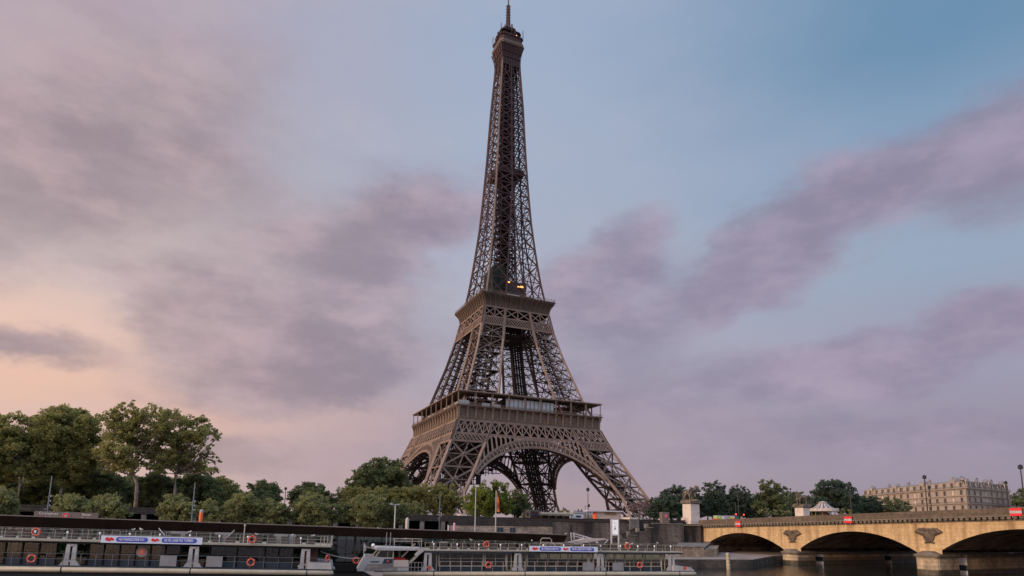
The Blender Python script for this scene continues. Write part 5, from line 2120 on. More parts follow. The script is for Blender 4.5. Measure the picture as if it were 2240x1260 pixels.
# orange and beige posts standing on the landing stage
for px, py, e, m, w, lab, top in ((441, 1118, 117.5, 'orange', .30, 'bright orange post with white cap rising behind the dark roof', 'white'), (891, 1136, 118.5, 'beige', .32, 'beige post beside the dark gallery openings', 'beige'),
                                  (994, 1147, 119, 'pinkpost', .22, 'small pink post before the pale wall corner', 'pinkpost')):
    if m == 'pinkpost' and m not in K:
        K[m] = mat('pink_paint', (.62, .32, .42), .6)
    a, z = bank(px, py, e)
    t = bank_thing('mooring_post', a, e, QUAY - .4, lab, 'post')
    b = MB()
    b.lathe([(w, 0), (w, z - QUAY), (w * .96, z - QUAY + .2)], n=12)
    b.build('shaft', K[m], t)
    b = MB()
    b.lathe([(w * .98, z - QUAY + .205), (w * .9, z - QUAY + .55), (w * .3, z - QUAY + .7)], n=12)
    b.build('cap', K[top], t)

# ------------------------------------------------------------------ quay furniture
def pole_thing(name, px, ptop, pbot, e, label, cat, r=.10, mt='palegrey', group=None, base=None):
    a, zt = bank(px, ptop, e)
    zb = QUAY if base is None else base
    t = bank_thing(name, a, e, zb, label, cat, group)
    b = MB()
    H = zt - zb
    b.tube([(0, 0, 0), (0, 0, H * .5), (0, 0, H)], [r * 1.25, r, r * .75], 8)
    b.build('pole', K[mt], t)
    return t, H


t, H = pole_thing('white_pole', 1041, 1069, 1160, 124, 'plain white pole standing before the bright green tree', 'pole', .12, 'white')
b = MB()
b.ball((0, 0, H), .14, 8, 5)
b.build('finial', K['white'], t)
t, H = pole_thing('flagpole', 1085.5, 1073, 1162, 124, 'white flagpole with an orange flag hanging limp', 'flagpole', .11, 'white')
b = MB()
n = 9
L_, R_ = [], []
for i in range(n):
    z = H - .1 - 4.0 * i / (n - 1)
    w = .12 + .62 * (i / (n - 1)) ** .8 * (1 if i < n - 1 else .7)
    L_.append((.12 + .05 * math.sin(i), .10 * math.sin(i * 1.3), z))
    R_.append((.12 + w + .05 * math.sin(i * 1.7), .22 * math.sin(i * 1.1 + 1), z - .12))
for i in range(n - 1):
    b.add([L_[i], R_[i], R_[i + 1], L_[i + 1]], [(0, 1, 2, 3)])
    b.add([(p[0], p[1] + .03, p[2]) for p in (L_[i], R_[i], R_[i + 1], L_[i + 1])], [(3, 2, 1, 0)])
b.build('flag', K['orangeflag'], t)
t, H = pole_thing('floodlight_pole', 865, 1104, 1160, 124, 'pale T shaped floodlight pole before the small trees', 'street lamp', .12, 'palegrey')
b = MB()
b.beam((-.75, 0, H), (.55, 0, H - .02), .12)
b.box(-1.0, -.55, -.2, .2, H - .02, H + .28)
b.box(.3, .75, -.2, .2, H - .05, H + .18)
b.build('floodlight', K['white'], t)
for px, top, lab, e in ((114, 1041, 'blue grey camera mast at left before the pale trunked trees', 132), (427, 1056, 'blue grey camera mast beside the bright orange post', 132), (963, 1082, 'thin blue grey camera mast before the dark gallery openings', 150)):
    t, H = pole_thing('camera_mast', px, top, 0, e, lab, 'mast', .13, 'bluegrey', 'camera masts on the quay')
    for i, (z, s) in enumerate(((H * .62, 1), (H * .68, 1), (H * .57, -1), (H * .74, 1))):
        b = MB()
        b.beam((0, 0, z), (s * .3, -.12, z), .05)
        b.ball((s * .32, -.14, z - .06), (.12, .11, .14), 8, 6)
        b.build('camera', K['white'] if i != 2 else K['grey'], t)
# embankment street lamps behind the walls
SL = 'lamps on the far embankment'
for px, top, e, lab, globe, lm in ((1286, 1071, 185, 'tall dark street lamp left of the cream kiosk under the tower', .55, 'darkgrey'), (625, 1069, 200, 'dark street lamp standing alone in the gap between left trees', .42, 'darkgrey'),
                                   (1614, 1079, 185, 'tall pale headed lamp among the trees above the painted bus', .32, 'lamp'), (1609, 1106, 182, 'short pale headed lamp close to the painted bus', .26, 'lamp'),
                                   (1675, 1096, 185, 'pale headed lamp before the tall tree right of the bus', .28, 'lamp'), (1729, 1070, 195, 'dark thin lamp just left of the far horse statue', .30, 'darkgrey'),
                                   (1195, 1110, 230, 'small far lamp right of the bright green tree', .2, 'darkgrey'), (267, 1081, 160, 'short pale lamp near the bushy trees at left', .2, 'lamp'), (505, 1090, 160, 'short pale lamp in front of the middle bushes', .2, 'lamp'), (921, 1102, 160, 'short pale lamp above the yellowish bush', .22, 'lamp')):
    a, z = bank(px, top, e)
    p = BP(a, e, GROUND)
    if e == 160:
        p = BP(a, 159, GROUND)
    lamp_post('street_lamp', p, z, lab, SL, globe, .11)
t = bank_thing('signal_lamp', *(lambda q: (q[0], 170, GROUND))(bank(1280, 1106, 170)), 'dark signal head on a short arm beside the tall street lamp', 'traffic light')
b = MB()
zz = bank(1280, 1106, 170)[1] - GROUND
b.tube([(0, 0, 0), (0, 0, zz)], .07, 6)
b.beam((0, 0, zz - .2), (1.1, 0, zz), .07)
b.build('pole', K['pole'], t)
b = MB()
b.box(.95, 1.35, -.15, .15, zz - .4, zz + .4)
b.build('head', K['black'], t)

# kiosk, long canopy, ticket cabin and box
KB = [(1303, 1358, 1113, 1138)]
a0, z1 = bank(1303, 1117, 168)
a1, _ = bank(1358, 1117, 168)
kz = bank(1330, 1139, 168)[1]
kk = bank_thing('kiosk', a0, 168, GROUND, 'cream panelled kiosk with flat pale roof and orange doors by the wall', 'kiosk')
L, H = a1 - a0, z1 - GROUND
b = MB()
b.box(0, L, 0, 1.9, 0, H - .25)
for i in range(26):
    x = .1 + (L - .2) * i / 25
    b.box(x - .03, x + .03, -.06, -.002, .1, H - .3)
b.build('panelled_wall', K['beige'], kk)
b = MB()
b.box(-2.6, L + .4, -.9, 2.8, H - .248, H + .05)
b.build('roof', K['palegrey'], kk)
b = MB()
b.box(-.12, -.004, .0, 1.88, .1, H - .3)
b.box(-.004, .35, -.12, -.062, .1, H - .3)
for z in (.8, 1.5):
    b.box(-.2, -.122, .0, 1.88, z, z + .1)
b.build('orange_door', K['orange'], kk)
b = MB()
b.box(L * .35, L * .8, -.14, -.07, H - 1.1, H - .4)
b.build('name_board', K['seat'], kk)
a0, z1 = bank(1182, 1120, 172)
a1, _ = bank(1254, 1120, 172)
cn = bank_thing('shelter', a0, 172, GROUND, 'long cream roofed open shelter under the tower behind the pale wall', 'shelter')
L, H = a1 - a0, z1 - GROUND
b = MB()
pr = [(0, H - .9), (-.35, H - .55), (-.3, H - .15), (.4, H), (4, H), (4, H - .3), (.3, H - .9)]
b.extrude([(0, y, z) for y, z in pr], (L, 0, 0))
b.build('roof', K['cream'], cn)
b = MB()
b.box(.3, L - .2, 2.5, 3.5, 0, H - .92)
b.build('back_wall', K['darkgrey'], cn)
for i in range(5):
    b = MB()
    x = .4 + (L - .8) * i / 4
    b.box(x - .1, x + .1, .5, .7, 0, H - .91)
    b.build('post', K['seat'], cn)
for px0, px1, top, e, lab, m in ((1256, 1276, 1122, 175, 'small pale blue ticket cabin right of the long shelter', 'banner'), (1150, 1160, 1115, 170, 'narrow tan cabinet left of the long shelter', 'seat'), (1160, 1181, 1117, 174, 'dark brown hut between cabinet and long shelter', 'dark_red')):
    a0, z1 = bank(px0, top, e)
    a1, _ = bank(px1, top, e)
    t = bank_thing('cabin', a0, e, GROUND, lab, 'cabin')
    L, H = a1 - a0, z1 - GROUND
    b = MB()
    b.box(0, L, 0, 3, 0, H - .15)
    b.build('wall', K[m], t)
    b = MB()
    b.box(-.15, L + .15, -.2, 3.2, H - .148, H)
    b.build('roof', K['grey'], t)
    b = MB()
    b.box(L * .2, L * .75, -.05, -.003, .5, H - .7)
    b.build('window', K['navy'], t)

# lit information panel on two legs
a0, zt = bank(1339, 1137, 119)
a1, zb = bank(1352, 1168, 119)
ip = bank_thing('information_panel', a0, 119, QUAY, 'tall lit white panel with a small tower picture on two legs', 'sign')
W_, zt, zb = a1 - a0, zt - QUAY, zb - QUAY
b = MB()
b.box(-.25, -.02, 0, .25, 0, zt + .05)
b.box(W_ + .02, W_ + .25, 0, .25, 0, zt + .05)
b.box(-.25, W_ + .25, .0, .25, zt + .055, zt + .2)
b.box(-.018, W_ + .018, .0, .25, zb - .35, zb - .1)
b.build('frame', K['palegrey'], ip)
K['panel'] = mat('lit_white_panel', (.8, .8, .76), .4, emit=(1, .97, .88), emit_s=.22)
b = MB()
b.box(-.015, W_ + .015, .04, .2, zb - .09, zt)
b.build('lit_face', K['panel'], ip)
b = MB()
m_, z0 = W_ / 2, zb + .75
b.extrude([(m_ - .22, .035, z0), (m_ - .13, .035, z0), (m_, .035, z0 + .3), (m_ + .13, .035, z0), (m_ + .22, .035, z0), (m_ + .06, .035, z0 + .45), (m_ + .015, .035, z0 + .95), (m_ - .015, .035, z0 + .95), (m_ - .06, .035, z0 + .45)], (0, -.012, 0))
b.box(m_ - .3, m_ + .3, .02, .036, zt - .65, zt - .60)
b.build('tower_pictogram', K['darkgrey'], ip)

# grey advertising box with red emblem on the wall
a0, zt = bank(1447, 1120, 156)
a1, zb = bank(1463, 1147, 156)
gb = bank_thing('advertising_box', a0, 155.6, zb, 'dark taupe box with a round red emblem on top of the stepped wall', 'sign')
W_, H = a1 - a0, zt - zb
b = MB()
b.box(0, W_, 0, 1.6, .25, H)
b.build('box', K['taupe'], gb)
b = MB()
b.lathe([(.52, 0), (.52, -.04)], (W_ * .55, -.004, H * .66), 24, 'y')
e_ = b.build('emblem', K['grey'], gb)
b = MB()
b.lathe([(.42, -.045), (.42, -.07)], (W_ * .55, -.004, H * .66), 24, 'y')
b.build('red_disc', K['red'], e_)
b = MB()
for i in range(5):
    a_ = 2 * math.pi * i / 5 + .3
    b.beam((W_ * .55, -.09, H * .66), (W_ * .55 + .24 * math.cos(a_), -.09, H * .66 + .24 * math.sin(a_)), .1, .03, (0, 1, 0))
b.build('white_mark', K['white'], e_)
b = MB()
b.box(-1.2, W_ + .1, -.2, 1.8, 0, .12)
for x in (.3, W_ - .3):
    b.box(x - .1, x + .1, .3, 1.2, .12, .25)
b.build('stand', K['grey'], gb)

# green traffic light
a0, z0 = bank(1432, 1143, 165)
tl = bank_thing('traffic_light', a0, 165, GROUND - 1.5, 'green traffic light glowing in front of the dark round tree', 'traffic light')
z0 -= GROUND - 1.5
b = MB()
b.tube([(0, 0, 0), (0, 0, z0 + .8)], .08, 8)
b.build('pole', K['pole'], tl)
b = MB()
b.box(-.2, .2, -.3, -.1, z0 - .3, z0 + .9)
b.build('head', K['black'], tl)
b = MB()
b.ball((0, -.3, z0), (.28, .12, .28), 10, 6)
b.build('green_lamp', K['greenlamp'], tl)
for px, py, lab in ((1609.5, 1125, 'red traffic light at the front end of the painted bus'), (1626.5, 1126, 'red traffic light right of the painted bus')):
    a0, z0 = bank(px, py, 176)
    tl = bank_thing('traffic_light', a0, 176, GROUND, lab, 'traffic light')
    z0 -= GROUND
    b = MB()
    b.tube([(0, 0, 0), (0, 0, z0 + .3)], .08, 8)
    b.build('pole', K['pole'], tl)
    b = MB()
    b.box(-.2, .2, -.1, .1, z0 - .9, z0 + .35)
    b.build('head', K['black'], tl)
    b = MB()
    b.ball((0, -.12, z0), (.27, .12, .27), 10, 6)
    b.build('red_lamp', K['redlamp'], tl)

# painted bus on the bridge road, half hidden by the parapet
a0, zt = bank(1569, 1127.5, 186)
a1, _ = bank(1613, 1127.5, 186)
bus = bank_thing('painted_bus', a0, 186, GROUND - .4, 'single deck bus painted in green, red and violet patches behind the parapet', 'bus')
L, H = a1 - a0, zt - GROUND + .4
K['patch'] = [mat('green_patch', (.30, .45, .12), .5), mat('red_patch', (.62, .05, .05), .5), mat('violet_patch', (.36, .30, .55), .5), mat('pale_patch', (.62, .64, .52), .5), mat('teal_patch', (.05, .32, .28), .5)]
b = MB()
rr = random.Random(8)
nx, nz = 15, 5
for i in range(nx):
    for j in range(nz):
        u = i / nx
        b.cur = 0 if u < .18 else (3 if u < .3 else (2 if u < .48 else (0 if u < .62 else (1 if u < .9 else 4))))
        if rr.random() < .3:
            b.cur = rr.randrange(5)
        b.box(L * i / nx, L * (i + 1) / nx, 0, 2.4, .5 + (H - .8) * j / nz, .5 + (H - .8) * (j + 1) / nz)
b.build('body', K['patch'], bus)
b = MB()
b.box(.05, L - .05, .05, 2.35, H - .298, H)
b.build('roof', K['white'], bus)
for i in range(5):
    b = MB()
    b.box(L * (.06 + .185 * i), L * (.06 + .185 * i) + L * .15, -.03, -.004, 1.1, H - 1.35)
    b.build('window', K['winglass'], bus)
for x in (L * .18, L * .8):
    b = MB()
    b.lathe([(.48, -.06), (.48, .3)], (x, 0, .48), 16, 'y')
    b.build('wheel', K['black'], bus)

# carousel
p = at(1801, 1120, 208)
ca = empty('carousel', (p.x, p.y, GROUND), 'carousel with striped brown and white conical roof beside the far statue', 'carousel')
R = (bank(1829, 1118, 208)[0] - bank(1777, 1118, 208)[0]) / 2 * .98
zr = bank(1801, 1115.5, 208)[1] - GROUND
zp = bank(1801, 1099, 208)[1] - GROUND
n = 28
K['brown'] = mat('brown_canvas', (.16, .09, .07), .7)
b = MB()
for i in range(n):
    a, a2 = 2 * math.pi * i / n, 2 * math.pi * (i + 1) / n
    b.cur = i % 2
    q = []
    for r, z in ((R, zr), (R * .55, zr + (zp - zr) * .45), (R * .3, zr + (zp - zr) * .9)):
        q.append([(r * math.cos(t), r * math.sin(t), z) for t in (a, a2)])
    for u, w in zip(q[:-1], q[1:]):
        b.add([u[0], u[1], w[1], w[0]], [(0, 1, 2, 3)])
b.build('striped_roof', [K['white'], K['brown']], ca)
b = MB()
b.lathe([(R * .3, zr + (zp - zr) * .9), (R * .34, zp), (R * .2, zp + .25), (.05, zp + .5)], n=20)
b.build('crown', K['cream'], ca)
b = MB()
for i in range(20):
    a = 2 * math.pi * (i + .5) / 20
    c, s = math.cos(a), math.sin(a)
    tx, ty = -s, c
    w = R * math.pi / 20
    o = R * 1.01
    pts = [(-w, -.55), (w, -.55), (w, .1), (w * .5, .45), (0, .6), (-w * .5, .45), (-w, .1)]
    b.extrude([(o * c + tx * u, o * s + ty * u, zr + v) for u, v in pts], (c * .12, s * .12, 0))
b.build('rounding_board', K['beige'], ca)
b = MB()
b.lathe([(R * .9, 0), (R * .9, .5)], n=24)
b.lathe([(R * .22, .5), (R * .22, zr)], n=14)
b.build('platform', K['brown'], ca)
for i in range(10):
    a = 2 * math.pi * i / 10
    b = MB()
    b.tube([(R * .8 * math.cos(a), R * .8 * math.sin(a), .5), (R * .8 * math.cos(a), R * .8 * math.sin(a), zr)], .07, 6)
    b.build('pole', K['gold'], ca)

# gangway from the quay to the boats
ga, gz = bank(1255, 1188, 112)
gw = bank_thing('gangway', ga, 112, gz, 'pale railed gangway sloping down from the stair to the landing stage', 'gangway')
q = lambda px, py: (bank(px, py, 112)[0] - ga, 0, bank(px, py, 112)[1] - gz)
b = MB()
for y in (0, 1.6):
    for p0, p1, w in (((1255, 1165), (1257, 1190), .14), ((1255, 1166), (1310, 1182), .1), ((1257, 1172), (1310, 1186), .07), ((1283, 1173), (1284, 1188), .08), ((1305, 1180), (1306, 1187), .08)):
        u, v = Vector(q(*p0)), Vector(q(*p1))
        b.beam(u + Vector((0, y, 0)), v + Vector((0, y, 0)), w)
b.build('rail', K['palegrey'], gw)
b = MB()
x0, x1, x2 = q(1247, 1187), q(1283, 1178), q(1327, 1178.5)
b.extrude([x0, x1, x2, (x2[0], 0, x2[2] - .12), (x0[0] + 1.2, 0, x0[2] - .3)], (0, 2.2, 0))
b.build('sloping_deck', K['beige'], gw)
b = MB()
b.beam(q(1330, 1180), q(1318, 1197), .12)
b.beam((x0[0] + .8, 1, x0[2] - .2), (x0[0] + .8, 1, -3), .15)
b.build('strut', K['palegrey'], gw)

# mooring pile in the water by the bridge
pa, pz = bank(1592, 1211, 111)
mp_ = bank_thing('mooring_pile', pa, 111, WATER - 2, 'round stained mooring pile standing in the water before the first arch', 'pile')
b = MB()
b.lathe([(.36, 0), (.36, 3.0), (.34, pz - WATER + 1.95)], n=14)
b.build('shaft', K['pier'], mp_)
b = MB()
for i in range(4):
    b.box(-.05, .05, -.42, -.34, 3.1 + i * .55, 3.25 + i * .55)
b.build('rungs', K['darkgrey'], mp_)
b = MB()
b.lathe([(.38, pz - WATER + 1.95), (.36, pz - WATER + 2.1), (.1, pz - WATER + 2.15)], n=14)
b.build('cap', K['white'], mp_)

# ------------------------------------------------------------------ gulls
gproto = None
GL = [(291, 1158.5, 87, 'white gull on the left boat rail above the banner start'), (309, 1158.5, 87, 'white gull on the left boat rail just right of another gull'), (414, 1164, 87, 'white gull on the left boat above the banner end'),
      (562.5, 1169, 87, 'gull on the left boat rail above the upper lifebuoy near its stern'), (639, 1171.5, 87, 'gull on the left boat rail between locker and stern'), (684, 1172.5, 87, 'gull on the left boat rail closest to the end gate'),
      (829, 1155.5, 108, 'gull standing on the dark roof left of the T shaped pole'), (221, 1136.5, 108, 'gull at the right foot of the taupe roof sign'),
      (1031, 1181, 93, 'gull on the right boat rail near its upper lifebuoy'), (1163.5, 1182.5, 93, 'gull on the right boat rail above the banner start'), (1237, 1167.5, 108, 'gull on the pointed tip of the dark roof'),
      (1372, 1187.5, 93, 'gull on the right boat rail above the lifebuoy near the stair'), (1381, 1190, 93, 'gull on the right boat rail just right of the stair lifebuoy'), (1439, 1188, 93, 'gull on the right boat rail below the stepped wall'),
      (946, 1187, 93, 'gull beside the wheelhouse stair top of the right boat'), (1305, 1187.5, 93, 'gull on the right boat rail past the banner end'), (1690, 1228, 128, 'gull on the quay edge under the first arch'), (1700, 1236, 124, 'gull on the water under the first arch')]
for i, (px, py, e, lab) in enumerate(GL):
    e = {87: 86.95, 93: 92.6, 108: 108.3}.get(e, e)
    p = at(px, py + 2.2, e)
    if gproto is None:
        g = empty('gull', p, lab, 'gull', 'gulls on boats and roofs')
        b = MB()
        b.ball((0, 0, .24), (.30, .125, .13), 10, 7)
        b.tube([(.2, 0, .28), (.29, 0, .38), (.31, 0, .42)], [.10, .075, .06], 8)
        b.ball((.33, 0, .45), (.09, .075, .075), 8, 6)
        b.build('body', K['gullw'], g, True)
        for s in (-1, 1):
            b = MB()
            b.add([(.17, s * .11, .33), (-.05, s * .135, .34), (-.48, s * .04, .24), (-.2, s * .14, .16), (.1, s * .135, .2)], [(0, 1, 2, 3, 4)])
            b.add([(.17, s * .12, .33), (-.05, s * .15, .34), (-.48, s * .05, .24), (-.2, s * .155, .16), (.1, s * .15, .2)], [(4, 3, 2, 1, 0)])
            b.build('wing', K['gullg'], g)
        b = MB()
        b.tube([(.40, 0, .445), (.49, 0, .42)], [.028, .008], 6)
        b.build('beak', K['orange'], g)
        for s in (-1, 1):
            b = MB()
            b.tube([(.02, s * .05, .13), (.02, s * .05, 0)], .014, 5)
            b.build('leg', K['orange'], g)
        gproto = g
    else:
        g = copy_tree(gproto)
        g['label'] = lab
        g.location = p
    g.rotation_euler = (0, 0, [.2, 2.6, -.4, 3.3, 1.2][i % 5])
    g.scale = (.62,) * 3 if i % 3 else (.56,) * 3

# ------------------------------------------------------------------ stone apartment block beyond the bridge


def ondepth(px, py, dep):
    d = ray(px, py)
    p = CP + d * (dep / (d @ FW))
    return Vector([float(x) for x in p])


cA, cB, cC = ondepth(1886, 1072, 385), ondepth(2110, 1051, 300), ondepth(2206, 1060, 325)
ZT = 20.6
apt = empty('apartment_block', (cB.x, cB.y, GROUND), 'long ornate limestone apartment block with rounded gables rising beyond the bridge', 'building')
H = ZT - GROUND
A, B_, C_ = (Vector((c.x - cB.x, c.y - cB.y, 0)) for c in (cA, cB, cC))
D_ = A + (C_ - B_)
b = MB()
foot = [A, B_, C_, D_]
b.extrude(foot if False else [D_, C_, B_, A], (0, 0, H - 3.6))
b.build('wall', K['facade'], apt)
Z3 = Vector((0, 0, 1))


def fac(p, q):
    u = (q - p).normalized()
    n = Vector((u.y, -u.x, 0))
    c = (A + C_) / 2
    if n.dot((p + q) / 2 - c) < 0:
        n = -n
    return u, n, (q - p).length


FAC = [(A, B_, 15), (B_, C_, 8)]
cen = (A + C_) / 2
ins = lambda p, d: p + (cen - p).normalized() * d
b = MB()
lo, hi = [p + Z3 * (H - 3.6) for p in (D_, C_, B_, A)], [ins(p, 1.6) + Z3 * (H - .3) for p in (D_, C_, B_, A)]
b.add(lo + hi, [(3, 2, 1, 0), (4, 5, 6, 7)] + [(i, (i + 1) % 4, 4 + (i + 1) % 4, 4 + i) for i in range(4)])
b.build('attic_storey', K['facade'], apt)
b = MB()
lo, hi = [ins(p, 1.2) + Z3 * (H - .29) for p in (D_, C_, B_, A)], [ins(p, 5) + Z3 * (H + .35) for p in (D_, C_, B_, A)]
b.add(lo + hi, [(3, 2, 1, 0), (4, 5, 6, 7)] + [(i, (i + 1) % 4, 4 + (i + 1) % 4, 4 + i) for i in range(4)])
b.build('zinc_roof', K['zinc'], apt)
floors = [(H - 3.0, H - 1.0), (H - 6.6, H - 4.5), (H - 10.2, H - 8.0), (H - 13.8, H - 11.6), (H - 17.2, H - 15.2)]
wproto = {}
for p, q, nb in FAC:
    u, n, L = fac(p, q)
    b = MB()
    for z, o, h in ((H - 3.75, .75, .35), (H - 7.2, .55, .2), (H - 10.8, .7, .25), (H - 14.4, .5, .2), (H - .42, .35, .22)):
        off = -1.35 if z > H - 1 else 0
        v0, v1 = p + n * (off - .3) - u * .0, q + n * (off - .3)
        b.extrude([v0 + Z3 * z, v1 + Z3 * z, v1 + n * (o + .3) + Z3 * z, v0 + n * (o + .3) + Z3 * z], (0, 0, h))
    b.build('balcony_band', K['facade2'], apt)
    b = MB()
    for z in (H - 3.4, H - 10.55):
        for k_ in range(int(L / .55)):
            c = p + u * (k_ * .55 + .3) + n * .62 + Z3 * z
            b.beam(c, c + Z3 * .85, .07)
        b.beam(p + n * .62 + Z3 * (z + .85), q + n * .62 + Z3 * (z + .85), .1)
    b.build('balcony_rail', K['zinc'], apt)
    for i in range(nb):
        x = L * (i + .5) / nb
        gable = (i % 4 == 1 and L > 60) or (L < 60 and i in (0, 4, 7))
        for f, (z0, z1) in enumerate(floors):
            off = -(.10 if f == 0 else 0)
            hw = .78
            if gable and f == 0:
                off = .12
            b = MB()
            c0 = p + u * (x - hw) + n * (off + .04)
            b.extrude([c0 + Z3 * z0, c0 + u * (2 * hw) + Z3 * z0, c0 + u * (2 * hw) + Z3 * z1, c0 + Z3 * z1], -n * (1.0 if f == 0 else .35))
            pale = (i * 7 + f * 5) % 5 == 1 and f in (1, 2)
            w = b.build('window', K['shutter'] if pale else K['winglass'], apt)
            b = MB()
            for s in (-1, 1):
                c1 = p + u * (x + s * (hw + .1)) + n * (off + .05)
                b.beam(c1 + Z3 * (z0 - .1), c1 + Z3 * (z1 + .1), .2, .25, n)
            c1 = p + u * (x - hw - .25) + n * (off + .08)
            b.beam(c1 + Z3 * (z1 + .2), c1 + u * (2 * hw + .5) + Z3 * (z1 + .2), .3, .25)
            b.build('window_surround', K['facade2'], w)
        if gable:
            b = MB()
            pts = []
            for k_ in range(13):
                t = math.pi * k_ / 12
                pts.append((1.75 * math.cos(t), H - .9 + 1.9 * math.sin(t)))
            pts = [(1.75, H - 3.55)] + pts + [(-1.75, H - 3.55)]
            c = p + u * x - n * .35
            b.extrude([c + u * s + Z3 * z for s, z in pts], n * .4 if True else 0)
            b.beam(c + n * .45 + u * -2.0 + Z3 * (H - .75), c + n * .45 + u * 2.0 + Z3 * (H - .75), .3, .25)
            g = b.build('gable', K['facade'], apt)
            b = MB()
            b.lathe([(1.45, H + .2), (1.2, H + 1.1), (.7, H + 1.75), (.1, H + 2.0)], tuple(c - n * 1.6), 14)
            b.build('dome', K['zinc'], g)
    for i in range(5 if L > 60 else 3):
        x = L * (i + .35) / (5 if L > 60 else 3)
        b = MB()
        c = p + u * x - n * 3.2
        b.beam(c - u * 1.3 + Z3 * (H + .1), c - u * 1.3 + u * .001 + Z3 * (H + 1.6), .7, 1.4)
        for k_ in range(5):
            cc = c + u * (-1.5 + k_ * .35) + Z3 * (H + 1.6)
            b.beam(cc, cc + Z3 * .7, .2)
        b.build('chimney', K['zinc'], apt)
# a lower wing at its right end
pw_ = ondepth(2212, 1086, 330)
w_ = empty('apartment_wing', (pw_.x, pw_.y, GROUND), 'lower pale building end peeping out right of the ornate block', 'building')
b = MB()
b.box(-5, 6, 0, 12, 0, pw_.z - GROUND)
b.build('wall', K['facade'], w_)
b = MB()
b.box(-5.3, 6.3, -.3, 12.3, pw_.z - GROUND, pw_.z - GROUND + .6)
b.build('cornice', K['facade2'], w_)
for i in range(3):
    for j in range(4):
        b = MB()
        b.box(-3.6 + i * 3.4, -2.4 + i * 3.4, -.06, -.004, 2 + j * 3.1, 3.9 + j * 3.1)
        b.build('window', K['winglass'], w_)
# low pale houses seen far away between the tower's legs
for i, (p0, p1, top, e, lab) in enumerate(((1262, 1282, 1116, 420, 'distant pale house left of the tall street lamp between the tower legs'), (1284, 1300, 1119, 430, 'distant low house right of the tall street lamp'))):
    a0, z = bank(p0, top, e)
    a1, _ = bank(p1, top, e)
    t = bank_thing('distant_house', a0, e, GROUND, lab, 'house')
    b = MB()
    b.box(0, a1 - a0, 0, 10, 0, z - GROUND - 2.2)
    b.build('wall', K['facade'], t)
    b = MB()
    L, h = a1 - a0, z - GROUND
    b.extrude([(-.3, 0, h - 2.2), (-.3, 5, h), (-.3, 10, h - 2.2)], (L + .6, 0, 0))
    b.build('roof', K['zinc'], t)
    for j in range(2):
        b = MB()
        b.box(L * (.3 + .35 * j), L * (.3 + .35 * j) + .5, 3, 3.6, h - 1.5, h + .9)
        b.build('chimney', K['dark_red'], t)

# ------------------------------------------------------------------ trees
RNG = np.random.default_rng(7)


def leaf_mesh(name, cents, radii, n_per_m2, size, m, parent, org, flat=.85, seed=0, sub=9, hole=.0):
    """a crown: each clump of the crown holds smaller sprays, each spray many leaf-sized faces"""
    g = np.random.default_rng(seed)
    P = []
    for c, r in zip(cents, radii):
        nsub = max(6, int(sub * 1.5 * (r / 2.0) ** 1.3) + 5)
        d = g.normal(size=(nsub, 3))
        d /= np.linalg.norm(d, axis=1)[:, None]
        rad = r * (g.random(nsub) ** .45)
        sc = c + d * rad[:, None] * np.array([1, 1, flat])
        for s in sc:
            sr = r * g.uniform(.22, .42)
            k = int(1.55 * n_per_m2 * 4 * math.pi * sr * sr * .8) + 6
            dd = g.normal(size=(k, 3))
            dd /= np.linalg.norm(dd, axis=1)[:, None]
            P.append(s + dd * (sr * g.random(k)[:, None] ** .5) * np.array([1, 1, .75]))
    P = np.concatenate(P) - np.array(org)
    size = size * .76
    n = len(P)
    a = g.normal(size=(n, 3)); a[:, 2] *= .7
    a /= np.linalg.norm(a, axis=1)[:, None]
    b = g.normal(size=(n, 3))
    b -= a * np.sum(a * b, axis=1)[:, None]
    b /= np.linalg.norm(b, axis=1)[:, None]
    s = size * g.uniform(.55, 1.25, size=(n, 1))
    q = np.stack([P - a * s, P + b * s * .55, P + a * s, P - b * s * .55], axis=1).reshape(-1, 3)
    me = bpy.data.meshes.new(name)
    me.vertices.add(4 * n)
    me.vertices.foreach_set('co', q.astype(np.float32).ravel())
    me.loops.add(4 * n)
    me.loops.foreach_set('vertex_index', np.arange(4 * n, dtype=np.int32))
    me.polygons.add(n)
    me.polygons.foreach_set('loop_start', np.arange(0, 4 * n, 4, dtype=np.int32))
    me.update(calc_edges=True)
    me.materials.append(m)
    o = bpy.data.objects.new(name, me)
    COL.objects.link(o)
    o.parent = parent
    return o


TC = [0]


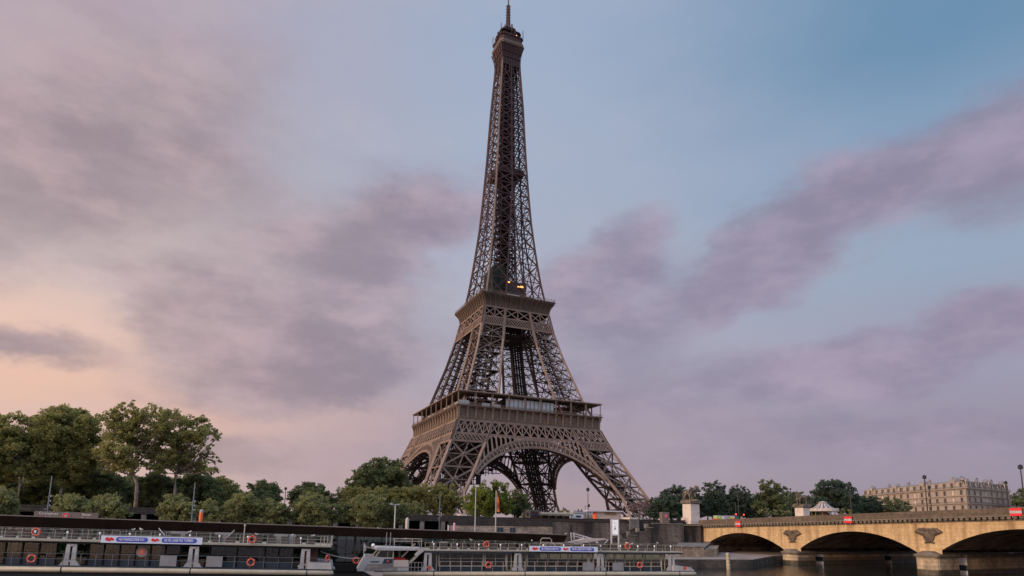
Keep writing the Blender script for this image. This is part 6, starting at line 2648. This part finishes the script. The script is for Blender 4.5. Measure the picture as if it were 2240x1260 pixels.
def tree(name, label, e, clumps, trunk, leaf, bark='barkdark', dens=3.2, size=.42, group=None, rz_=.55, tr=.38, base=GROUND, sub=9, rscale=1.12, limbs=True, fill=True):
    """crown clumps and trunk bends are given where the photo shows them, on the plane the tree stands in"""
    TC[0] += 1
    sd_ = TC[0] * 13
    g = random.Random(sd_)
    px0, py0 = trunk[0]
    a0 = bank(px0, py0, e)[0]
    root = BP(a0, e, base)
    t = empty(name, root, label, 'tree' if 'bush' not in name and 'shrub' not in name else 'bush', group)
    mpp = e / CAM['f'] * 1.02                                 # metres per photo pixel at that distance
    cents, radii = [], []
    spread = (max(c[0] for c in clumps) - min(c[0] for c in clumps)) * mpp * .5
    if fill and name != 'plane_tree':
        clumps = clumps + [(c[0] + g.uniform(-5, 5), c[1] + c[2] * g.uniform(.8, 1.3), c[2] * .95) for c in clumps if c[1] + c[2] < py0 - 8]
    for c in clumps:
        r = c[2] * mpp * rscale
        for _ in range(2 if r > 2.2 else 1):
            de = g.uniform(-1, 1) * min(spread * rz_, 7)
            dx, dy = (0, 0) if _ == 0 else (g.uniform(-6, 6), g.uniform(-4, 6))
            p = at(c[0] + dx, c[1] + dy, e + de)
            cents.append(np.array(p))
            radii.append(r * (1 if _ == 0 else .85))
    b = MB(root)
    pts = [root] + [at(px, py, e + g.uniform(-.3, .3)) for px, py in trunk[1:]]
    H = max(1, len(pts) - 1)
    b.tube(pts, [tr * (1.25 if i == 0 else 1 - .55 * i / H) for i in range(len(pts))], 9)
    if limbs:
        for c, r in zip(cents, radii):
            c = Vector([float(x) for x in c])
            hd = math.hypot(c.x - pts[-1].x, c.y - pts[-1].y)
            zt_ = min(max(c.z - hd * g.uniform(.9, 1.3), pts[1].z + .25 * (pts[-1].z - pts[1].z)), pts[-1].z)
            s = pts[-1]
            for u_, w_2 in zip(pts[:-1], pts[1:]):
                if u_.z <= zt_ <= w_2.z:
                    s = u_ + (w_2 - u_) * ((zt_ - u_.z) / max(w_2.z - u_.z, .01))
            mid = (s + c) / 2 + Vector((g.uniform(-.5, .5), g.uniform(-.5, .5), -.12 * hd + g.uniform(-.2, .4)))
            b.tube([s, mid, c + Vector((0, 0, r * .3))], [tr * .36, tr * .2, .04], 6)
            for _ in range(2):
                q = c + Vector((g.uniform(-1, 1), g.uniform(-1, 1), g.uniform(-.3, .9))) * r * .8
                b.tube([mid, (mid + q) / 2 + Vector((0, 0, .3)), q], [tr * .14, tr * .09, .03], 5)
    b.build('trunk', K[bark], t, True)
    leaf_mesh('crown', cents, radii, dens, size, K[leaf], t, root, seed=sd_, sub=sub)
    return t


GP, GD, GB, GR = 'tall plane trees on the left bank', 'dark trees beneath the plane trees', 'small trees in front of the river wall', 'trees beyond the bridge head'
# tall plane trees, left
tree('plane_tree', 'tall plane tree cut by the left photo edge, with thin crown top', 166, [(-25, 935, 26), (8, 918, 15), (-5, 955, 26), (30, 950, 20), (40, 915, 14), (60, 925, 15), (20, 985, 30), (50, 975, 24), (10, 1020, 28), (75, 1000, 22), (45, 1025, 24), (-30, 1000, 30), (80, 1035, 20), (-20, 1045, 24)],
     [(40, 1100), (43, 1060), (50, 1030), (56, 1000), (50, 970)], 'leaf', 'bark', 2.6, .40, GP, sub=10)
tree('plane_tree', 'broad yellow green plane tree with one leaning pale trunk, second from left', 170, [(95, 928, 24), (118, 912, 20), (142, 906, 20), (168, 914, 22), (188, 932, 22), (110, 955, 32), (150, 945, 32), (185, 965, 26), (95, 985, 28), (135, 990, 34), (172, 998, 30), (112, 1025, 28), (152, 1030, 30), (190, 1020, 20), (140, 897, 9)],
     [(130, 1100), (133, 1075), (138, 1052), (128, 1025), (122, 990), (130, 950)], 'leaf', 'bark', 3.0, .42, GP, sub=11)
tree('plane_tree', 'tallest plane tree with pale forked trunk and open crown', 164, [(228, 918, 14), (248, 905, 17), (265, 893, 12), (282, 887, 13), (262, 920, 22), (296, 902, 16), (312, 918, 22), (334, 897, 13), (285, 945, 26), (250, 950, 24), (235, 985, 20), (262, 985, 26), (300, 975, 24), (330, 950, 20), (352, 928, 18), (372, 905, 15), (352, 965, 16), (276, 1012, 22), (245, 1020, 20), (318, 1003, 16), (222, 1010, 14)],
     [(297, 1105), (299, 1078), (300, 1060), (293, 1040), (288, 1015), (290, 975), (295, 930)], 'leaf', 'bark', 2.5, .40, GP, sub=7, tr=.46, rscale=1.08)
tree('plane_tree', 'airy plane tree with ragged right side, rightmost of the tall ones', 167, [(350, 935, 18), (366, 948, 18), (344, 985, 19), (362, 1002, 19), (340, 1018, 16), (350, 905, 12), (410, 1000, 16), (440, 1000, 14), (425, 965, 15), (362, 912, 16), (388, 915, 15), (408, 928, 18), (430, 918, 13), (448, 930, 14), (462, 950, 14), (475, 960, 9), (432, 948, 18), (405, 958, 20), (450, 975, 12), (378, 965, 18), (392, 990, 20), (425, 985, 14), (458, 995, 10), (474, 1008, 8), (375, 1010, 20), (405, 1018, 18), (440, 1020, 16), (466, 1028, 12), (468, 945, 8)],
     [(382, 1100), (383, 1070), (384, 1040), (390, 1010), (395, 975), (405, 940)], 'leaf', 'bark', 2.4, .40, GP, sub=8, rscale=1.15)
# darker trees below and behind them
for i, (cl, tx, lab) in enumerate((([(10, 1060, 26), (-20, 1070, 28), (35, 1075, 20)], 15, 'dark low tree at the left photo edge under the plane trees'),
                                   ([(85, 1060, 24), (65, 1082, 20), (108, 1075, 20), (95, 1045, 16)], 88, 'dark low tree between the two leftmost pale trunks'),
                                   ([(165, 1065, 26), (190, 1050, 26), (205, 1075, 24), (175, 1088, 18)], 180, 'dark low tree between the second pale trunk and the bushy small tree'),
                                   ([(222, 1045, 24), (245, 1060, 26), (225, 1080, 22), (262, 1075, 22)], 240, 'dark low tree left of the forked pale trunk'),
                                   ([(325, 1060, 24), (345, 1045, 20), (335, 1080, 24), (362, 1070, 22)], 340, 'dark low tree right of the forked pale trunk'),
                                   ([(405, 1062, 24), (430, 1050, 22), (450, 1070, 24), (415, 1082, 20), (468, 1058, 15)], 425, 'dark low tree under the ragged rightmost plane tree'))):
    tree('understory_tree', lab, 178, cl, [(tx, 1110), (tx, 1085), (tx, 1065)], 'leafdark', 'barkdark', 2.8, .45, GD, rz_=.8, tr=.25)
for i, (x0, lab) in enumerate(((-5, 'shadowy tree at the back under the leftmost plane tree'), (60, 'shadowy tree at the back left of the leaning pale trunk'), (130, 'shadowy tree at the back behind the leaning pale trunk'), (200, 'shadowy tree at the back right of the leaning pale trunk'),
                               (275, 'shadowy tree at the back behind the forked pale trunk'), (350, 'shadowy tree at the back between forked trunk and rightmost plane tree'), (420, 'shadowy tree at the back behind the rightmost plane tree'))):
    cl = [(x0 + dx, y + (6 if i % 2 else 0), r) for dx, y, r in ((-25, 1072, 20), (0, 1060, 22), (25, 1068, 22), (-15, 1092, 22), (12, 1090, 22), (33, 1096, 18))]
    if i == 6:
        cl = cl[:2] + cl[3:5]
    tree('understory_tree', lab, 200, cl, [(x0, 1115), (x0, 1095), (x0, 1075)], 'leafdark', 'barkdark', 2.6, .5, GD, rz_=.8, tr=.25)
tree('broadleaf_tree', 'mid green tree sloping down right of the plane trees', 185, [(478, 1058, 16), (495, 1068, 16), (462, 1075, 22), (508, 1082, 14), (485, 1085, 20), (523, 1092, 12), (490, 1048, 6)], [(485, 1112), (485, 1090), (485, 1075)], 'leaf', 'barkdark', 2.8, .42, GD, tr=.25, rscale=1.35)
tree('broadleaf_tree', 'small spiky crowned tree left of the lone dark lamp', 190, [(575, 1068, 14), (590, 1072, 14), (560, 1082, 14), (603, 1066, 6), (607, 1081, 8), (548, 1060, 5), (551, 1066, 5), (575, 1088, 18), (595, 1090, 14), (540, 1092, 14)], [(575, 1115), (575, 1095), (576, 1080)], 'leafdark', 'barkdark', 2.8, .42, GD, tr=.22, rscale=1.4)
tree('broadleaf_tree', 'rounded dark tree right of the lone dark lamp', 190, [(672, 1072, 14), (690, 1070, 13), (655, 1082, 14), (645, 1090, 10), (705, 1080, 12), (716, 1090, 12), (680, 1090, 18), (725, 1097, 10), (700, 1098, 14)], [(682, 1118), (682, 1100), (682, 1085)], 'leafdark', 'barkdark', 2.8, .42, GD, tr=.22, rscale=1.4)
tree('broadleaf_tree', 'narrow loose tree between dark round tree and large tree', 188, [(745, 1075, 8), (743, 1088, 9), (752, 1098, 11), (740, 1103, 8), (760, 1085, 8)], [(748, 1118), (748, 1100), (747, 1085)], 'leafdark', 'barkdark', 2.6, .38, GD, tr=.16, rscale=1.35)
tree('large_tree', 'large domed dark tree left of the tower foot', 196, [(822, 1016, 14), (845, 1012, 13), (868, 1018, 14), (800, 1028, 15), (785, 1040, 14), (770, 1056, 12), (832, 1035, 20), (862, 1040, 20), (884, 1038, 12), (808, 1052, 20), (780, 1068, 16), (840, 1062, 22), (872, 1062, 18), (893, 1058, 12), (765, 1074, 9), (905, 1072, 10)],
     [(832, 1120), (832, 1085), (832, 1060), (833, 1040)], 'leafdark', 'barkdark', 2.8, .46, 'trees around the tower foot', tr=.45)
for i, (cl, tx, lab) in enumerate((([(768, 1082, 17), (790, 1080, 17), (778, 1098, 18), (755, 1095, 12)], 775, 'clipped tree below the left side of the large domed tree'),
                                   ([(815, 1082, 17), (840, 1078, 17), (828, 1096, 18)], 828, 'clipped tree straight below the large domed tree'),
                                   ([(865, 1080, 17), (890, 1078, 16), (878, 1096, 18)], 878, 'clipped tree below the right side of the large domed tree'),
                                   ([(918, 1074, 16), (940, 1070, 15), (928, 1092, 18), (905, 1088, 14)], 925, 'clipped tree at the foot of the left front tower leg'),
                                   ([(965, 1070, 16), (985, 1074, 15), (975, 1092, 20), (1000, 1090, 14), (955, 1100, 14)], 975, 'clipped tree left of the plain white pole'))):
    tree('clipped_tree', lab, 180, cl, [(tx, 1125), (tx, 1105), (tx, 1090)], 'leaf', 'barkdark', 3.2, .40, 'clipped trees along the avenue', tr=.2)
tree('lime_tree', 'bright green tree behind the white pole and orange flag', 170, [(1045, 1078, 18), (1062, 1066, 15), (1084, 1060, 14), (1100, 1068, 15), (1035, 1095, 16), (1060, 1092, 20), (1085, 1085, 18), (1045, 1110, 18), (1075, 1108, 20), (1022, 1108, 12), (1105, 1092, 16), (1100, 1112, 16)], [(1068, 1128), (1068, 1110), (1068, 1090)], 'leafbright', 'barkdark', 3.2, .38, 'trees around the tower foot', tr=.3)
tree('broadleaf_tree', 'darker tree joined to the right of the bright green tree', 176, [(1128, 1078, 13), (1142, 1085, 13), (1130, 1098, 18), (1150, 1100, 12), (1115, 1112, 16), (1140, 1115, 15), (1160, 1112, 8)], [(1134, 1130), (1134, 1115), (1134, 1098)], 'leafdark', 'barkdark', 2.9, .40, 'trees around the tower foot', tr=.25)
tree('shrub', 'small light shrub by the far tower leg between street lamp and hut', 260, [(1233, 1114, 5), (1242, 1118, 5), (1226, 1119, 4)], [(1235, 1128), (1235, 1120)], 'leaf', 'barkdark', 3, .4, None, tr=.12, limbs=False)
# small trees on the lower quay, before the wall
for cl, tx, leaf, lab in (([(-8, 1090, 22), (10, 1088, 16), (5, 1108, 20), (20, 1105, 12)], 0, 'leafpale', 'small pale tree cut by the left photo edge before the wall'),
                          ([(140, 1094, 13), (160, 1098, 16), (178, 1102, 13), (148, 1108, 18), (125, 1108, 10), (170, 1112, 14)], 150, 'leafpale', 'small pale tree just behind the taupe roof sign'),
                          ([(225, 1096, 15), (245, 1094, 14), (212, 1110, 16), (238, 1112, 20), (262, 1108, 14), (255, 1120, 14), (220, 1122, 14)], 238, 'leafpale', 'round small tree between the roof sign and the dark lintel'),
                          ([(375, 1096, 15), (395, 1094, 14), (362, 1108, 15), (385, 1112, 22), (408, 1106, 13), (405, 1122, 15), (365, 1124, 14)], 385, 'leafpale', 'round small tree between the dark lintel and the orange post'),
                          ([(455, 1110, 15), (472, 1106, 12), (462, 1122, 16), (440, 1120, 14), (485, 1120, 14)], 462, 'leafpale', 'low small tree directly behind the orange post'),
                          ([(515, 1098, 14), (535, 1090, 15), (552, 1098, 14), (505, 1112, 15), (530, 1112, 22), (555, 1116, 18), (520, 1126, 16)], 532, 'leafpale', 'tallish small tree two places right of the orange post'),
                          ([(578, 1106, 14), (598, 1104, 14), (612, 1112, 14), (585, 1122, 18), (610, 1126, 16)], 595, 'leafpale', 'small tree below the lone dark lamp'),
                          ([(635, 1116, 13), (640, 1128, 14), (622, 1124, 10)], 634, 'leafdark', 'low dark small tree between two pale ones'),
                          ([(665, 1100, 15), (686, 1092, 16), (704, 1100, 14), (660, 1114, 16), (685, 1114, 22), (708, 1116, 16), (675, 1130, 15)], 685, 'leafpale', 'pointed small tree below the rounded dark tree'),
                          ([(735, 1118, 14), (750, 1112, 13), (745, 1128, 15), (728, 1130, 12)], 740, 'leafdark', 'low dark small tree left of the largest small tree'),
                          ([(790, 1098, 16), (812, 1092, 16), (832, 1098, 15), (782, 1112, 18), (808, 1114, 22), (835, 1116, 18), (795, 1130, 16), (765, 1118, 14)], 808, 'leafpale', 'largest small tree left of the T shaped pole'),
                          ([(862, 1108, 15), (850, 1122, 16), (875, 1122, 15), (888, 1130, 10), (880, 1110, 10)], 866, 'leafdark', 'dark small tree right behind the T shaped pole'),
                          ([(885, 1106, 10), (905, 1108, 11), (920, 1114, 9), (895, 1118, 10), (915, 1122, 8)], 902, 'leafpale', 'yellowish bush beside the left end of dark gallery openings')):
    tree('small_tree' if 'bush' not in lab else 'bush', lab, 147 if 'bush' not in lab else 159, cl, [(tx, 1150), (tx, 1130), (tx, 1115)], leaf, 'barkdark', 3.6, .34, GB, tr=.14, base=QUAY if 'bush' not in lab else GROUND, rz_=.6, rscale=1.22, sub=11)
# right bank trees beyond the bridge head
for cl, tx, leaf, e, lab in (([(1424, 1096, 9), (1432, 1105, 11), (1420, 1112, 10), (1436, 1120, 12), (1422, 1126, 10)], 1430, 'leafblue', 205, 'small dark tree at the right tower foot'),
                             ([(1455, 1080, 14), (1475, 1074, 14), (1490, 1082, 12), (1448, 1098, 15), (1470, 1098, 20), (1492, 1102, 16), (1455, 1118, 18), (1480, 1122, 20), (1440, 1128, 10)], 1468, 'leafblue', 205, 'dark round tree left of the nearer statue'),
                             ([(1520, 1078, 12), (1535, 1088, 12), (1515, 1100, 16), (1535, 1110, 16), (1500, 1115, 14), (1492, 1068, 9), (1525, 1125, 14)], 1520, 'leafblue', 212, 'dark tree directly behind the nearer statue'),
                             ([(1552, 1064, 11), (1568, 1058, 9), (1580, 1068, 11), (1548, 1080, 12), (1570, 1084, 16), (1588, 1086, 12), (1556, 1100, 16), (1580, 1105, 16), (1543, 1060, 6)], 1568, 'leafblue', 215, 'tree with pointed top above the painted bus'),
                             ([(1605, 1074, 12), (1620, 1068, 11), (1632, 1078, 11), (1600, 1090, 15), (1625, 1094, 16), (1640, 1084, 8), (1612, 1110, 18), (1638, 1108, 14)], 1618, 'leafblue', 215, 'tree behind the two pale headed lamps by the bus'),
                             ([(1668, 1056, 9), (1684, 1054, 8), (1676, 1070, 13), (1700, 1062, 11), (1715, 1070, 10), (1728, 1080, 9), (1690, 1082, 17), (1665, 1090, 15), (1712, 1090, 15), (1680, 1106, 18), (1705, 1108, 18), (1655, 1105, 14)], 1690, 'leafdark', 215, 'tallest tree beyond the bridge with two crown tops'),
                             ([(1738, 1086, 11), (1752, 1082, 9), (1745, 1100, 14), (1765, 1092, 10), (1730, 1108, 14)], 1745, 'leafdark', 222, 'lower tree behind the far horse statue'),
                             ([(1800, 1062, 14), (1822, 1058, 14), (1842, 1062, 14), (1860, 1072, 13), (1790, 1078, 14), (1815, 1082, 20), (1845, 1085, 20), (1868, 1090, 15), (1800, 1100, 16), (1835, 1106, 20), (1865, 1108, 15), (1880, 1104, 9)], 1835, 'leafblue', 235, 'broad domed tree behind the carousel'),
                             ([(1895, 1094, 11), (1910, 1092, 11), (1925, 1100, 10), (1900, 1108, 13), (1918, 1112, 12), (1885, 1112, 9)], 1905, 'leafblue', 240, 'low tree before the left end of the apartment block'),
                             ([(1940, 1094, 10), (1955, 1097, 10), (1972, 1100, 10), (1985, 1104, 8), (1945, 1108, 12), (1968, 1111, 12), (1990, 1112, 7), (1930, 1108, 9)], 1958, 'leafdark', 238, 'low dark tree in front of the apartment block'),
                             ([(2222, 1086, 11), (2240, 1078, 14), (2255, 1085, 15), (2228, 1100, 12), (2248, 1102, 15), (2215, 1098, 6)], 2240, 'leafdark', 240, 'tree cut by the right photo edge beside the block')):
    tree('park_tree', lab, e, cl, [(tx, 1132), (tx, 1112), (tx, 1095)], leaf, 'barkdark', 2.7, .44, GR, tr=.32)
for i, (x0, lab) in enumerate(((1445, 'shaded tree at the back behind the dark advertising box'), (1505, 'shaded tree at the back behind the nearer pedestal'), (1548, 'shaded tree at the back left of the painted bus'), (1598, 'shaded tree at the back behind the painted bus'),
                               (1648, 'shaded tree at the back right of the painted bus'), (1725, 'shaded tree at the back left of the far pedestal'), (1775, 'shaded tree at the back right of the far pedestal'), (1890, 'shaded tree at the back before the block left end'))):
    tree('park_tree', lab, 250, [(x0 - 22, 1108, 14), (x0, 1098, 15), (x0 + 22, 1106, 14), (x0 - 12, 1120, 16), (x0 + 12, 1120, 16)], [(x0, 1134), (x0, 1118), (x0, 1104)], 'leafblue', 'barkdark', 2.4, .5, GR, tr=.3)
for cl, tx, lab in (([(1665, 1121, 8), (1680, 1119, 8), (1695, 1122, 8)], 1680, 'light green shrub at the foot of the tallest bridge head tree'), ([(1712, 1121, 7), (1724, 1122, 6)], 1718, 'small light shrub left of the far statue pedestal'), ([(1846, 1117, 6), (1858, 1118, 6)], 1852, 'small light shrub beneath the broad domed tree')):
    tree('shrub', lab, 200, cl, [(tx, 1134), (tx, 1122)], 'leafpale', 'barkdark', 3.2, .36, 'shrubs beyond the bridge head', tr=.1, limbs=False)
# leafless purplish tree at the foot of the right leg
root = BP(bank(1398, 1136, 190)[0], 190, GROUND)
bt = empty('bare_tree', root, 'bare purplish twiggy tree at the foot of the right tower leg', 'tree')
b = MB(root)
g = random.Random(21)
b.tube([root, root + Vector((0, 0, 1.6))], [.3, .22], 8)
tips = [root + Vector((0, 0, 1.5))]
for gen in range(5):
    nt_ = []
    for t_ in tips:
        for _ in range(3 if gen < 4 else 4):
            d = Vector((g.uniform(-1, 1), g.uniform(-1, 1), g.uniform(.1, .9))).normalized() * (1.9 - .27 * gen)
            b.beam(t_, t_ + d, .17 - .028 * gen)
            nt_.append(t_ + d)
    tips = nt_ if len(nt_) < 260 else g.sample(nt_, 260)
b.build('trunk', K['twig'], bt)
